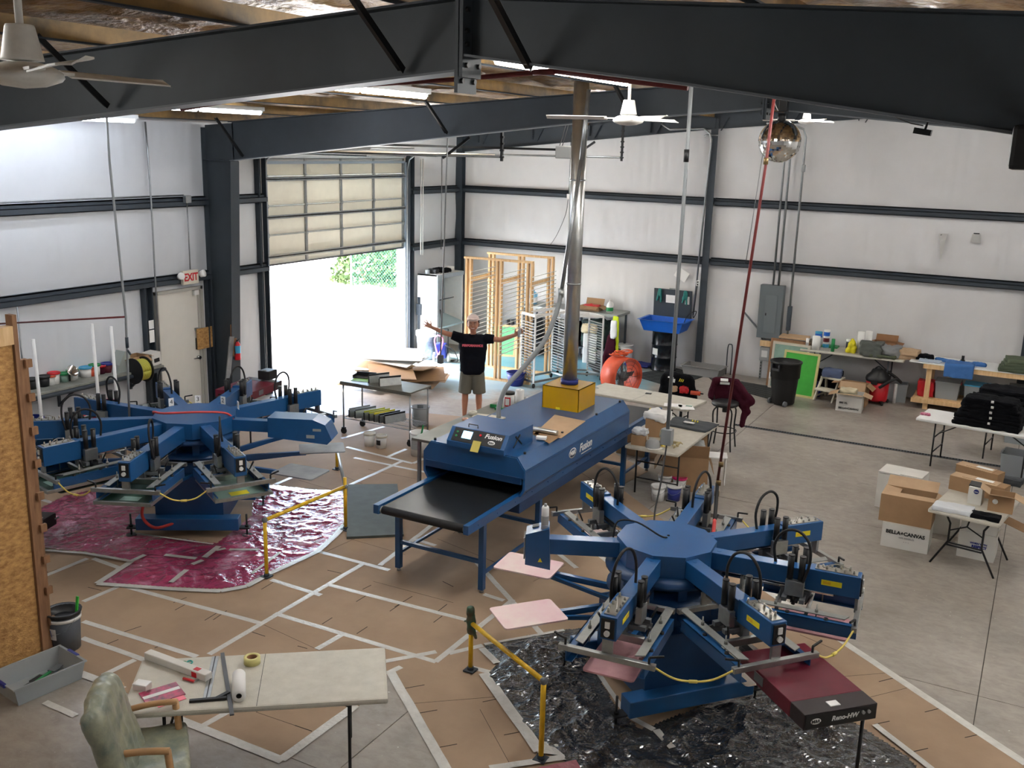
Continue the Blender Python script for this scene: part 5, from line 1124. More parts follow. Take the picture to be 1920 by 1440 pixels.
q = WX(136, 668, .3); t = thing('clamp_lamp', 'small silver clamp lamp behind the tubs on the wall shelf', 'lamp', (.2, q.y, sz)); b = MB(); b.lathe([(0.02, 0), (.09, .09), (.088, .09), (0, .01)], n=20, m=Matrix.Translation((0, 0, .12)) @ Matrix.Rotation(R(60), 4, 'Y')); b.build('reflector', 'chrome', t); b = MB(); b.cyl((0, 0, 0), (0, 0, .13), .012); b.build('clamp', 'black', t)
# hose reel
q = WX(257, 693, .45); t = thing('hose_reel', 'round black reel wound with yellow air hose under the right end of the shelf', 'hose reel', (.5, q.y, q.z))
b = MB()
for s in (-.1, .1): b.cyl((0, s, 0), (0, s*1.12, 0), .2, n=28)
b.cyl((0, -.1, 0), (0, .1, 0), .07); b.build('drum', 'black', t)
for i in range(8): b = MB(); y = -.085+i*.024; b.tube([(.155*cos(a*.35), y, .155*sin(a*.35)) for a in range(19)], .014, n=6); b.build('hose_coil', mat('yellow_hose', (168, 166, 60), .5) if i == 0 else M['hose_y'], t) if i else None; M.setdefault('hose_y', mat('yellow_hose', (172, 168, 66), .5))
b = MB(); b.b2((-.45, -.02, -.02), (0, .02, .05)); b.build('bracket', 'steel_dark', t)
# coloured ink buckets standing on the low bench behind the press
bench = thing('low_bench', 'low grey bench behind the left press carrying coloured ink buckets', 'bench', (.03, 6.6, 0))
b = MB(); b.b2((.05, 0, .36), (.75, 3.6, .4)); b.build('bench_top', 'grey_l', bench)
for x in (.1, .7):
    for y in (.1, 3.5): b = MB(); b.b2((x-.025, y-.025, 0), (x+.025, y+.025, .36)); b.build('leg', 'steel_dark', bench)
for (px, py, m_, h_, r_, lb) in ((62, 800, 'navy', .34, .15, 'violet ink bucket nearest the partition behind the left press'), (82, 800, 'white', .24, .12, 'small white ink bucket between the violet ones behind the press'), (105, 790, 'maroon', .2, .1, 'dark red ink tub behind the arms of the left press'), (163, 756, 'red', .14, .1, 'red lidded tub behind the left press arm'), (190, 762, 'orange', .16, .11, 'orange rimmed tub in front of the magenta bucket'), (197, 752, 'magenta', .3, .15, 'big dark bucket with a magenta rim behind the left press')):
    if m_ == 'magenta': M['magenta'] = mat('magenta_plastic', (224, 30, 120), .4)
    q = G(px, py, .4); q.x = max(.25, min(.62, q.x)); q.y = WX(px, py, q.x).y; q.y = max(6.75, min(10.0, q.y)); q.z = .4
    bucket('ink_bucket', lb, h_, r_, 'black' if m_ == 'magenta' else m_, q, rim=m_, fill='black', cat='bucket', group='ink buckets behind the left press')
# white squeegee handles / pvc poles standing up
for (p, q_, lb) in (((62, 636), (78, 785), 'leftmost white pvc pole standing beside the left press'), ((172, 607), (184, 740), 'middle white pvc pole standing behind the left press'), ((208, 612), (219, 745), 'right white pvc pole standing behind the left press')):
    x = 1.3; a, c = WX(*p, x), WX(*q_, x); f = (c-a)/(c.z-a.z); c = a+f*(0.0-a.z)
    b = MB(); b.cyl(Vector(a)-c, (0, 0, 0), .022, n=10); b.build('pvc_pole', 'white', loc=c, label=lb, cat='pole')
# chipboard partition with studs at the left edge
pb = G(86, 1232, 0)
t = thing('chipboard_partition', 'tall lumber framed chipboard partition at the left edge of the view', 'partition', (pb.x, pb.y, 0), rz=R(0))
zt = 3.17
dirv = Vector((-.35, -1, 0)).normalized()
A = Vector((-.06, 0, 0)); 
b = MB(); b.b2((-.045, -.05, 0.01), (.045, -.01, zt)); b.build('stud', 'wood_d', t)
b = MB(); b.b2((-.045, .0, 0.01), (.0, .09, zt-.4)); b.build('stud', 'wood_d', t)
b = MB(); b.b2((.0, -2.6, 0.01), (.02, -.055, 2.92)); b.build('chipboard_panel', 'osb', t)
b = MB(); b.b2((-.04, -2.6, 2.925), (.05, -.055, 3.08)); b.build('top_plate', 'wood', t)
for i in range(9): z = .3+i*.3; b = MB(); b.b2((-.0, .05, z), (.03, .11, z+.07)); b.build('cleat', 'wood_d', t)
# grey bucket with black ink
q = G(124, 1213, 0.004)
t = bucket('pail', 'grey pail smeared with black ink, a green handle sticking out, by the partition', .38, .15, mat('grey_pail', (84, 90, 98), .45), q, rim='black', fill='black', rb=.13)
b = MB(); b.lathe([(.151, .3), (.154, .3), (.154, .33), (.151, .33)], n=24); b.build('white_band', 'white', t)
b = MB()
for k_ in range(5): a0 = -1.75+k_*.12; b.face([(.146*cos(a0), .146*sin(a0), .14), (.146*cos(a0+.12), .146*sin(a0+.12), .14), (.151*cos(a0+.12), .151*sin(a0+.12), .25), (.151*cos(a0), .151*sin(a0), .25)])
b.build('paper_label', 'white', t)
for k_, (m_, a0) in enumerate((('green', -1.68), ('sinkblue', -1.5))): b = MB(); rr_ = .1525; b.face([(rr_*cos(a0-.06), rr_*sin(a0-.06), .235), (rr_*cos(a0+.0), rr_*sin(a0+.0), .235), (rr_*.985*cos(a0+.08), rr_*.985*sin(a0+.08), .17), (rr_*.985*cos(a0+.03), rr_*.985*sin(a0+.03), .17)]); b.build('label_mark', m_, t)
b = MB(); b.lathe([(.1, .31), (.155, .382), (.165, .378), (.152, .34)], n=20); b.build('black_liner', 'black', t)
b = MB(); b.beam((.09, .05, .2), (.1, .09, .5), .03, .012, bev=.004); b.build('spatula', mat('lime_handle', (60, 200, 70), .4), loc=q, label='bright green spatula standing in the ink pail', cat='spatula')
# clear tote with brushes
M['tote'] = mat('cloudy_clear_plastic', (196, 202, 206), .25, trans=.5, alpha=1., ior=1.2)
def tote(lab, loc, rz, d, m='tote', lid=None, hnd='navy', fill=None, cat='storage tote', fz=.7):
    t = thing('storage_tote', lab, cat, loc, rz); x, y, z = d[0]/2, d[1]/2, d[2]; b = MB(); w = .006; k_ = .9
    def ring(s, zz): return [(-x*s, -y*s, zz), (x*s, -y*s, zz), (x*s, y*s, zz), (-x*s, y*s, zz)]
    rings = [ring(k_, 0), ring(1, z), ring(1.05, z), ring(1.05, z+.012), ring(1-.02, z+.012), ring(k_-.02, w)]
    V = [[b.bm.verts.new(Vector(p)) for p in r_] for r_ in rings]
    for A_, B_ in zip(V, V[1:]):
        for i in range(4): b.bm.faces.new((A_[i], A_[(i+1) % 4], B_[(i+1) % 4], B_[i]))
    b.bm.faces.new(V[0][::-1]); b.bm.faces.new(V[-1]); b.build('tub', m, t)
    for s in (-1, 1): b = MB(); b.box((s*(x*1.04), 0, z), (.03, .16, .035), bev=.008); b.build('latch', hnd, t)
    if lid: b = MB(); b.box((0, 0, z+.02), (d[0]*1.06, d[1]*1.06, .025), bev=.008); b.build('lid', lid, t)
    if fill: soft('contents', fill, (d[0]*.84, d[1]*.84, z*fz), .02, 7, seed=3, parent=t, loc=(0, 0, .01), rnd_=.1)
    return t
a, b1, c1 = G(0, 1288), G(52, 1326), G(153, 1282); ctr = (a+c1)/2; u = (c1-b1); 
TQ = tote('low clear plastic tote with dark brushes and a green handled scraper, bottom left floor', (ctr.x-.02, ctr.y, .001), math.atan2(u.y, u.x), (.62, .42, .16))
for (o_, rz_, L_, m_, lb) in (((-.1, .02, .03), .3, .3, 'black', 'black brush lying in the clear tote'), ((-.06, -.05, .03), .1, .26, 'black', 'second black brush lying in the clear tote'), ((.08, .03, .05), .4, .3, 'green', 'green handled scraper lying in the clear tote')):
    t = thing('brush' if m_ == 'black' else 'scraper', lb, 'brush' if m_ == 'black' else 'scraper', Vector((ctr.x-.02, ctr.y, 0))+Matrix.Rotation(math.atan2(u.y, u.x), 3, 'Z') @ Vector(o_), math.atan2(u.y, u.x)+rz_)
    b = MB(); b.box((-.05, 0, 0), (L_*.7, .028, .018), bev=.006); b.build('handle', m_, t); b = MB(); b.box((L_*.4, 0, 0), (.12, .07, .012), bev=.003); b.build('blade', 'black' if m_ == 'black' else 'grey_p', t)
# resin folding table in the foreground
z = .74; c4 = [G(262, 1238, z), G(721, 1213, z), G(729, 1310, z), G(228, 1338, z)]
ctr = (c4[0]+c4[1]+c4[2]+c4[3])/4; u = (c4[1]+c4[2]-c4[0]-c4[3]); L_ = u.length/2; ang = math.atan2(u.y, u.x)
t = shelf_table('folding_table', 'cream folding resin table with rulers, tape and paper roll in the foreground left', L_, .76, z, 'tsilk', (ctr.x, ctr.y, 0), ang, style='X', seam=True)
TA = ang
def on(px, py, zz=z): return G(px, py, zz)
def item(name, lab, cat, px, py, rz=0, zz=z+.001): return thing(name, lab, cat, on(px, py, zz), rz)
def ang2(p, q, zz=z): d = G(*q, zz)-G(*p, zz); return math.atan2(d.y, d.x), d.length
def bar(name, lab, cat, p, q, w, h, m, zz=z+.001, parts=None):
    a_, L2 = ang2(p, q, zz); t = thing(name, lab, cat, (G(*p, zz)+G(*q, zz))/2, a_); b = MB(); b.box((0, 0, h/2), (L2, w, h), bev=min(w, h)*.15); b.build('body', m, t)
    if parts: parts(t, L2)
    return t
def pbox(t, L2): b = MB(); b.box((L2*.32, -.0355, .03), (.05, .003, .04)); b.mi = 0; b.box((L2*.32, 0, .0605), (.05, .04, .002)); b.build('label', 'red', t)
bar('long_carton', 'long narrow white carton with a red mark lying on the cream table', 'box', (277, 1233), (392, 1276), .07, .06, 'card_w', parts=pbox)
def rul(t, L2): b = MB(); b.b2((-L2/2, -.004, .006), (L2/2, .004, .009)); b.build('groove', 'black', t)
bar('aluminium_ruler', 'wide aluminium straightedge with a grooved centre on the cream table', 'ruler', (404, 1232), (386, 1315), .05, .008, 'alu', parts=rul)
t = bar('t_square', 'long dark grey metal bar lying across the edge of the cream table', 'metal bar', (417, 1226), (435, 1342), .03, .012, mat('dark_bar', (92, 94, 96), .45, .5))
t = bar('layout_clamp', 'black plastic t-square clamp lying near the front edge of the cream table', 'clamp', (355, 1317), (425, 1311), .03, .02, 'black')
b = MB(); b.beam((.06, .0, .012), (.14, .07, .014), .03, .018); b.build('arm', 'black', t)
a_, c_ = G(448, 1265, z+.05), G(448, 1305, z+.05); t = thing('paper_roll', 'white roll of transfer paper lying on the cream table', 'roll', (a_+c_)/2, math.atan2((c_-a_).y, (c_-a_).x)); L2 = (c_-a_).length
b = MB(); b.lathe([(.02, -L2/2), (.048, -L2/2), (.048, L2/2), (.02, L2/2)], n=26, m=Matrix.Rotation(pi/2, 4, 'Y')); b.build('roll', 'white_mat', t); b = MB(); b.lathe([(.02, -L2/2-.001), (.02, L2/2+.001), (.016, L2/2+.001), (.016, -L2/2-.001), (.02, -L2/2-.001)], n=20, m=Matrix.Rotation(pi/2, 4, 'Y')); b.build('core', 'black', t)
t = item('packing_tape_roll', 'roll of cream masking tape standing flat on the cream table', 'tape roll', 473, 1243); b = MB(); b.lathe([(.04, 0), (.062, 0), (.062, .055), (.04, .055), (.04, 0)], n=28); b.build('tape', mat('cream_tape', (206, 198, 130), .4), t); b = MB(); b.lathe([(.036, 0), (.04, 0), (.04, .05), (.036, .05), (.036, 0)], n=24); b.build('core', 'card_d', t)
t = item('scissors', 'teal handled scissors on the cream table beside the long carton', 'scissors', 350, 1242, 2.4)
for s in (-1, 1): b = MB(); b.tube([(-.02+.025*cos(a*.63), s*.022+.02*sin(a*.63), .008) for a in range(11)], .006, n=6); b.build('finger_ring', mat('teal_plastic', (40, 150, 140), .4) if s == -1 else 'green', t)
b = MB(); b.box((-.09, 0, .004), (.12, .014, .004)); b.build('blade', 'chrome', t)
t = item('marker_pen', 'red marker pen on the cream table', 'marker', 354, 1277, .1); b = MB(); b.cyl((-.05, 0, .01), (.05, .0, .01), .01); b.build('barrel', 'red', t)
t = item('utility_knife', 'small grey pen knife beside the red marker on the cream table', 'knife', 370, 1276, 1.5); b = MB(); b.box((0, 0, .005), (.07, .014, .01)); b.build('body', 'grey_l', t)
t = item('small_box', 'small clear and white box on the cream table left of the booklet', 'box', 267, 1291, .25); b = MB(); b.box((0, 0, .02), (.11, .075, .04), bev=.003); b.build('base', mat('clearish', (214, 200, 196), .3), t); b = MB(); b.box((0, 0, .044), (.112, .077, .01), bev=.003); b.build('lid', 'white', t)
t = item('booklet', 'glossy booklet with dark and pink cover photos on the cream table', 'booklet', 304, 1302, ang+.5)
b = MB(); b.box((0, 0, .004), (.27, .2, .008)); b.build('cover', mat('collage_print', (196, 60, 100), .3, col2=(40, 40, 46), vscale=16), t)
b = MB(); b.box((0, .01, .0085), (.262, .04, .0012), rz=0); b.build('title_band', 'white', t)
b = MB(); b.box((.02, -.09, .003), (.2, .14, .003)); b.build('pink_sheet', mat('pink_sheet', (240, 130, 150), .5), t)
# armchair with draped cushion, seen from behind
ch = G(255, 1420, .5)
t = thing('armchair', 'wooden armchair with a faded green plastic-covered cushion, bottom left corner', 'armchair', (ch.x, ch.y, 0), R(0))
def L3(px, py, zz): v = G(px, py, zz)-Vector((ch.x, ch.y, 0)); return v
M['armwood'] = mat('honey_wood', (190, 150, 106), .45, col2=(164, 124, 82), vscale=3, stretch=(1, 1, 5))
aF, aB = L3(205, 1418, .79), L3(318, 1408, .79)
b = MB(); b.tube([aF+Vector((0, 0, 0)), aF.lerp(aB, .5)+Vector((0, 0, .012)), aB], .024, n=10, smooth=4); b.build('armrest', 'armwood', t)
a2, b2 = L3(232, 1333, .79), L3(332, 1315, .79)
b = MB(); b.tube([a2, a2.lerp(b2, .5)+Vector((0, 0, .015)), b2], .022, n=10, smooth=4); b.build('armrest', 'armwood', t)
top = L3(157, 1353, 1.1)
b = MB(); b.tube([top, top.lerp(aF, .6), aF+Vector((.02, 0, -.1)), Vector((aF.x+.04, aF.y, 0))], .028, n=10, smooth=4); b.build('back_post', 'armwood', t)
b = MB(); b.tube([b2+Vector((-.02, 0, 0)), b2+Vector((.04, -.03, -.25)), Vector((b2.x+.03, b2.y-.02, 0))], .024, n=10, smooth=4); b.build('front_leg', 'armwood', t)
b = MB(); b.tube([aB+Vector((-.02, 0, 0)), aB+Vector((.04, -.03, -.25)), Vector((aB.x+.03, aB.y-.02, 0))], .024, n=10, smooth=4); b.build('front_leg', 'armwood', t)
b = MB(); b.tube([a2+Vector((-.02, 0, .2)), a2, Vector((a2.x, a2.y, 0))], .026, n=10); b.build('back_post', 'armwood', t)
M['cush'] = mat('faded_floral_cloth', (160, 160, 136), .3, col2=(98, 112, 108), vscale=6, bump=.35, bscale=14, coat=.35)
s0, s1, s2, s3 = L3(225, 1392, .5), L3(352, 1372, .5), L3(362, 1500, .5), L3(235, 1510, .5); sc = (s0+s1+s2+s3)/4
mb = MB(); mb.slab([s0, s1, s2, s3][::-1], .1); o = remesh(mb, 'seat_cushion', 'cush', t, voxel=.02, smooth=14, wr=.01, wf=7)
# back cushion: tall rounded pad leaning back
mb = MB(); P = [L3(190, 1270, 1.05), L3(150, 1330, .98), L3(165, 1400, .8), L3(215, 1440, .5), L3(232, 1400, .5), L3(222, 1320, .95)]
tc_, bc_ = Vector((top.x+.02, top.y, 1.1)), Vector((aF.x+.05, aF.y, .5)); n_ = Vector((a2.x-aF.x, a2.y-aF.y, 0))
for i in range(5):
    f = i/4; pA = tc_+n_*(.1+.84*f)+Vector((.03, 0, .05*sin(pi*f))); pB = bc_+n_*(.08+.88*f)+Vector((.05, 0, 0)); cap(mb, pA+Vector((.03, 0, 0)), pB+Vector((.03, 0, -.02)), .085, .07, n=14)
remesh(mb, 'back_cushion', 'cush', t, voxel=.018, smooth=20, wr=.014, wf=6)
# ================================================================ PERSON
pf = G(884, 789)
t = thing('person', 'person in black t-shirt, grey shorts and pale cap standing with both arms spread wide', 'person', (pf.x, pf.y, 0), R(29))
# local frame: faces -Y, +X is the figure's left = picture right
S = 1.0
def arm(sx, sh, el, wr, mb, rs=(.052, .043, .028)):
    cap(mb, sh, el, rs[0], rs[1]); cap(mb, el, wr, rs[1], rs[2])
hipz, shz = .93, 1.47
shL, elL, wrL = Vector((-.19, 0, 1.46)), Vector((-.46, -.02, 1.53)), Vector((-.69, -.05, 1.63))
shR, elR, wrR = Vector((.19, 0, 1.46)), Vector((.46, -.02, 1.44)), Vector((.70, -.05, 1.53))
mb = MB()
cap(mb, (0, .0, .98), (0, 0, 1.12), .1, .1); cap(mb, (-.05, 0, 1.3), (.05, 0, 1.3), .1); cap(mb, (-.14, 0, 1.42), (.14, 0, 1.42), .07)
cap(mb, (0, -.005, 1.45), (0, -.03, 1.6), .058, .054)
arm(-1, shL, elL, wrL, mb); arm(1, shR, elR, wrR, mb)
for s in (-1, 1):
    cap(mb, (s*.08, 0, .92), (s*.115, -.01, .5), .085, .056); cap(mb, (s*.115, -.01, .5), (s*.12, .015, .36), .056, .058); cap(mb, (s*.12, .015, .36), (s*.125, .02, .1), .056, .036)
    cap(mb, (s*.125, .02, .06), (s*.14, -.13, .035), .04, .034)
# head
HM = Matrix.Translation((0, -.03, 1.70)) @ Matrix.Scale(1.15, 4) @ Matrix.Translation((0, .03, -1.72)); mb._m = HM
mb.ball((0, -.05, 1.73), .1, (.8, .95, 1.12), 20, 16); cap(mb, (0, -.09, 1.66), (0, -.1, 1.64), .05, .04); mb.ball((0, -.15, 1.705), .017, (.8, 1, 1.3))
for s in (-1, 1): mb.ball((s*.083, -.04, 1.715), .022, (.5, .8, 1.2)); mb.ball((s*.045, -.11, 1.69), .026)
mb._m = Matrix.Identity(4)
# hands: palm, four fingers of different length, thumb
def hand(w, d, up, thumb, spread, mb):
    d = Vector(d).normalized(); up = Vector(up).normalized(); n = d.cross(up).normalized()
    p0 = Vector(w); pc = p0+d*.05
    for k in range(4):
        o = up*(.03-.02*k); cap(mb, p0+d*.015+o*.6, p0+d*.085+o, .014, .013, n=8)
    for k, L_ in enumerate((.082, .092, .085, .066)):
        o = up*(.03-.02*k); q0 = p0+d*.09+o; dd = (d+up*(.3-.2*k)*spread).normalized(); q1 = q0+dd*L_*.5; q2 = q1+(dd+n*.25).normalized()*L_*.5
        cap(mb, q0, q1, .0112, .0104, n=8); cap(mb, q1, q2, .0104, .009, n=8)
    q0 = p0+d*.03+up*thumb*.025; q1 = q0+(d*.55+up*thumb).normalized()*.04; q2 = q1+(d*.8+up*thumb*.7).normalized()*.032; cap(mb, q0, q1, .014, .012, n=8); cap(mb, q1, q2, .012, .0105, n=8)
hand(wrL, (-.86, -.12, .5), (.45, 0, .9), 1, 2.0, mb); hand(wrR, (.8, -.1, .55), (-.5, -.1, .85), 1, .5, mb)
body = remesh(mb, 'body', 'skin', t, voxel=.0075, smooth=3)
# face
b = MB()
for s in (-1, 1): b.ball((s*.032, -.139, 1.735), .0125, (1.1, .5, .7), 10, 8)
b.build('eye', 'white', t) if False else b.bm.free()
for s in (-1, 1):
    b = MB(); b.ball((s*.032, -.137, 1.735), .0085, (1.2, .6, .6), 10, 8); b.mi = 1; b.ball((s*.032, -.1405, 1.735), .0062, (1, .5, .9), 8, 6); b.build('eye', ['cream', 'black'], t)
    b = MB(); b.tube([(s*.015, -.146, 1.757), (s*.033, -.146, 1.763), (s*.05, -.137, 1.757)], .0045, n=6); b.build('eyebrow', 'black', t)
M['lip'] = mat('lips', (150, 84, 76), .5)
b = MB(); b.tube([(-.034, -.136, 1.682), (-.018, -.147, 1.672), (0, -.15, 1.669), (.018, -.147, 1.672), (.034, -.136, 1.682)], .005, n=6, smooth=3); b.mi = 1; b.tube([(-.026, -.142, 1.68), (0, -.151, 1.675), (.026, -.142, 1.68)], .0035, n=6, smooth=3); b.build('smile', ['lip', 'white'], t)
mb = MB(); mb.ball((0, -.03, 1.745), .1, (.83, .92, 1.0), 18, 14); mb.box((0, -.12, 1.68), (.3, .14, .2)) if False else None
o = MB(); o.lathe([(.0, .112), (.05, .1), (.085, .07), (.098, .03), (.101, -.01), (.095, -.05)], n=24, m=Matrix.Translation((0, -.03, 1.735)) @ Matrix.Diagonal(Vector((.92, 1.02, 1, 1))))
bm_ = o.bm
for v in list(bm_.verts):
    if v.co.y < -.07 and v.co.z < 1.765: v.co.y += .07
o.build('hair', 'black', t)
b = MB(); b.lathe([(.0, .12), (.055, .112), (.085, .088), (.097, .062), (.1, .052), (.094, .052)], n=24, m=Matrix.Translation((0, -.035, 1.745)) @ Matrix.Rotation(R(10), 4, 'X') @ Matrix.Diagonal(Vector((.93, 1.02, 1, 1))))
b.slab([(-.07, -.12, 1.815), (-.055, -.17, 1.812), (0, -.19, 1.81), (.055, -.17, 1.812), (.07, -.12, 1.815), (0, -.09, 1.818)], .008); b.build('cap', mat('pale_pink_cap', (216, 196, 190), .8), t)
for o_ in t.children:
    if o_ is not body: o_.data.transform(HM)
# t-shirt
M['tee'] = mat('navy_black_tee', (16, 18, 26), .95, spec=.15)
mb = MB(); cap(mb, (-.06, 0, .9), (.06, 0, .9), .145, n=16); cap(mb, (-.07, 0, 1.1), (.07, 0, 1.1), .14, n=16); cap(mb, (-.1, 0, 1.3), (.1, 0, 1.3), .145, n=16); cap(mb, (-.15, 0, 1.44), (.15, 0, 1.44), .085, n=14); cap(mb, (-.08, 0, 1.36), (.08, 0, 1.36), .14, n=14)
cap(mb, (-.1, 0, 1.1), (-.09, 0, 1.35), .13, .14); cap(mb, (.1, 0, 1.1), (.09, 0, 1.35), .13, .14); cap(mb, (-.08, 0, .9), (-.08, 0, 1.1), .135); cap(mb, (.08, 0, .9), (.08, 0, 1.1), .135)
mb.cyl((-.2, 0, 1.45), shL.lerp(elL, .62), .09, .078, n=14); mb.cyl((.2, 0, 1.45), shR.lerp(elR, .62), .09, .078, n=14); cap(mb, (0, -.01, 1.47), (0, -.015, 1.5), .075, .07)
for v in mb.bm.verts:
    if v.co.z < .84: v.co.z = .84
tee = remesh(mb, 't_shirt', 'tee', t, voxel=.011, smooth=5, wr=.007, wf=7)
textmesh('shirt_print', 'PERFORMANCE', .05, mat('shirt_print_pink', (214, 96, 112), .7), t, (0, -.142, 1.352), (pi/2-.05, 0, 0), bold=.004, ext=.004)
# shorts
M['shorts'] = mat('grey_olive_shorts', (104, 102, 92), .9)
mb = MB(); cap(mb, (-.06, 0, .9), (.06, 0, .9), .13, n=16)
for s in (-1, 1): mb.cyl((s*.085, 0, .95), (s*.125, -.005, .5), .118, .112, n=18); 
remesh(mb, 'shorts', 'shorts', t, voxel=.011, smooth=5, wr=.006, wf=8)
for s in (-1, 1): b = MB(); b.box((s*.138, -.07, .018), (.095, .26, .03), bev=.012); b.build('sandal', 'grey_p', t)
wb_ = Vector((wrR.x+.1, wrR.y-.02, wrR.z+.06)); b = MB(); mR = Matrix.Rotation(R(29), 4, 'Z'); q = Vector((pf.x, pf.y, 0))+mR.to_3x3() @ Vector((wrR.x+.085, wrR.y-.035, wrR.z-.02))
b.lathe([(0, 0), (.03, .0), (.032, .02), (.032, .12), (.012, .155), (.012, .18), (0, .18)], n=16); b.build('water_bottle', mat('clear_bottle', (216, 226, 232), .1, trans=.6, alpha=1), loc=q, label='clear plastic bottle held in the raised hand on the right side', cat='bottle')

# ================================================================ CART WITH SQUEEGEES
cx_, cy_ = 3.48, 12.6
t = thing('utility_cart', 'stainless cart with squeegees on its wire lower shelf before the open door', 'cart', (cx_, cy_, 0))
b = MB(); b.b2((-.69, -.29, .86), (.69, .29, .885), bev=.006); b.b2((-.69, -.29, .83), (.69, -.28, .86)).b2((-.69, .28, .83), (.69, .29, .86)); b.build('cart_top', 'galvtop', t)
for sx in (-1, 1):
    for sy in (-1, 1):
        b = MB(); b.cyl((sx*.65, sy*.25, .1), (sx*.65, sy*.25, .86), .014, n=10); b.build('post', 'galv', t)
        b = MB(); b.cyl((sx*.65-.0, sy*.25-.015, .05), (sx*.65, sy*.25+.015, .05), .05, n=18); b.b2((sx*.65-.03, sy*.25-.02, .06), (sx*.65+.03, sy*.25+.02, .11)); b.build('caster', 'black_rub', t)
b = MB(); b.tube([(-.66, -.26, .27), (.66, -.26, .27), (.66, .26, .27), (-.66, .26, .27), (-.66, -.26, .27)], .007, n=6)
for i in range(1, 40): x = -.66+i*1.32/40; b.cyl((x, -.26, .275), (x, .26, .275), .0025, n=5)
for y in (-.1, .1): b.cyl((-.66, y, .27), (.66, y, .27), .004, n=5)
b.build('wire_shelf', 'galv', t)
b = MB(); b.cyl((-.65, -.25, .36), (.65, -.25, .36), .006) if False else None
def squee(x, y, z, rz, blade, lb, L_=.42):
    t = thing('squeegee', lb, 'squeegee', (cx_+x, cy_+y, z), rz)
    b = MB(); b.prism([(-.035, 0), (.035, 0), (.018, .07), (.006, .12), (-.006, .12), (-.018, .07)], -L_/2, L_/2, m=Matrix.Rotation(pi/2, 4, 'X')); b.build('holder', 'alu', t)
    b = MB(); b.b2((-.004, -L_/2, .12), (.004, L_/2, .15)); b.build('rubber_blade', blade, t); b = MB(); b.b2((-.02, -L_/2-.004, .0), (.02, -L_/2, .12)); b.build('end_cap', 'black', t)
M['limey'] = mat('lime_rubber', (176, 180, 60), .5)
for i, (x, m_) in enumerate(((-.5, 'grey_l'), (-.38, 'grey_p'), (-.2, 'limey'), (-.1, 'limey'), (.0, 'ylabel'), (.1, 'black'), (.2, 'black'))):
    squee(x, -.02, .28, -.35, m_, '%s squeegee on the lower cart shelf, %s from the left' % ({'grey_l': 'light grey', 'grey_p': 'dark grey', 'limey': 'lime edged', 'ylabel': 'yellow edged', 'black': 'black edged'}[m_], ('first', 'second', 'third', 'fourth', 'fifth', 'sixth', 'last')[i]), .4)
squee(-.12, .0, .886, -.5, 'black', 'left aluminium squeegee standing on the cart top', .36); squee(.14, -.06, .886, -.6, 'black', 'right aluminium squeegee standing on the cart top', .36)
b = MB(); b.b2((-.2, -.16, 0), (.2, .16, .004)); b.build('green_sheet', mat('lime_sheet', (140, 190, 90), .5), loc=(cx_-.4, cy_+.03, .886), rz=.2, label='flat lime green sheet lying on the cart top', cat='sheet')
t = thing('black_tray', 'black plastic tray with cut-out handles on the left of the cart top', 'tray', (cx_-.5, cy_+.12, .892), .3)
b = MB(); b.b2((-.17, -.1, 0), (.17, .1, .012)).b2((-.17, .09, 0), (.17, .1, .07)).b2((-.17, -.1, 0), (-.16, .1, .05)).b2((.16, -.1, 0), (.17, .1, .06)); b.build('tray', 'black', t)
# white tubs on the floor by the cart
q = G(693, 835, 0.005); bucket('paint_tub', 'white tub without label on the paperboard in front of the cart', .2, .088, 'white', q, cat='tub', group='white tubs by the cart', handle=False, lid='cream')
q = G(715, 839, 0.005); bucket('paint_tub', 'white tub with a dark printed label on the paperboard in front of the cart', .19, .085, 'white', q, cat='tub', lab='black', group='white tubs by the cart', handle=False, lid='cream')
q = G(787, 852, 0.005); bucket('pail', 'tall white pail with a green stick beside the cart wheel', .36, .15, 'white', q, rb=.135, lab='grey_l', cat='bucket')
b = MB(); b.beam((0, 0, .2), (.03, .05, .46), .02, .02); b.build('stirring_stick', 'green', loc=q, label='green stick poking out of the white pail by the cart', cat='stick')
q = G(788, 797, 0); bucket('pail', 'cloudy pail behind the cart leg holding a dark tool', .33, .15, 'tote', q, rb=.13)
b = MB(); b.box((0, 0, .3), (.1, .02, .12), rz=.5); b.build('scoop', 'grey_p', loc=q, label='dark scoop inside the cloudy pail behind the cart', cat='scoop')
# heap of flattened cardboard by the door
rr = random.Random(5)
base = G(732, 722)
for i in range(15):
    a = rr.uniform(-.6, .6)+(i % 2)*.4; L_, Wd = rr.uniform(.8, 1.35), rr.uniform(.55, .85); tilt = rr.uniform(-.12, .2); z = .03+i*.033
    o = Vector((base.x+rr.uniform(-.5, .5), base.y+rr.uniform(-.5, .5), z+abs(sin(tilt))*.1))
    if i == 14: a, L_, Wd, tilt, o = .5, 1.35, .8, .1, Vector((base.x-.1, base.y+.1, .6))
    if i == 13: a, L_, Wd, tilt, o = .15, 1.4, .8, .05, Vector((base.x-.2, base.y+.05, .54))
    b = MB(); w2 = .012; b.box((0, 0, 0), (L_, Wd, w2), rx=tilt, ry=rr.uniform(-.08, .08)); b.box((L_*.28, Wd*.5, .01), (L_*.4, Wd*.35, .006), rx=tilt+.25) if i % 3 == 0 else None
    b.build('flattened_carton', ('card_w' if i in (14, 13, 12, 6, 9, 3) else ('card_l', 'card', 'card')[i % 3]), loc=o, rz=a, label=('big white flattened carton on top of the heap by the open door' if i == 14 else 'flattened cardboard carton in the heap beside the open overhead door'), cat='flattened box', group=None if i == 14 else 'heap of flattened cartons')
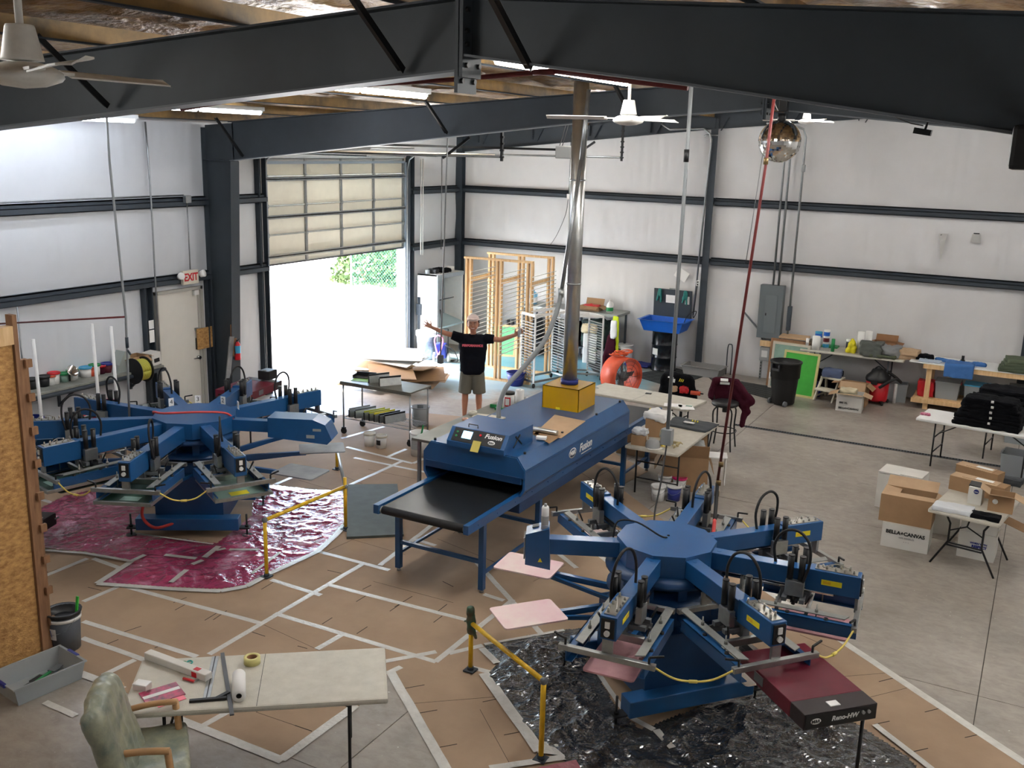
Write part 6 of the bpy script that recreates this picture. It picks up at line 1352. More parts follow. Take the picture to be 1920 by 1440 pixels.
# ================================================================ STEEL WORK TABLE LEFT OF THE DRYER
zt = .87
t = thing('steel_table', 'long stainless steel work table against the far side of the dryer', 'table', (5.5, 10.38, 0))
b = MB(); b.b2((0, 0, zt-.035), (.92, 2.75, zt), bev=.004); b.build('tabletop', 'galvtop', t)
for x in (.06, .86):
    for y in (.1, 2.65): b = MB(); b.b2((x-.02, y-.02, 0), (x+.02, y+.02, zt-.035)); b.build('leg', 'galv', t)
b = MB(); b.b2((.06, .1, .2), (.86, 2.65, .22)); b.build('undershelf', 'galv', t)
def at(px, py, z, x=None):
    q = G(px, py, z); return q
q = at(887, 777, zt); t = thing('masking_tape', 'small cream tape roll on the steel table near the flexible conduit', 'tape roll', q); b = MB(); b.lathe([(.035, 0), (.06, 0), (.06, .045), (.035, .045), (.035, 0)], n=24); b.build('tape', 'cream', t)
q = at(872, 788, zt); b = MB(); b.lathe([(.02, 0), (.045, 0), (.045, .03), (.02, .03), (.02, 0)], n=20); b.build('tape_roll', mat('peach_tape', (220, 176, 152), .5), loc=q, label='small peach coloured roll at the edge of the steel table', cat='tape roll')
q = at(907, 781, zt); b = MB(); b.box((0, 0, .004), (.3, .2, .008)); b.build('paper_sheet', 'cream', loc=q, rz=.2, label='cream paper sheet on the steel table beside the conduit base', cat='paper')
q = at(954, 765, zt); t = thing('paint_can', 'white can with red framed label and black lid on the steel table', 'can', q); b = MB(); b.lathe([(0, 0), (.08, 0), (.08, .22), (0, .22)], n=24); b.build('can', 'white', t); b = MB(); b.lathe([(0, .245), (.084, .245), (.084, .215), (.08, .215)], n=24); b.build('lid', 'black', t)
b = MB()
for k_ in range(6): a0 = -2.0+k_*.2; b.face([(.081*cos(a0), .081*sin(a0), .04), (.081*cos(a0+.2), .081*sin(a0+.2), .04), (.081*cos(a0+.2), .081*sin(a0+.2), .18), (.081*cos(a0), .081*sin(a0), .18)])
b.mi = 1
for k_ in range(4): a0 = -1.8+k_*.2; b.face([(.082*cos(a0), .082*sin(a0), .06), (.082*cos(a0+.2), .082*sin(a0+.2), .06), (.082*cos(a0+.2), .082*sin(a0+.2), .16), (.082*cos(a0), .082*sin(a0), .16)])
b.build('printed_label', ['red', 'white'], t)
q = at(974, 760, zt); b = MB(); b.lathe([(.02, .24), (.02, .0), (.065, 0), (.065, .24), (.02, .24)], n=22); b.build('paper_towel_roll', 'white_mat', loc=q, label='white paper towel roll standing beside the can on the steel table', cat='paper towel')
for (px, py, m_, h_, lb) in ((929, 765, 'green', .05, 'green handled tool lying left of the can on the steel table'), (938, 770, 'green', .04, 'second green handled tool lying by the can'), (988, 757, 'white', .1, 'small white bottle behind the paper towel roll'), (998, 753, 'green', .06, 'small green bottle at the far end of the steel table'), (948, 776, 'black', .04, 'short black roll with white end before the can'), (962, 772, 'green', .03, 'green scraper lying before the can on the steel table')):
    q = at(px, py, zt); q.x = min(q.x, 6.36); b = MB()
    if h_ > .055: b.lathe([(0, 0), (.03, 0), (.03, h_*.6), (.012, h_), (0, h_)], n=14)
    else: b.beam((-.09, 0, h_/2), (.09, .03, h_/2), .035, h_, bev=.008)
    b.build('small_bottle' if h_ > .055 else 'hand_tool', m_, loc=q, label=lb, cat='bottle' if h_ > .055 else 'tool')
# ================================================================ BACK LEFT: cabinet, trash cans, racks
c0 = Vector((.12, 18.5, 0))
t = thing('white_cabinet', 'tall white cabinet with an open grey interior left of the wooden rack', 'cabinet', (c0.x, c0.y, 0), 0)
M['cabin'] = mat('cabinet_inside', (150, 158, 164), .5)
wx, wy, hz = .52, 1.12, 1.78
b = MB(); b.b2((0, 0, .02), (wx, .03, hz)).b2((0, wy-.03, .02), (wx, wy, hz)).b2((0, 0, hz-.03), (wx, wy, hz)).b2((0, .03, .02), (.03, wy-.03, hz-.03)); b.build('body', 'white', t)
b = MB(); b.b2((.031, .031, .7), (.04, wy-.031, hz-.031)); b.build('back_panel', 'cabin', t)
b = MB(); b.b2((wx, 0, 0), (wx+.02, .08, hz)).b2((wx, .08, hz-.09), (wx+.02, wy, hz)); b.build('front_trim', 'cabin', t)
b = MB(); b.cyl((.3, .1, 1.15), (.3, wy-.05, 1.15), .01); b.build('rail', 'black', t)
b = MB(); b.prism([(.03, .75), (wx+.05, .6), (wx+.05, .56), (.03, .56)], -wy+.03, -.03, m=Matrix.Rotation(pi/2, 4, 'X')); b.build('basin', mat('wash_tray', (176, 200, 206), .4), t)
b = MB(); b.tube([(wx+.02, .12, 1.0), (wx+.04, .14, .8), (wx+.03, .16, .6)], .015, n=6, smooth=3); b.build('spray_gun', 'black', t)
for (dx, lb, m_, d) in ((.1, 'clear jar on top of the white cabinet', 'tote', (.1, .1, .09)), (.28, 'dark pump head on top of the white cabinet', 'black', (.2, .16, .1)), (.6, 'black rags heaped on the white cabinet', 'black_cloth', (.36, .3, .09)), (.98, 'white roll lying on top of the white cabinet', 'white_mat', (.18, .1, .1))):
    if m_ == 'white_mat': b = MB(); b.cyl((-.09, 0, .05), (.09, 0, .05), .05, n=18); b.build('roll', m_, loc=(c0.x+.26, c0.y+dx, hz), rz=.6, label=lb, cat='roll')
    elif m_ == 'tote': b = MB(); b.lathe([(0, 0), (.05, 0), (.05, .09), (0, .1)], n=16); b.build('jar', m_, loc=(c0.x+.2, c0.y+dx, hz), label=lb, cat='jar')
    else: soft('rags' if m_ == 'black_cloth' else 'pump_head', m_, d, .02, 12, seed=dx, loc=(c0.x+.26, c0.y+dx, hz), label=lb, cat='rags' if m_ == 'black_cloth' else 'pump')
q = G(800, 672); bucket('trash_can', 'round grey trash can with a white liner left of the hand truck', .62, .23, mat('speckled_grey', (100, 112, 124), .5, var=.3, vscale=20), q, rim='white_mat', rim_h=.1, rb=.19, cat='trash can', handle=False)
q = G(827, 679); t = thing('pressure_washer', 'small blue pressure washer with pink hose and two wheels beside the trash can', 'pressure washer', q, .4)
b = MB(); b.b2((-.12, -.1, .1), (.12, .12, .42), bev=.03); b.build('housing', 'navy', t); b = MB(); b.tube([(-.13, .12, .1), (-.13, .12, .72), (.13, .12, .72), (.13, .12, .1)], .014, n=8); b.build('handle', 'black', t)
for s in (-1, 1): b = MB(); b.cyl((s*.14, .05, .1), (s*.18, .05, .1), .1, n=20); b.build('wheel', 'white', t)
b = MB(); b.tube([(-.05, -.13, .2), (-.12, -.16, .5), (-.05, -.16, .62), (.06, -.15, .55), (.02, -.14, .3), (-.08, -.15, .12)], .015, n=8, smooth=5); b.build('pink_hose', mat('pink_hose', (232, 130, 170), .4), t)
b = MB(); b.tube([(.1, -.1, .4), (.3, -.15, .3), (.38, -.05, .06), (.2, .1, .02), (.5, .3, .02)], .012, n=8, smooth=5); b.build('black_hose', 'black_rub', t)
q = Vector((.12, 18.5, .95)); t = thing('hose_fitting', 'dark pipe valve assembly with a black hose on the wall by the door jamb', 'valve', q)
b = MB(); b.cyl((.05, 0, -.5), (.05, 0, .3), .035).b2((.0, -.05, -.1), (.12, .05, .15)); b.build('valve_body', 'steel_dark', t); b = MB(); b.tube([(.08, .05, .25), (.14, .2, .2), (.14, .3, -.1), (.1, .28, -.5)], .022, n=8, smooth=5); b.build('hose', 'black_rub', t); b = MB(); b.tube([(.1, .05, -.3), (.16, .1, -.5), (.14, .18, -.9)], .012, n=8, smooth=4); b.build('green_hose', 'green', t)
# wooden screen rack
P1, P2, Q1 = G(932, 713), G(991, 721), G(957, 693)
u = (P2-P1); u.z = 0; Lr = u.length*.95; u.normalize(); v_ = Vector((-u.y, u.x, 0)); dep = (Q1-P1).dot(v_); dep = max(.5, min(1.1, dep))
ang = math.atan2(u.y, u.x); zr = 2.42
t = thing('screen_rack', 'tall pine two-by-four rack with white rods for drying screens behind the person', 'rack', P1, ang)
xs_ = (-Lr*1.02, 0, Lr)
for y in (0, dep):
    b = MB(); b.b2((xs_[0]-.1, y-.045, zr), (xs_[2]+.06, y+.045, zr+.04)); b.build('top_plate', 'wood', t)
    b = MB(); b.b2((xs_[0]-.1, y-.045, 0), (xs_[2]+.06, y+.045, .04)); b.build('bottom_plate', 'wood', t)
    for x in xs_:
        for dx in (-.045, .045): b = MB(); b.b2((x+dx-.019, y-.045, .04), (x+dx+.019, y+.045, zr)); b.build('post', 'wood', t)
for x in xs_: b = MB(); b.b2((x-.085, .0, 1.92), (x-.066, dep, 2.01)); b.build('cross_board', 'wood', t); b = MB(); b.b2((x-.02, 0, zr-.0), (x+.02, dep, zr+.038)) if False else None
for x in xs_:
    for k_ in range(20): z = .55+k_*.085; b = MB(); b.cyl((x+.085, -.08, z), (x+.085, dep+.08, z), .0085, n=6); b.build('rod', 'white', t)
# aluminium racks
def arack(lab, A_, B_, v, h):
    t = thing('metal_screen_rack', lab, 'rack', A_); u = B_-A_; v = Vector(v)
    for o in (Vector((0, 0, 0)), u, v, u+v):
        b = MB(); b.beam(o+Vector((0, 0, .1)), o+Vector((0, 0, h)), .03, .03, up=(1, 0, 0)); b.build('post', 'white', t)
        b = MB(); b.cyl(o+Vector((-.012, 0, .045)), o+Vector((.012, 0, .045)), .045, n=14); b.build('caster', 'black_rub', t)
    for a_, c_ in ((Vector(), u), (v, u+v), (Vector(), v), (u, u+v)):
        b = MB(); b.beam(a_+Vector((0, 0, h)), c_+Vector((0, 0, h)), .03, .05); b.build('top_bar', 'white', t)
        b = MB(); b.beam(a_+Vector((0, 0, .12)), c_+Vector((0, 0, .12)), .03, .04); b.build('bottom_bar', 'alu', t)
    for o in (Vector(), u):
        for k_ in range(20):
            z = .2+k_*(h-.3)/20; b = MB(); b.beam(o+v*.02+Vector((0, 0, z)), o+v*.98+Vector((0, 0, z+.01)), .05, .006); b.build('tray_rail', 'galv', t)
A_ = G(1000, 728); B_ = G(1058, 716); v1 = Vector((-.4, .2, 0))
arack('white framed metal screen rack on casters right of the wooden rack', A_, B_, v1, 1.44)
A2 = G(1064, 712)+Vector((.02, .1, 0)); B2 = G(1126, 713); arack('second white framed metal rack on casters behind the exhaust duct', A2, B2, v1, 1.32)
q = G(965, 722); bucket('bucket', 'dark blue bucket on the floor between the wooden rack posts', .27, .19, 'navy', Vector((G(967, 722).x, G(967, 722).y, 0)), rb=.14)
# framed screens under the wooden rack
def screen(lab, c, w, h, lean, rz, mesh, frame='wood', th=.035):
    t = thing('framed_screen', lab, 'screen', c, rot=(-lean, 0, rz)); f = .045
    b = MB(); b.b2((-w/2, 0, 0), (w/2, th, f)).b2((-w/2, 0, h-f), (w/2, th, h)).b2((-w/2, 0, f), (-w/2+f, th, h-f)).b2((w/2-f, 0, f), (w/2, th, h-f)); b.build('frame', frame, t)
    b = MB(); b.b2((-w/2+f, .008, f), (w/2-f, .012, h-f)); b.build('mesh', mesh, t); return t
q = G(940, 668); screen('green emulsion screen leaning in the wooden rack behind the person', (q.x, q.y, .002), .62, .72, .32, .3, mat('mint_green_screen', (110, 184, 128), .5, var=.1), 'wood')
for i in range(5): q = G(962+i*8, 664); screen('grey framed screen leaning upright in the row under the back table', (q.x-.0+.0, q.y+.25, .002), .1+.5, .78, .12, 1.25, 'grey_p', 'alu' if i % 2 else 'grey_p', .04)['group'] = 'row of upright screens under the back table'
# back work table with aluminium edge
t = thing('back_table', 'long grey metal worktop on legs along the back wall behind the racks', 'table', (2.2, 19.62, 0))
b = MB(); b.b2((0, 0, 1.08), (2.35, .72, 1.14), bev=.006); b.build('tabletop', 'alu_flat', t)
for x in (.06, 1.2, 2.28):
    for y in (.06, .66): b = MB(); b.b2((x-.02, y-.02, 0), (x+.02, y+.02, 1.08)); b.build('leg', 'steel_dark', t)
b = MB(); b.b2((0.04, .04, .3), (2.3, .68, .33)); b.build('undershelf', 'steel_dark', t)
q = WY(1110, 580, 19.95); tt = carton('tray_box', 'shallow brown box of red bags on the back worktop', (.44, .3, .1), 'card', (q.x, 19.95, 1.14), flap_ang=(20, -70, 20, 20)); soft('red_bag', 'red', (.34, .22, .1), .02, 14, seed=2, loc=(q.x, 19.93, 1.16), label='crumpled red bags lying in the shallow brown box', cat='bag')
q = WY(1143, 580, 19.9)
def jug(lab, c, m_, lbm, capm, s=1.): 
    t = thing('jug', lab, 'jug', c); b = MB(); b.lathe([(0, 0), (.075*s, .0), (.078*s, .13*s), (.05*s, .2*s), (.02*s, .235*s), (.018*s, .25*s), (0, .25*s)], n=18); b.build('bottle', m_, t); b = MB(); b.lathe([(.079*s, .03*s), (.08*s, .11*s)], n=18); b.build('printed_label', lbm, t); b = MB(); b.cyl((0, 0, .25*s), (0, 0, .275*s), .022*s, n=12); b.build('cap', capm, t); b = MB(); b.tube([(.02*s, 0, .23*s), (.075*s, 0, .2*s), (.075*s, 0, .13*s)], .01*s, n=6, smooth=3); b.build('handle', m_, t); return t
jug('white jug with a green label at the right end of the back worktop', (q.x, 19.9, 1.14), 'white', 'green', 'white')
q = WY(978, 590, 19.9); jug('pale blue jug on the back worktop seen through the wooden rack', (max(2.35, q.x), 19.9, 1.14), mat('pale_blue_plastic', (130, 190, 220), .4), 'white', 'cyan', 1.2)
for (px, py, z, d, m_, lb, nm_) in ((1100, 668, .0, (.3, .3, .36), 'white_mat', 'white foam carton standing on the floor under the back worktop', 'foam_box'), (1101, 640, .36, (.3, .3, .3), 'white_mat', 'white foam carton stacked on top of the other one', 'foam_box')):
    q = G(1102, 680); b = MB(); b.box((0, 0, d[2]/2), d, bev=.02); b.build(nm_, m_, loc=(q.x, q.y+.1, z), rz=.3, label=lb, cat='box')
q = G(1102, 680); soft('cloth_bundle', mat('straw_cloth', (196, 182, 150), .9), (.36, .3, .2), .03, 9, seed=5, loc=(q.x, q.y+.1, .66), label='straw coloured cloth bundle on the foam cartons under the worktop', cat='cloth')
soft('rag_heap', mat('dark_green_rags', (62, 84, 76), .9, col2=(30, 32, 38), vscale=8), (.6, .5, .6), .05, 7, seed=8, loc=(3.95, 19.95, .33), label='dark green and black rags heaped on the undershelf of the back worktop', cat='rags')
soft('rag_heap', 'black_cloth', (.7, .5, .5), .05, 7, seed=9, loc=(3.1, 19.95, .33), label='black bundle on the undershelf of the back worktop', cat='rags')
# hanging vest and towel
qx = WY(1150, 620, 19.45)
for (px0, px1, zt_, zb_, m_, lb, y) in ((1149, 1158, 1.12, .25, mat('neon_yellow', (206, 226, 40), .7), 'long neon yellow vest hanging from the right end of the back worktop', 19.5), (1143, 1153, .8, .22, 'maroon', 'maroon towel hanging in front of the neon vest', 19.4), (1146, 1154, 1.05, .7, 'white_mat', 'white cloth hanging over the maroon towel', 19.36)):
    a_, c_ = WY(px0, 640, y), WY(px1, 640, y); mb = MB(); w2 = (c_.x-a_.x); mb.box(((a_.x+c_.x)/2, y, (zt_+zb_)/2), (w2, .06, zt_-zb_)); 
    for k_ in range(4): cap(mb, (a_.x+w2*(k_+.5)/4, y-.02, zt_), (a_.x+w2*(k_+.5)/4+.02*(k_ % 2), y-.03, zb_+.05*(k_ % 2)), .03, .035, n=8)
    if 'neon' in lb: cap(mb, (a_.x+.0, y, .7), (a_.x-.1, y-.03, .05), .05, .06)
    cen = Vector(((a_.x+c_.x)/2, y, zb_)); 
    for v in mb.bm.verts: v.co -= cen
    remesh(mb, 'hanging_cloth', m_, voxel=.02, smooth=4, wr=.012, wf=8, loc=cen, label=lb, cat='cloth')
q = G(1174, 678); bucket('storage_drum', 'white lidded drum standing behind the orange fan', .4, .17, 'white', (q.x, min(q.y, 20.18), 0), rb=.16, lid='white', cat='drum', handle=False)
q = G(1198, 686); soft('blue_tarp', 'navy', (.55, .4, .05), .02, 12, seed=4, loc=(q.x, q.y, .013), label='crumpled blue tarp on the floor left of the black drum', cat='tarp')
# drum fan
q = G(1163, 742); t = thing('drum_fan', 'orange barrel fan standing on the floor behind the cream table', 'fan', (q.x, q.y, 0), R(68)); rf, hf = .36, .38
mY2 = Matrix.Translation((0, 0, hf+.02)) @ Matrix.Rotation(pi/2, 4, 'X')
b = MB(); b.lathe([(rf, -.2), (rf+.01, -.2), (rf+.01, .2), (rf, .2), (rf-.006, .19), (rf-.006, -.19), (rf, -.2)], n=40, m=mY2); b.build('shroud', 'orange', t)
b = MB(); b.lathe([(0, -.05), (.09, -.05), (.09, .1), (0, .1)], n=20, m=mY2)
for k_ in range(4): b._m = mY2 @ Matrix.Rotation(k_*pi/2, 4, 'Z') @ Matrix.Rotation(.5, 4, 'X'); b.box((.2, 0, 0), (.24, .12, .008))
b.build('fan_blades', 'grey_p', t)
b = MB()
for s in (-.19, .19):
    for rr_ in (.1, .17, .24, .31): b.tube([mY2 @ Vector((rr_*cos(k_*.2618), rr_*sin(k_*.2618), s)) for k_ in range(25)], .003, n=4)
    for k_ in range(6): b.cyl(mY2 @ Vector((rf*cos(k_*pi/3), rf*sin(k_*pi/3), s)), mY2 @ Vector((rf*cos(k_*pi/3+pi), rf*sin(k_*pi/3+pi), s)), .004, n=4)
b.build('grille', 'steel_dark', t)
b = MB(); b.b2((-.26, -.18, 0), (.26, -.14, .06)).b2((-.26, .14, 0), (.26, .18, .06)); b.build('stand', 'black', t)
b = MB()
for k_ in range(8): b.tube([(-.1+.15*cos(a*.45+k_)+k_*.02, .09*sin(a*.45+k_), hf*2+.035+.012*k_+.02*sin(a+k_)) for a in range(15)], .009, n=6)
b.build('extension_cord', mat('orange_cord', (206, 84, 40), .5), loc=(q.x, q.y, 0), rz=.4, label='coiled orange extension cord lying on top of the barrel fan', cat='cord')
# sink on drum
t = thing('parts_washer', 'blue parts washer basin with open dark lid on a black steel drum', 'parts washer', (5.52, 19.98, 0))
b = MB(); b.lathe([(0, 0), (.27, .0), (.28, .015), (.27, .03), (.27, .28), (.28, .295), (.27, .31), (.27, .56), (.28, .575), (.27, .59), (.27, .84), (.28, .85), (.28, .86), (0, .86)], n=32); b.build('drum', mat('black_enamel', (16, 20, 26), .22), t)
b = MB()
for k_ in range(4): a0 = -2.35+k_*.15; b.face([(.275*cos(a0), .275*sin(a0), .36), (.275*cos(a0+.15), .275*sin(a0+.15), .36), (.275*cos(a0+.15), .275*sin(a0+.15), .5), (.275*cos(a0), .275*sin(a0), .5)])
b.build('drum_label', 'white', t)
b = MB(); X, Y, zb_, zt_ = .48, .33, .87, 1.1; w = .012
R_ = [[(-X*.82, -Y*.82, zb_), (X*.82, -Y*.82, zb_), (X*.82, Y*.82, zb_), (-X*.82, Y*.82, zb_)], [(-X, -Y, zt_), (X, -Y, zt_), (X, Y, zt_), (-X, Y, zt_)], [(-X-.05, -Y-.04, zt_+.01), (X+.05, -Y-.04, zt_+.01), (X+.05, Y+.04, zt_+.01), (-X-.05, Y+.04, zt_+.01)], [(-X+w, -Y+w, zt_+.01), (X-w, -Y+w, zt_+.01), (X-w, Y-w, zt_+.01), (-X+w, Y-w, zt_+.01)], [(-X*.8, -Y*.8, zb_+.03), (X*.8, -Y*.8, zb_+.03), (X*.8, Y*.8, zb_+.03), (-X*.8, Y*.8, zb_+.03)]]
V = [[b.bm.verts.new(p) for p in r_] for r_ in R_]
for a_, c_ in zip(V, V[1:]):
    for i in range(4): b.bm.faces.new((a_[i], a_[(i+1) % 4], c_[(i+1) % 4], c_[i]))
b.bm.faces.new(V[0][::-1]); b.bm.faces.new(V[-1]); b.build('basin', 'sinkblue', t)
b = MB(); b.box((.0, Y+.02, 1.4), (.86, .025, .62), rx=.06, bev=.01); ld = b.build('lid', 'steel_dark', t)
b = MB(); b.box((-.03, Y+.0, 1.5), (.24, .006, .17), rx=.06); b.build('notice', 'white', ld); b = MB(); b.box((.33, Y+.0, 1.5), (.1, .006, .17), rx=.06); b.build('notice', 'white', ld)
b = MB(); b.box((0, Y+.02, 1.72), (.18, .03, .03), bev=.005); b.build('clip', 'galv', ld)
for s in (-.3, .28): 
    M.setdefault('teal_g', mat('teal_glove', (22, 110, 104), .5)); mb = MB(); cap(mb, (s, Y-.02, 1.68), (s-.04, Y-.04, 1.45), .035, .02, n=8); cap(mb, (s+.03, Y-.02, 1.68), (s+.05, Y-.04, 1.42), .03, .02, n=8); remesh(mb, 'rubber_glove', 'teal_g', ld, voxel=.014, wr=.012, wf=18)
# ================================================================ RIGHT SIDE AND BACK WALL
# electrical panel, conduits, disconnect
t = thing('breaker_box', 'tall grey electrical breaker panel on the back wall under three conduits', 'electrical panel', (7.66, D-.12, .9))
b = MB(); b.b2((-.24, -.12, 0), (.24, .06, 1.1), bev=.006); b.build('enclosure', mat('panel_grey', (98, 106, 110), .45), t)
b = MB(); b.b2((-.11, -.13, .12), (.13, -.12, .9), bev=.003); b.build('panel_door', mat('panel_grey2', (104, 112, 116), .45), t); b = MB(); b.box((-.08, -.133, .5), (.025, .01, .05)); b.build('latch', 'black', t)
for dx, z0, r_, lb in ((-.0, 2.0, .022, 'left silver conduit rising from the electrical panel'), (.11, 2.0, .022, 'middle silver conduit rising from the electrical panel'), (.38, 1.0, .022, 'right grey conduit passing beside the electrical panel to a black box')):
    x = 7.66+dx; b = MB(); b.tube([(x, D-.16, z0), (x, D-.16, 4.95), (x-.05, D-.2, 5.1), (x-.35, D-.4, 5.2)], r_, n=10); b.build('wall_conduit', 'galv', label=lb, cat='conduit')
b = MB(); b.box((8.04, D-.16, 1.35), (.08, .1, .5), bev=.01); b.build('raceway_box', 'steel_dark', label='dark raceway box below the right conduit beside the panel', cat='electrical box')
b = MB(); b.box((8.05, D-.16, 4.35), (.07, .06, .14), bev=.01); b.build('conduit_coupling', 'galv', label='coupling box high on the right conduit beside the mirror ball', cat='coupling')
for dx, lb in ((-.12, 'left slotted strut under the electrical panel'), (.1, 'right slotted strut under the electrical panel')):
    t = thing('slotted_strut', lb, 'strut', (7.66+dx, D-.1, 0)); b = MB(); b.b2((-.02, -.04, 0), (.02, 0, .9)); b.build('channel', 'galv', t); b = MB()
    for k_ in range(14): b.b2((-.008, -.0415, .03+k_*.062), (.008, -.04, .065+k_*.062))
    b.build('slots', 'black', t)
t = thing('disconnect_box', 'small grey disconnect box with a white label below the electrical panel', 'electrical box', (7.62, D-.17, .42)); b = MB(); b.b2((-.1, -.07, 0), (.1, .03, .28), bev=.006); b.build('box', 'grey_l', t); b = MB(); b.b2((-.06, -.073, .08), (.06, -.07, .22)); b.build('printed_label', 'white', t); 
b = MB(); b.b2((7.5, D-.2, .72), (7.82, D-.15, .84)); b.build('wood_block', 'wood', label='pine block fixed across the struts under the electrical panel', cat='wood block')
b = MB(); b.tube([WY(1395, 585, D-.1), WY(1420, 615, D-.1), WY(1433, 632, D-.12), (7.5, D-.13, .86)], .02, n=8, smooth=4); b.build('flexible_conduit', 'grey_p', label='grey flexible conduit curving into the left of the electrical panel', cat='conduit')
b = MB(); b.tube([(6.0, D-.2, 4.92), (6.05, D-.2, 4.95), (6.3, D-.26, 4.95)], .016, n=8); b.build('pipe_bracket', 'galv', label='bent conduit end at the top of the back wall column', cat='conduit')
q0, q1 = WY(1289, 243, D-.28), WY(1330, 243, D-.28); b = MB(); b.tube([WY(1240, 232, D-.3), WY(1256, 243, D-.28), WY(1320, 241, D-.27), WY(1331, 250, D-.25), WY(1334, 262, D-.22), WY(1300, 590, D-.22)], .02, n=8); b.build('wall_conduit', 'galv', label='silver conduit bending down along the back wall column', cat='conduit')
t = thing('wall_outlet', 'white double outlet with black cords on the back wall column', 'outlet', WY(1309, 531, D-.22)); b = MB(); b.box((0, 0, 0), (.07, .05, .12), bev=.005); b.build('cover', 'white', t); b = MB(); b.box((0, -.028, .025), (.03, .01, .03)).box((0, -.028, -.025), (.03, .01, .03)); b.build('sockets', 'black', t)
b = MB(); b.tube([(0, -.03, -.05), (-.02, -.03, -.3), (-.05, -.03, -.55), (-.05, -.0, -.75), (.0, 0, -.6), (-.15, -.1, -.7), (-.25, -.15, -1.0), (-.33, -.1, -1.05), (-.4, -.05, -.9)], .009, n=6, smooth=5); b.build('power_cord', 'black', t)
b = MB(); b.tube([(2.95, D-.14, 4.9), (2.95, D-.14, 3.62)], .01, n=6); b.build('wall_conduit', 'galv', label='thin conduit dropping to the white outlet on the upper back girt', cat='conduit')
t = thing('wall_outlet', 'small white outlet on the upper back girt with a dangling wire', 'outlet', (2.95, D-.15, 3.56)); b = MB(); b.box((0, 0, 0), (.07, .05, .12)); b.build('cover', 'white', t); b = MB(); b.tube([(0, -.02, -.05), (-.05, -.02, -.4), (-.25, .0, -.85), (-.42, .02, -1.1)], .006, n=5, smooth=4); b.build('wire', 'black', t)
b = MB(); b.cyl((7.25, D-.14, 5.1), (7.05, D-.14, 2.4), .008, n=6); b.build('wall_conduit', 'galv', label='thin conduit on the back wall left of the mirror ball', cat='conduit')
# torn patches of the insulation
for (px, py, lb) in ((1768, 450, 'torn hanging flap of white wall insulation high on the right of the back wall'), (1830, 447, 'small square torn flap of insulation at the far right of the back wall')):
    q = WY(px, py, D-.07); b = MB()
    if px < 1800: b.face([(-.09, 0, .12), (.08, -.02, .12), (.05, -.05, 0), (0, -.03, -.45), (-.05, -.03, -.02)])
    else: b.face([(-.07, 0, .08), (.07, 0, .08), (.09, -.04, -.08), (-.09, -.04, -.08)])
    bmesh.ops.solidify(b.bm, geom=b.bm.faces[:], thickness=.006); b.mi = 1; b.b2((-.05, -.012, .08), (.05, -.0, .1)); b.build('insulation_flap', ['white', 'black'], loc=q, label=lb, cat='insulation flap')
q = WY(1278, 515, D-.1); b = MB(); b.box((0, 0, 0), (.28, .004, .22), ry=.5); b.build('paper_notice', 'white_mat', loc=q, label='tilted white paper notice on the back wall above the parts washer', cat='paper')
# small spotlight on the near beam right and speaker at the edge
q = WY(1730, 245, 9.0); t = thing('spotlight', 'small black spotlight with a cable below the near right roof beam', 'spotlight', WY(1730, 247, 5.6)); b = MB(); b.box((0, 0, 0), (.085, .05, .03), ry=.15); b.build('housing', 'black', t); b = MB(); b.cyl((.01, 0, .01), (.02, 0, .05), .006).tube([(.0, 0, .03), (-.06, 0, .04), (-.14, 0, .07)], .003, n=5); b.build('bracket', 'black', t)
t = thing('speaker', 'black speaker cut off at the right edge of the view below the beam', 'speaker', WY(1932, 277, 5.2)); b = MB(); b.box((0, 0, 0), (.16, .14, .2), bev=.02); b.build('cabinet', 'black', t); b = MB(); b.cyl((0, 0, .08), (0, .1, .25), .012); b.build('bracket', 'black', t)
# grey tub on the floor against the wall + bent rod
q = G(1318, 703); t = thing('grey_tub', 'long shallow grey plastic tub on the floor against the back wall', 'tub', (6.42, 20.02, 0), -.05); b = MB(); X, Y, h = .42, .24, .2
R_ = [[(-X*.88, -Y*.88, 0), (X*.88, -Y*.88, 0), (X*.88, Y*.88, 0), (-X*.88, Y*.88, 0)], [(-X, -Y, h), (X, -Y, h), (X, Y, h), (-X, Y, h)], [(-X-.03, -Y-.03, h), (X+.03, -Y-.03, h), (X+.03, Y+.03, h), (-X-.03, Y+.03, h)], [(-X+.02, -Y+.02, h+.005), (X-.02, -Y+.02, h+.005), (X-.02, Y-.02, h+.005), (-X+.02, Y-.02, h+.005)], [(-X*.86, -Y*.86, .02), (X*.86, -Y*.86, .02), (X*.86, Y*.86, .02), (-X*.86, Y*.86, .02)]]
V = [[b.bm.verts.new(p) for p in r_] for r_ in R_]
for a_, c_ in zip(V, V[1:]):
    for i in range(4): b.bm.faces.new((a_[i], a_[(i+1) % 4], c_[(i+1) % 4], c_[i]))
b.bm.faces.new(V[0][::-1]); b.bm.faces.new(V[-1]); b.build('tub', mat('tub_grey', (132, 130, 128), .6), t)
b = MB(); b.tube([(-.05, 0, 0), (-.05, 0, .58), (0, 0, .66), (.05, 0, .58), (.05, 0, 0)], .012, n=7, smooth=3); b.build('bent_rod', 'steel_dark', loc=(6.86, D-.12, 0), label='bent dark rod hooked like a cane against the back wall by the grey tub', cat='rod')
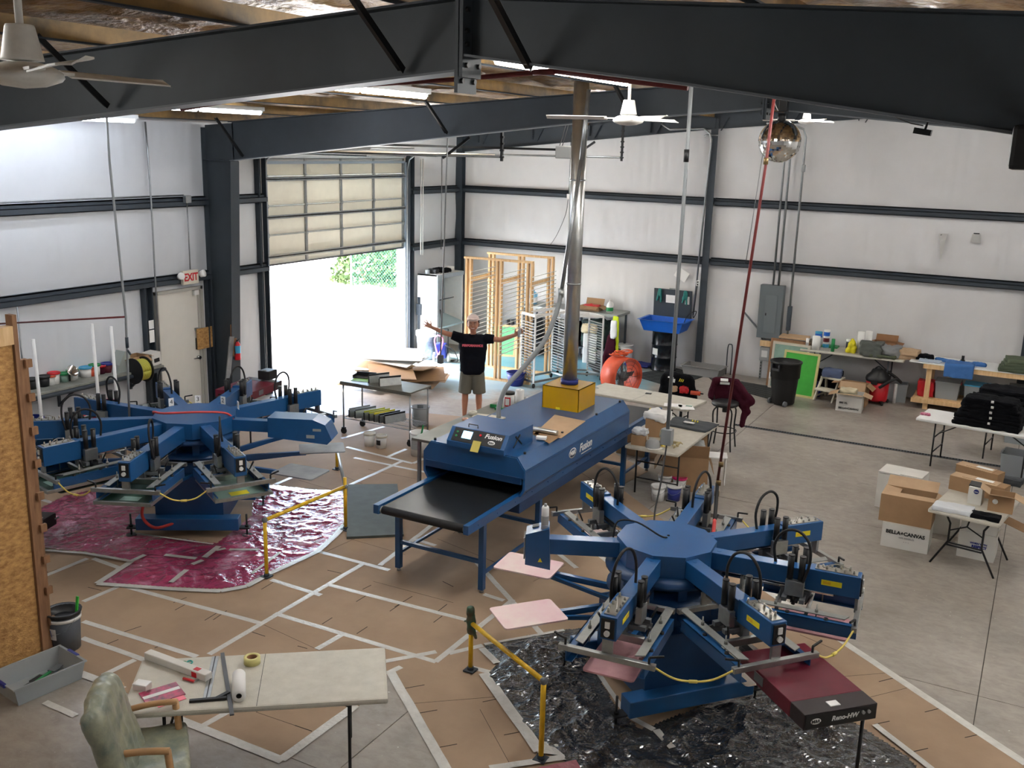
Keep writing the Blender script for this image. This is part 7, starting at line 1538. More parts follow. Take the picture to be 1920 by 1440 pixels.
# ---- cream folding table in the middle distance
z = .74; c4 = [G(1100, 738, z), G(1290, 776, z), G(1322, 744, z), G(1127, 712, z)]
ctr = (c4[0]+c4[1]+c4[2]+c4[3])/4; u = (c4[1]+c4[2]-c4[0]-c4[3]); ang = math.atan2(u.y, u.x)
shelf_table('folding_table', 'cream folding table behind the dryer carrying papers and a bottle', 1.88, .76, z, 'tsilk', (ctr.x, ctr.y, 0), ang, style='X', seam=True)
for (px, py, w_, l_, m_, rz, lb) in ((1262, 760, .28, .2, 'white_mat', .3, 'left white paper sheet at the right end of the cream table behind the dryer'), (1287, 764, .22, .28, 'white_mat', .5, 'right white paper sheet at the end of the cream table behind the dryer'), (1292, 762, .1, .07, 'emul_l', .2, 'small teal card lying on the papers'), (1216, 738, .1, .07, 'black', .1, 'black phone at the far edge of the cream table'), (1113, 727, .14, .1, 'grey_l', .8, 'small grey packet on the left end of the cream table')):
    q = G(px, py, z+.002); b = MB(); b.box((0, 0, .003), (w_, l_, .006)); b.build('paper' if m_ == 'white_mat' else ('phone' if m_ == 'black' else 'card'), m_, loc=q+Vector((0, 0, .004 if 'teal' in lb else 0)), rz=rz, label=lb, cat='paper' if m_ == 'white_mat' else ('phone' if m_ == 'black' else 'card'))
q = G(1283, 737, z); soft('snack_bag', 'red', (.14, .1, .12), .02, 20, seed=3, loc=q, label='crumpled red bag standing on the cream table by the office chair', cat='bag')
q = G(1268, 734, z); soft('paper_bag', 'card_l', (.16, .08, .1), .015, 20, seed=5, loc=q, rz=.8, label='crumpled tan paper bag beside the red bag on the cream table', cat='bag')
q = G(1289, 734, z); b = MB(); b.lathe([(0, 0), (.03, 0), (.036, .13), (0, .13)], n=16); b.build('paper_cup', 'white', loc=q, label='white cup between the red bag and the orange bottle', cat='cup')
q = G(1305, 741, z); t = thing('sauce_bottle', 'orange bottle lying at the right end of the cream table', 'bottle', q, .1); b = MB(); b.cyl((-.09, 0, .035), (.07, 0, .035), .035, n=16); b.mi = 1; b.cyl((.07, 0, .035), (.12, 0, .035), .012); b.build('bottle', ['orange', 'black'], t); 
q = G(1300, 736, z); b = MB(); b.cyl((-.08, 0, .025), (.08, .02, .025), .025, n=12); b.build('tube', 'maroon_p', loc=q, label='dark pink tube lying behind the orange bottle', cat='tube')
# office chair with black printed shirt
q = G(1268, 765, .45); t = thing('office_chair', 'black swivel office chair behind the cream table', 'chair', (q.x, q.y+.25, 0), R(170))
b = MB(); b.box((0, 0, .46), (.5, .48, .07), bev=.03); b.build('seat', 'black_rub', t); b = MB(); b.cyl((0, 0, .1), (0, 0, .43), .028); b.build('gas_column', 'black', t)
for k_ in range(5): a = k_*2*pi/5; b = MB(); b.beam((0, 0, .1), (.28*cos(a), .28*sin(a), .07), .045, .03); b.ball((.28*cos(a), .28*sin(a), .03), .03); b.build('base_leg', 'black', t)
b = MB(); b.box((0, .24, .75), (.44, .05, .42), rx=-.12, bev=.025); b.beam((0, .2, .44), (0, .26, .62), .06, .02); b.build('backrest', 'black_rub', t)
cq = Vector((q.x, q.y+.25, 0)); mb = MB(); mb.box((0, -.26, .78), (.52, .09, .44), rx=.1); cap(mb, (-.2, -.27, .99), (.2, -.27, .99), .06); cap(mb, (-.24, -.28, .95), (-.3, -.22, .55), .05, .05); cap(mb, (.24, -.28, .95), (.3, -.24, .6), .05, .05)
bb = remesh(mb, 't_shirt', 'black_cloth', voxel=.015, smooth=4, wr=.015, wf=8, loc=cq, label='black t-shirt with white and yellow print draped over the office chair back', cat='t-shirt')
b = MB(); b.box((-.1, -.315, 1.0), (.1, .01, .08), rx=-.7).box((-.05, -.335, .93), (.05, .01, .06), rx=-.3); b.mi = 1
for k_ in range(3): b.box((.06+.03*k_, -.325, .97), (.012, .01, .09), rx=-.4, ry=.3)
b.build('shirt_print', ['white', 'ylabel'], bb)
# bar stool with maroon shirt
q = G(1360, 754, .76); t = thing('bar_stool', 'dark metal bar stool with round black seat on the open floor', 'stool', (q.x, q.y, 0), R(20))
b = MB(); b.lathe([(0, .71), (.2, .71), (.215, .73), (.21, .765), (.16, .785), (0, .79)], n=30); b.build('seat', 'black', t)
for k_ in range(4): a = k_*pi/2+.5; b = MB(); b.tube([(.13*cos(a), .13*sin(a), .7), (.21*cos(a), .21*sin(a), .62), (.2*cos(a), .2*sin(a), .35), (.25*cos(a), .25*sin(a), 0)], .013, n=8, smooth=4); b.build('leg', 'black', t)
b = MB(); b.tube([(.205*cos(a*.3142), .205*sin(a*.3142), .3) for a in range(21)], .009, n=6); b.build('foot_ring', 'black', t)
b = MB(); b.cyl((0, 0, .6), (0, 0, .71), .04); b.build('swivel', 'black', t)
b = MB(); b.tube([(-.16, .14, .74), (-.2, .22, 1.02), (0, .26, 1.06), (.2, .22, 1.02), (.16, .14, .74)], .012, n=8, smooth=4); b.build('backrest_hoop', 'black', t)
mb = MB(); mR = Matrix.Rotation(R(20), 3, 'Z'); 
mb._m = Matrix.Rotation(R(20), 4, 'Z'); mb.box((0, .24, .9), (.42, .1, .36), rx=-.05); cap(mb, (-.16, .22, 1.05), (.17, .22, 1.05), .06); cap(mb, (.18, .2, 1.0), (.4, .05, .78), .075, .07); cap(mb, (.18, .2, .9), (.34, .02, .62), .08, .07); cap(mb, (.34, .05, .75), (.28, -.05, .42), .06, .04); cap(mb, (-.18, .22, 1.0), (-.22, .18, .8), .05)
ms = remesh(mb, 't_shirt', 'maroon', voxel=.016, smooth=5, wr=.016, wf=7, loc=(q.x, q.y, 0), label='maroon t-shirt with a white chest print hung over the bar stool back', cat='t-shirt')
b = MB(); b._m = Matrix.Rotation(R(20), 4, 'Z'); b.box((-.03, .17, 1.08), (.12, .05, .02), rx=.7).box((-.02, .15, 1.03), (.15, .02, .03), rx=.2); b.build('shirt_print', 'white', ms)
# black wheeled trash can
q = G(1467, 757); t = thing('trash_can', 'big black round wheeled trash can standing before the green screen', 'trash can', (q.x, q.y, 0), R(-25))
b = MB(); b.lathe([(0, .02), (.2, .02), (.215, .04), (.25, .5), (.255, .52), (.275, .53), (.28, .8), (.3, .81), (.3, .835), (.27, .84), (.24, .5), (.2, .05), (0, .05)], n=36); b.build('body', 'black', t)
b = MB(); b.b2((-.1, -.31, .68), (.1, -.26, .72)).b2((-.1, -.31, .68), (-.07, -.27, .8)).b2((.07, -.31, .68), (.1, -.27, .8)); b.build('handle', 'black', t)
for s in (-1, 1): b = MB(); b.cyl((s*.16, -.16, .05), (s*.2, -.16, .05), .05, n=14); b.build('wheel', 'grey_p', t)
b = MB(); b.box((-.17, -.235, .55), (.04, .01, .12), rz=-.6); b.build('sticker', 'white', t)
# framed screens leaning by the trash can
qa = G(1490, 744); screen('bright green framed screen leaning on the wall behind the black trash can', (qa.x+.0, qa.y+.05, .002), .72, .88, .2, R(-8), 'greenscr', mat('stained_wood_frame', (186, 178, 120), .6))
screen('pale wooden framed screen standing behind the bright green one', (qa.x-.28, qa.y+.42, .002), .75, .95, .12, R(-5), 'emul_l', mat('pale_frame', (190, 184, 170), .6))
screen('brown framed screen at the back of the leaning stack by the panel', (qa.x-.35, qa.y+.62, .002), .78, .98, .1, R(-4), 'card_l', 'wood_d')
# folding table along the back wall and everything on it
zb = .87
t = shelf_table('folding_table', 'grey folding table along the back wall crowded with bottles and cloth', 1.95, .7, zb, 'tsilk', (9.42, 20.02, 0), 0, leg='steel_dark', style='X')
def P3(px, py, z, y=None): q = G(px, py, z); q.y = min(20.3, max(19.75, q.y)) if y is None else y; q.x = WY(px, py, q.y).x; q.z = z; return q
def cyl_item(nm_, lb, cat, px, py, y, r, h, m, top=None, bands=()):
    q = Vector((WY(px, py, y).x, y, zb)); t = thing(nm_, lb, cat, q); b = MB(); b.lathe([(0, 0), (r, 0), (r, h), (r*.5, h+.004), (0, h+.004)], n=20); b.build('body', m, t)
    if top: b = MB(); b.lathe([(r*1.02, h-.03), (r*1.05, h+.01), (0, h+.014)], n=20); b.build('lid', top, t)
    for z0, z1, mm in bands: b = MB(); b.lathe([(r+.001, z0), (r+.001, z1)], n=20); b.build('printed_label', mm, t)
    return t
cyl_item('spray_bottle', 'white slim bottle at the left end of the back table', 'bottle', 1513, 650, 19.8, .03, .2, 'white', bands=((.05, .12, 'grey_l'),))
cyl_item('wipes_canister', 'tall white towel roll beside the slim bottle on the back table', 'paper towel', 1529, 654, 19.76, .075, .27, 'white_mat')
cyl_item('tub', 'white tub with a blue lid behind the towel roll on the back table', 'tub', 1534, 640, 20.1, .07, .3, 'white', 'cyan', ((.2, .27, 'sinkblue'),))
cyl_item('stacked_tubs', 'stack of blue and maroon labelled tubs on the back table', 'tub', 1549, 641, 20.05, .06, .36, 'white', 'white', ((.02, .09, 'cyan'), (.13, .21, 'maroon_p'), (.25, .33, 'sinkblue')))
cyl_item('cylinder_can', 'slim green cylinder standing on the back table', 'can', 1561, 655, 19.78, .035, .25, 'green')
cyl_item('thermos', 'dark steel flask behind the yellow bag on the back table', 'flask', 1590, 648, 19.9, .04, .24, 'steel_dark', 'white')
cyl_item('vinyl_roll', 'left tall white roll standing on the back table', 'roll', 1612, 655, 19.95, .065, .42, 'white_mat')
cyl_item('vinyl_roll', 'right tall white roll standing on the back table', 'roll', 1627, 652, 20.1, .065, .42, 'white_mat')
q = Vector((WY(1597, 650, 19.85).x, 19.85, zb)); mb = MB(); cap(mb, (-.05, 0, .04), (-.0, 0, .26), .06, .03); cap(mb, (.05, 0, .04), (.03, 0, .24), .05, .03); remesh(mb, 'yellow_bag', mat('yellow_film', (212, 200, 30), .35), voxel=.012, wr=.02, wf=14, loc=q, label='crumpled bright yellow bag on a black tray on the back table', cat='bag')
b = MB(); b.b2((-.14, -.1, 0), (.14, .1, .012)); b.build('tray', 'black', loc=(q.x, q.y-.02, zb), label='small black tray under the yellow bag', cat='tray') if False else None
b = MB(); b.b2((-.16, -.12, 0), (.16, .12, .03)); b.build('picture_frame', 'green', loc=(WY(1555, 645, 20.0).x-.02, 20.22, zb), label='flat green and white frame lying behind the bottles on the back table', cat='picture frame')
for (px, y, d, m_, lb, z0, sd_) in ((1634, 19.85, (.42, .4, .26), mat('olive_grey_cloth', (84, 88, 84), .95), 'dark grey cloth heap on the right half of the back table', 0, 1), (1668, 19.9, (.42, .36, .2), mat('mid_grey_cloth', (130, 132, 134), .95), 'light grey cloth heap in front of the cardboard box on the back table', .02, 2), (1655, 19.8, (.5, .3, .06), mat('olive_cloth', (78, 84, 66), .95), 'flat olive cloth at the right front edge of the back table', 0, 3)):
    soft('cloth_heap', m_, d, .04, 8, seed=sd_, loc=(WY(px, 665, y).x, y, zb+z0), label=lb, cat='cloth')
carton('carton', 'open brown carton behind the cloth heaps on the back table', (.42, .26, .24), 'card_d', (WY(1660, 650, 20.2).x, 20.18, zb), flap_ang=(30, -60, 20, 10))
for (px, y, z0, rz, lb) in ((1705, 19.95, 0, .2, 'lower folded brown paper bag bridging the two back tables'), (1702, 19.9, .09, -.1, 'upper folded brown paper bag bridging the two back tables')):
    soft('paper_bag', 'card_l', (.42, .3, .1), .015, 12, seed=px, loc=(WY(px, 665, y).x, y, zb+z0), rz=rz, label=lb, cat='paper bag', rnd_=.1)
soft('cap', mat('brown_hat', (110, 100, 88), .9), (.22, .2, .12), .02, 14, seed=4, loc=(8.62, 20.2, zb), label='crumpled brown cap at the left end of the back table', cat='cap')
b = MB(); b.b2((-.28, -.2, 0), (.28, .2, .035)); b.build('flat_box', 'card_l', loc=(8.22, 20.15, .99), rz=.05, label='flat pale box resting on the leaning screens beside the back table', cat='box')
# under the table
soft('bag', 'black_cloth', (.6, .4, .42), .05, 6, seed=11, loc=(8.95, 20.1, .002), label='black bags heaped under the back folding table', cat='bag')
q = G(1548, 745); t = thing('step_stool', 'cream plastic two-step stool under the back folding table', 'step stool', (9.15, 19.35, 0), R(-12)); 
b = MB(); b.b2((-.2, -.02, .4), (.2, .24, .44), bev=.012).b2((-.2, -.26, .2), (.2, -.02, .235), bev=.01); b.build('tread', 'cream', t)
for s in (-1, 1): b = MB(); b.beam((s*.18, -.28, .0), (s*.17, .0, .42), .03, .06).beam((s*.18, .28, 0), (s*.17, .2, .42), .03, .06).beam((s*.18, -.26, .08), (s*.18, .26, .08), .02, .03); b.build('side_frame', 'cream', t)
soft('folded_cloth', mat('blue_grey_cloth', (86, 98, 128), .95), (.36, .3, .14), .015, 9, seed=2, loc=(9.15, 19.46, .44), rz=.1, label='folded blue grey cloth lying on the cream step stool', cat='cloth', rnd_=.12)
b = MB(); b.b2((-.1, -.06, 0), (.1, .06, .12), bev=.02).b2((-.05, -.04, .12), (.05, .04, .3), bev=.02); b.build('toy_tool', 'navy', loc=(8.86, 19.5, 0), label='small blue tool standing on the floor by the step stool', cat='tool')
q = G(1589, 772); c_ = carton('carton', 'white lettered carton with open brown flaps before the shop vacuum', (.46, .34, .33), 'card_w', (q.x, q.y+.17, 0), rz=.06, flap_ang=(-8, -75, 20, 20), inner='card', m_in='card_l')
textmesh('lettering', 'BELLA+CANVAS', .05, 'black', c_, (0, -.1725, .06), (pi/2, 0, 0), bold=.002); textmesh('lettering', '▪▪▪  |  ▪▪'[0:0]+'880 XL', .05, 'black', c_, (-.1, -.1725, .16), (pi/2, 0, 0), bold=.002)
soft('cloth', mat('cream_cloth', (196, 186, 158), .9), (.3, .2, .1), .02, 10, seed=7, loc=(q.x-.05, q.y+.2, .3), label='cream cloth spilling out of the white lettered carton', cat='cloth')
q = G(1590, 735, .3); carton('carton', 'brown carton on the floor behind the white lettered carton', (.5, .32, .42), 'card', (9.62, 19.25, 0), rz=-.05, flap_ang=(30, 60, 10, 40))
q = G(1633, 757); t = thing('shop_vacuum', 'red and black wet dry shop vacuum under the back folding table', 'shop vacuum', (9.98, 19.62, 0), R(-10))
b = MB(); b.lathe([(0, .06), (.19, .06), (.2, .1), (.215, .46), (0, .46)], n=30); b.build('tank', 'red', t); b = MB(); b.lathe([(.225, .44), (.235, .48), (.22, .53), (.15, .6), (.12, .66), (0, .67)], n=30); b.build('motor_head', 'black', t)
b = MB(); b.tube([(-.1, 0, .64), (0, -.03, .72), (.1, 0, .64)], .015, n=8, smooth=4); b.build('carry_handle', 'black', t); b = MB(); b.b2((-.06, -.235, .4), (.06, -.2, .48)); b.build('latch', 'black', t)
for k_ in range(4): a = k_*pi/2+.8; b = MB(); b.beam((.1*cos(a), .1*sin(a), .07), (.24*cos(a), .24*sin(a), .06), .06, .03); b.ball((.24*cos(a), .24*sin(a), .03), .03); b.build('caster_foot', 'black', t)
b = MB(); b.tube([(.1, -.2, .35), (.35, -.15, .55), (.4, .1, .45), (.25, .25, .5), (.1, .2, .6)], .028, n=9, smooth=5); b.build('vacuum_hose', 'black_rub', t)
tote('clear grey tote holding a bag right of the shop vacuum', (10.3, 20.05, .001), .1, (.36, .3, .34), fill='grey_l', hnd='black')
b = MB(); b.cyl((0, 0, 0), (0, .0, .38), .03, n=12); b.build('pvc_pipe', 'white', loc=(G(1676, 756).x, G(1676, 756).y, 0), label='short white pvc pipe standing on the floor before the tote', cat='pipe')
# ---- wooden workbench
zw = .9
t = thing('workbench', 'long pine workbench with a white top along the right of the back wall', 'workbench', (10.5, 19.6, 0))
b = MB(); b.b2((0, -.02, zw-.02), (4.2, .75, zw), bev=.003); b.build('white_top', 'twhite', t)
b = MB(); b.b2((.25, -.01, zw-.11), (4.15, .03, zw-.02)).b2((.25, .7, zw-.11), (4.15, .74, zw-.02)); b.build('apron', 'wood', t)
for x in (.36, 2.1, 3.9):
    for y in (.04, .68): b = MB(); b.b2((x-.045, y, 0), (x+.045, y+.04, zw-.11)); b.build('leg', 'wood', t)
b = MB(); b.b2((.1, .0, .12), (4.1, .04, .2)).b2((.1, .68, .12), (4.1, .72, .2)); b.b2((.12, .02, .2), (4.1, .7, .215)); b.build('lower_shelf', 'wood', t)
def bx(px, py, y, z): q = WY(px, py, y); return Vector((q.x, y, z))
soft('cloth', 'black_cloth', (.3, .22, .1), .02, 12, seed=3, loc=bx(1735, 665, 19.9, zw), label='small black cloth heap at the left end of the workbench', cat='cloth'); soft('cloth', mat('pale_blue_cloth', (168, 180, 194), .9), (.4, .2, .04), .02, 12, seed=4, loc=bx(1745, 672, 19.72, zw), label='thin pale blue cloth before the black cloth on the workbench', cat='cloth')
mb = MB(); qx = bx(1800, 680, 19.65, 0); mb.box((0, .1, zw+.02), (.5, .4, .05)); mb.box((0, -.08, zw-.1), (.5, .05, .22)); cap(mb, (-.22, .2, zw+.03), (-.42, .26, zw+.03), .04); cap(mb, (.22, .2, zw+.03), (.4, .2, zw+.03), .05)
for k_ in range(5): cap(mb, (-.2+.1*k_, .2, zw+.045), (-.22+.1*k_, -.08, zw+.02), .022)
remesh(mb, 't_shirt', mat('blue_cotton', (62, 108, 168), .9), voxel=.015, smooth=4, wr=.014, wf=9, loc=(qx.x, 19.65, 0), label='blue t-shirt laid over the front edge of the workbench', cat='t-shirt')
b = MB(); b.box((0, 0, .05), (.05, .04, .1)).box((0, 0, .01), (.08, .06, .02)); b.build('tape_dispenser', 'black', loc=bx(1808, 655, 20.2, zw), label='small black gadget at the back of the workbench', cat='gadget')
for k_ in range(4): soft('folded_shirt', mat('olive_shirt_%d' % k_, (70+6*k_, 80+6*k_, 64+5*k_), .95), (.6-.03*k_, .44, .07), .012, 8, seed=k_+20, loc=Vector((bx(1905, 700, 19.78, 0).x+.02*k_, 19.78, zw+.06*k_)), rz=.05*k_, label=('olive folded shirt %s of the pile on the workbench' % ('at the bottom', 'second from the bottom', 'third from the bottom', 'on top')[k_]), cat='folded shirt', group='olive shirts on the workbench', rnd_=.12)
tote('clear tote with red latches and grey cloth on the lower bench shelf', bx(1775, 745, 19.95, .216), 0, (.42, .4, .3), hnd='red', lid='tote', fill='grey_p')
tote('teal lidded clear tote right of the red latched one on the lower shelf', Vector((bx(1775, 745, 19.95, .216).x+.5, 19.95, .216)), 0, (.42, .4, .3), hnd='cyan', lid='cyan', fill='grey_p')
soft('bag', 'red', (.3, .3, .3), .03, 8, seed=6, loc=bx(1735, 740, 19.9, .216), label='crumpled crimson bag at the left end of the lower bench shelf', cat='bag')
soft('bag', 'grey_p', (.5, .4, .4), .04, 8, seed=16, loc=bx(1915, 770, 19.9, .216), label='dark grey bag on the lower bench shelf at the right edge of the view', cat='bag')
# ---- white folding tables right, stacks of black shirts
z = .74; a_, c_ = G(1717, 783, z), G(1918, 818, z); ang = math.atan2((c_-a_).y, (c_-a_).x); u = Vector((cos(ang), sin(ang), 0)); v_ = Vector((-u.y, u.x, 0)); L_ = 1.83; ctr = a_+u*L_/2+v_*.38
shelf_table('folding_table', 'white folding table with the near stack of black shirts, right of the floor drain', L_, .76, z, 'twhite', (ctr.x, ctr.y, 0), ang, leg='black', style='X')
ctr2 = ctr+v_*.98+u*.55
shelf_table('folding_table', 'white folding table with the rear stack of black shirts, before the workbench', L_, .76, z, 'twhite', (ctr2.x, ctr2.y, 0), ang, leg='black', style='X')
def stack(c, n, w, d, h, lab, grp, sd_):
    pos = ('bottom shirt', '2nd shirt up', '3rd shirt up', '4th shirt up', '5th shirt up', '6th shirt up', '7th shirt up', '8th shirt up', '9th shirt up', 'top shirt')
    for k_ in range(n):
        rr = random.Random(sd_*31+k_)
        soft('folded_shirt', 'black_cloth', (w*(1-.035*k_)+rr.uniform(-.05, .05), d*(1-.03*k_), h*1.35), .032, 9, seed=sd_+k_, cuts=13, loc=(c.x+rr.uniform(-.02, .02), c.y+rr.uniform(-.02, .02), z+h*k_), rz=ang+rr.uniform(-.04, .04), label='%s %s' % (('top' if k_ == n-1 else pos[k_].replace(' shirt', '').replace('up', '')).strip()+' black folded shirt', lab), cat='folded shirt', group=grp, rnd_=.1)
s1 = G(1842, 790, z); s1 = a_+u*.98+v_*.36; stack(s1, 9, .98, .62, .045, 'of the near stack on the white folding table', 'near stack of black shirts', 1)
stack(ctr2+u*(-.45)+v_*-.02, 6, .9, .6, .06, 'of the rear stack on the second white table', 'rear stack of black shirts', 40)
b = MB()
for k_, (dx, dz) in enumerate(((0, .4), (.02, .33), (.03, .26), (.02, .19), (-.01, .1))): b.box((dx, 0, dz), (.03, .02, .03), rx=.3)
b.build('size_stickers', 'white', loc=s1-v_*.3+u*.05+Vector((0, 0, 0)), label='column of small white size stickers down the front of the near black shirt stack', cat='stickers') if False else b.bm.free()
for k_ in range(5): b = MB(); b.box((0, 0, 0), (.035, .02, .03), rx=.3); q = s1-v_*(.315-.012*k_)+u*(.04+.01*(k_ % 2)); b.build('size_sticker', 'white', loc=(q.x, q.y, z+.09+.08*k_), rz=ang, label='white size sticker on the front of the near black shirt stack', cat='sticker', group='size stickers')
soft('cloth_scrap', mat('pink_scrap', (150, 40, 80), .8, col2=(210, 150, 170), vscale=30), (.14, .1, .03), .01, 20, seed=2, loc=G(1735, 778, z), label='small pink patterned scrap on the left end of the near white table', cat='cloth scrap')
q = G(1895, 835); b = MB(); tote('lilac wrapped clear tote on the floor under the near white table', (q.x+.2, q.y+.3, 0), ang, (.62, .45, .3), m='tote', fill=mat('lilac_film', (150, 146, 160), .5), hnd='grey_l', fz=.95)
q = G(1895, 900); tote('blue grey tote of purple cloth on the floor behind the small table', (q.x+.12, q.y+.3, 0), ang, (.55, .42, .34), m='tote', fill=mat('purple_cloth', (130, 76, 140), .9), hnd='grey_l', fz=.5)
# ---- small folding table with cartons, right foreground
a_, c_, d_ = G(1738, 953, z), G(1876, 985, z), G(1916, 902, z); u = (c_-a_); u.z = 0; wdt = .76; u.normalize(); v_ = Vector((-u.y, u.x, 0)); ctr = (a_+c_)/2+v_*.62; ang = math.atan2(v_.y, v_.x)
shelf_table('folding_table', 'cream folding table with cartons and mailers at the right edge', 1.24, wdt, z, 'tsilk', (ctr.x, ctr.y, 0), ang, leg='black', style='Y')
A2 = math.atan2(u.y, u.x)
def tb(px, py): return G(px, py, z+.001)
def longbox(lab, p, q, d, h, m='card'): 
    a1, a2 = tb(*p), tb(*q); dd = (a2-a1); L2 = dd.length; an = math.atan2(dd.y, dd.x); n = Vector((-sin(an), cos(an), 0)); cc = (a1+a2)/2+n*d/2
    t = thing('carton', lab, 'box', (cc.x, cc.y, z), an); b = MB(); b.box((0, 0, h/2), (L2, d, h)); b.build('body', m, t)
    b = MB(); b.box((-.05, .0, h+.002), (L2*.85, d*.9, .004), rx=.02).box((0, -d*.2, h+.006), (L2*.6, .02, .006)); b.build('top_flap', 'card_l', t); b = MB(); b.box((.05, .02, h+.007), (.2, .07, .002)); b.build('shipping_label', 'white_mat', t); return t
longbox('long brown carton at the back of the small cream table', (1790, 893), (1868, 914), .2, .16)
longbox('long brown carton before the other one on the small cream table', (1778, 916), (1880, 942), .2, .17)
q = tb(1828, 943); t = thing('white_box', 'upright white box with a round blue emblem on the small cream table', 'box', q, A2); b = MB(); b.box((0, 0, .1), (.15, .12, .2)); b.build('body', 'card_w', t)
b = MB(); b.lathe([(0, 0), (.028, 0), (.028, .002), (.0, .002)], n=24, m=Matrix.Translation((.01, -.06, .155)) @ Matrix.Rotation(pi/2, 4, 'X')); b.build('round_emblem', 'navy', t); b = MB(); b.b2((-.01, -.0632, .148), (.03, -.062, .156)); b.build('emblem_mark', 'white', t)
b = MB(); b.box((-.02, .03, .215), (.13, .1, .02), rx=.3); b.build('black_inner', 'black', t)
q = tb(1875, 958); t = carton('carton', 'open brown carton with a white sticker at the right of the small table', (.26, .24, .19), 'card', (q.x, q.y+.06, z), rz=A2+.15, flap_ang=(-20, 25, -30, 25), m_in='card_l'); b = MB(); b.lathe([(0, 0), (.03, 0), (.03, .002), (0, .002)], n=10, m=Matrix.Translation((-.06, -.121, .12)) @ Matrix.Rotation(pi/2, 4, 'X')); b.build('sticker', 'white', t)
soft('poly_mailer', mat('white_poly', (206, 210, 214), .3), (.42, .24, .05), .014, 9, seed=3, loc=tb(1787, 957), rz=A2+.1, label='white plastic mailers lying on the front of the small cream table', cat='mailer', rnd_=.1)
soft('black_shirt', 'black_cloth', (.3, .16, .05), .014, 9, seed=5, loc=tb(1848, 972), rz=A2+.05, label='black cloth folded on the front right of the small cream table', cat='cloth', rnd_=.15)
soft('dark_cloth', mat('charcoal_cloth', (58, 62, 66), .95), (.22, .18, .08), .015, 9, seed=6, loc=tb(1898, 908), rz=A2, label='charcoal cloth behind the cartons on the small cream table', cat='cloth', rnd_=.2)
# cartons around it
q = G(1738, 1040); r_ = G(1650, 1022); dd = q-r_; an = math.atan2(dd.y, dd.x); cc = (q+r_)/2+Vector((-sin(an), cos(an), 0))*.19
t = carton('carton', 'white BELLA+CANVAS carton on the floor carrying the big brown carton', (dd.length, .38, .3), 'card_w', (cc.x, cc.y, 0), rz=an, shut=True)
textmesh('lettering', 'BELLA+CANVAS', .062, 'black', t, (0, -.192, .2), (pi/2, 0, 0), bold=.0025); textmesh('lettering', 'LOS ANGELES', .028, 'grey_p', t, (0.02, -.192, .145), (pi/2, 0, 0)); textmesh('lettering', 'printed apparel'[0:0]+'~ ~ ~', .03, 'grey_p', t, (.02, -.192, .1), (pi/2, 0, 0))
carton('carton', 'big open brown carton stacked on the white lettered carton', (.6, .4, .34), 'card', (cc.x-.03, cc.y+.05, .306), rz=an, flap_ang=(176, -25, 172, 25), m_in='card_l')
q = G(1862, 1057); r_ = G(1792, 1042); dd = q-r_; an = math.atan2(dd.y, dd.x); cc = (q+r_)/2+Vector((-sin(an), cos(an), 0))*.2
t = carton('carton', 'lower white carton lettered RESPECT under the small cream table', (dd.length, .38, .32), 'card_w', (cc.x, cc.y, 0), rz=an, shut=True); textmesh('lettering', 'WORN WITH', .03, 'navy', t, (.02, -.192, .2), (pi/2, 0, 0), bold=.002); textmesh('lettering', 'RESPECT', .042, 'navy', t, (.03, -.192, .16), (pi/2, 0, 0), bold=.003)
t = carton('carton', 'upper white carton with open brown flap under the small cream table', (dd.length*.95, .36, .2), 'card_w', (cc.x, cc.y+.02, .326), rz=an, shut=True); b = MB(); b.beam((dd.length*.48, 0, .19), (dd.length*.48+.26, .02, .1), .3, .006); b.build('flap', 'card', t)
q = G(1768, 1010); carton('carton', 'white carton with striped print on the floor behind the front table leg', (.3, .3, .3), 'card_w', (q.x, q.y+.3, 0), rz=an+.1, shut=True)
q = G(1738, 905); b = MB(); b.b2((-.28, -.2, .0), (.28, .2, .02)); b.mi = 1; b.b2((-.0, -.19, .021), (.28, .0, .03)); b.build('flat_carton', ['card_w', 'card_w'], loc=(11.22, 13.75, .485), rz=-.12, label='white carton lid lying open left of the small cream table', cat='box')
carton('carton', 'white carton standing on the floor left of the small cream table', (.56, .42, .48), 'card_w', (11.22, 13.75, 0), rz=-.12, flaps=False)
# ---- table beside the dryer and what is around it
a_, c_ = G(1170, 833, z), G(1272, 853, z); shelf_table('folding_table', 'cream folding table at the dryer outfeed with a skull shirt and boxes', 1.83, .76, z, 'tsilk', (8.23, 12.95, 0), pi/2, leg='black', style='X')
q = tb(1212, 800); carton('carton', 'open brown carton heaped with white cloth on the table at the dryer outfeed', (.3, .26, .26), 'card', (8.03, 12.75, z), rz=.3, flaps=False); soft('white_cloth', 'white_mat', (.34, .3, .12), .03, 10, seed=2, loc=(8.04, 12.76, z+.22), label='white cloth heaped on the brown carton at the dryer outfeed', cat='cloth')
carton('carton', 'small brown carton with a clear bag at the near left corner of the outfeed table', (.2, .16, .13), 'card', (8.0, 12.2, z), rz=.1, shut=True); soft('plastic_bag', mat('clear_film', (200, 204, 208), .15), (.2, .16, .08), .025, 14, seed=4, loc=(8.0, 12.22, z+.14), label='crumpled clear plastic bag on the small brown carton', cat='bag')
t = thing('baseball_cap', 'white and grey trucker cap on the outfeed table beside the small carton', 'cap', (8.2, 12.17, z), .6); b = MB(); b.lathe([(.1, 0), (.1, .04), (.08, .09), (.04, .115), (0, .12)], n=20); b.build('crown', 'grey_l', t); b = MB(); b.lathe([(.1, .005), (.14, .01), (.16, .005), (.1, 0)], n=20); bm_ = b.bm
for v in list(bm_.verts):
    if v.co.x < .05: v.co.x = max(v.co.x, -.09); 
b.build('brim', 'white', t)
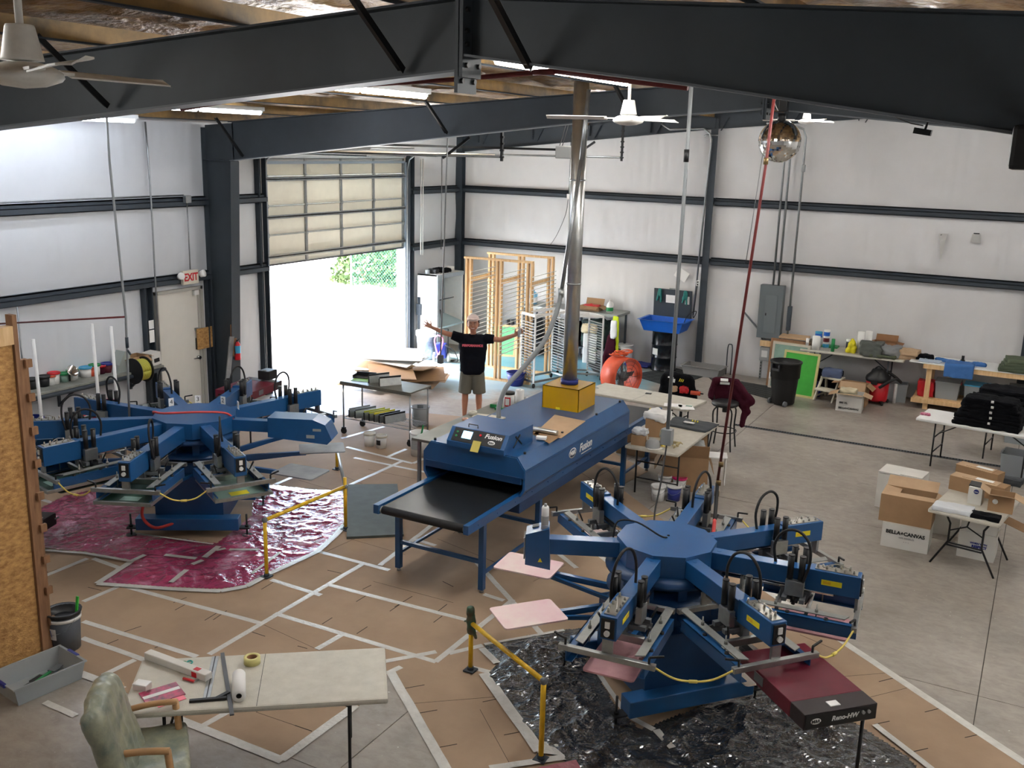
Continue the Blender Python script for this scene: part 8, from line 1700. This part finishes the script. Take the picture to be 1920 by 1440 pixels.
q = tb(1232, 820); mb = MB(); cap(mb, (0, .05, .05), (0, .02, .2), .05, .04); cap(mb, (.05, -.05, .03), (.02, .05, .12), .05, .04); remesh(mb, 'snack_bag', mat('yellow_blue_bag', (226, 200, 40), .35, col2=(40, 110, 190), vscale=5), voxel=.012, wr=.015, wf=16, loc=(8.28, 12.3, z), label='yellow and blue crumpled bag beside the cap on the outfeed table', cat='bag')
mb = MB(); rr = random.Random(3)
for k_ in range(14): a = rr.uniform(0, 6.28); p = Vector((rr.uniform(-.08, .08), rr.uniform(-.08, .08), .02+.006*k_)); cap(mb, p, p+Vector((cos(a)*.09, sin(a)*.09, rr.uniform(-.0, .02))), .012, .009, n=6)
remesh(mb, 'work_gloves', mat('straw_glove', (182, 168, 128), .9), voxel=.008, smooth=2, loc=(8.47, 12.25, z), label='heap of pale straw coloured gloves at the front right corner of the outfeed table', cat='gloves')
t_ = soft('printed_shirt', mat('charcoal_shirt', (70, 74, 78), .95), (.7, .5, .03), .02, 7, seed=2, loc=(8.28, 13.5, z), rz=-.1, label='grey t-shirt with skull and green print laid on the outfeed table', cat='t-shirt', rnd_=.08)
b = MB(); b.box((.0, -.05, .052), (.16, .07, .01)); b.mi = 1
for k_ in range(3): b.box((.0+.04*k_, .07, .054), (.016, .07, .008), rz=.3)
b.build('shirt_print', ['white', 'ylabel'], t_)
q = G(1275, 915); carton('carton', 'big brown carton full of bags on the floor under the outfeed table', (.62, .5, .5), 'card', (8.42, 12.95, 0), rz=.35, flap_ang=(-60, -50, 60, 70)); soft('garbage_bag', 'grey_l', (.5, .4, .3), .05, 8, seed=4, loc=(8.42, 12.95, .35), rz=.3, label='pale plastic bag bulging out of the big brown carton', cat='bag'); 
b = MB(); b.box((0, 0, 0), (.28, .2, .015), rx=.1); b.box((.12, -.02, -.2), (.015, .2, .4)); b.build('folded_board', 'white', loc=(8.84, 13.05, .5), rz=.35, label='white board hanging over the right side of the big brown carton', cat='board')
q = G(1165, 868); b = MB(); b.box((0, 0, .2), (.9, .06, .4)); b.build('cardboard_sheet', 'card_l', loc=(7.45, 13.9, 0), rz=.05, label='long tan cardboard panel standing on the floor beyond the dryer legs', cat='cardboard')
for (px, py, m_, lm, lb, h_) in ((1232, 938, 'white', 'white', 'front white bucket under the outfeed table', .2), (1245, 918, 'white', 'white', 'rear white bucket under the outfeed table', .2), (1262, 938, 'navy', 'white', 'blue bucket with a white lid under the outfeed table', .2), (1272, 922, 'white', 'magenta', 'white bucket with a pink lid under the outfeed table', .2), (1256, 904, 'white', 'green', 'white bucket with a teal lid at the back under the outfeed table', .22)):
    q = G(px, py); bucket('bucket', lb, h_, .095, m_, (q.x, q.y+.02, 0), lid=lm, cat='bucket', group='small buckets under the outfeed table')
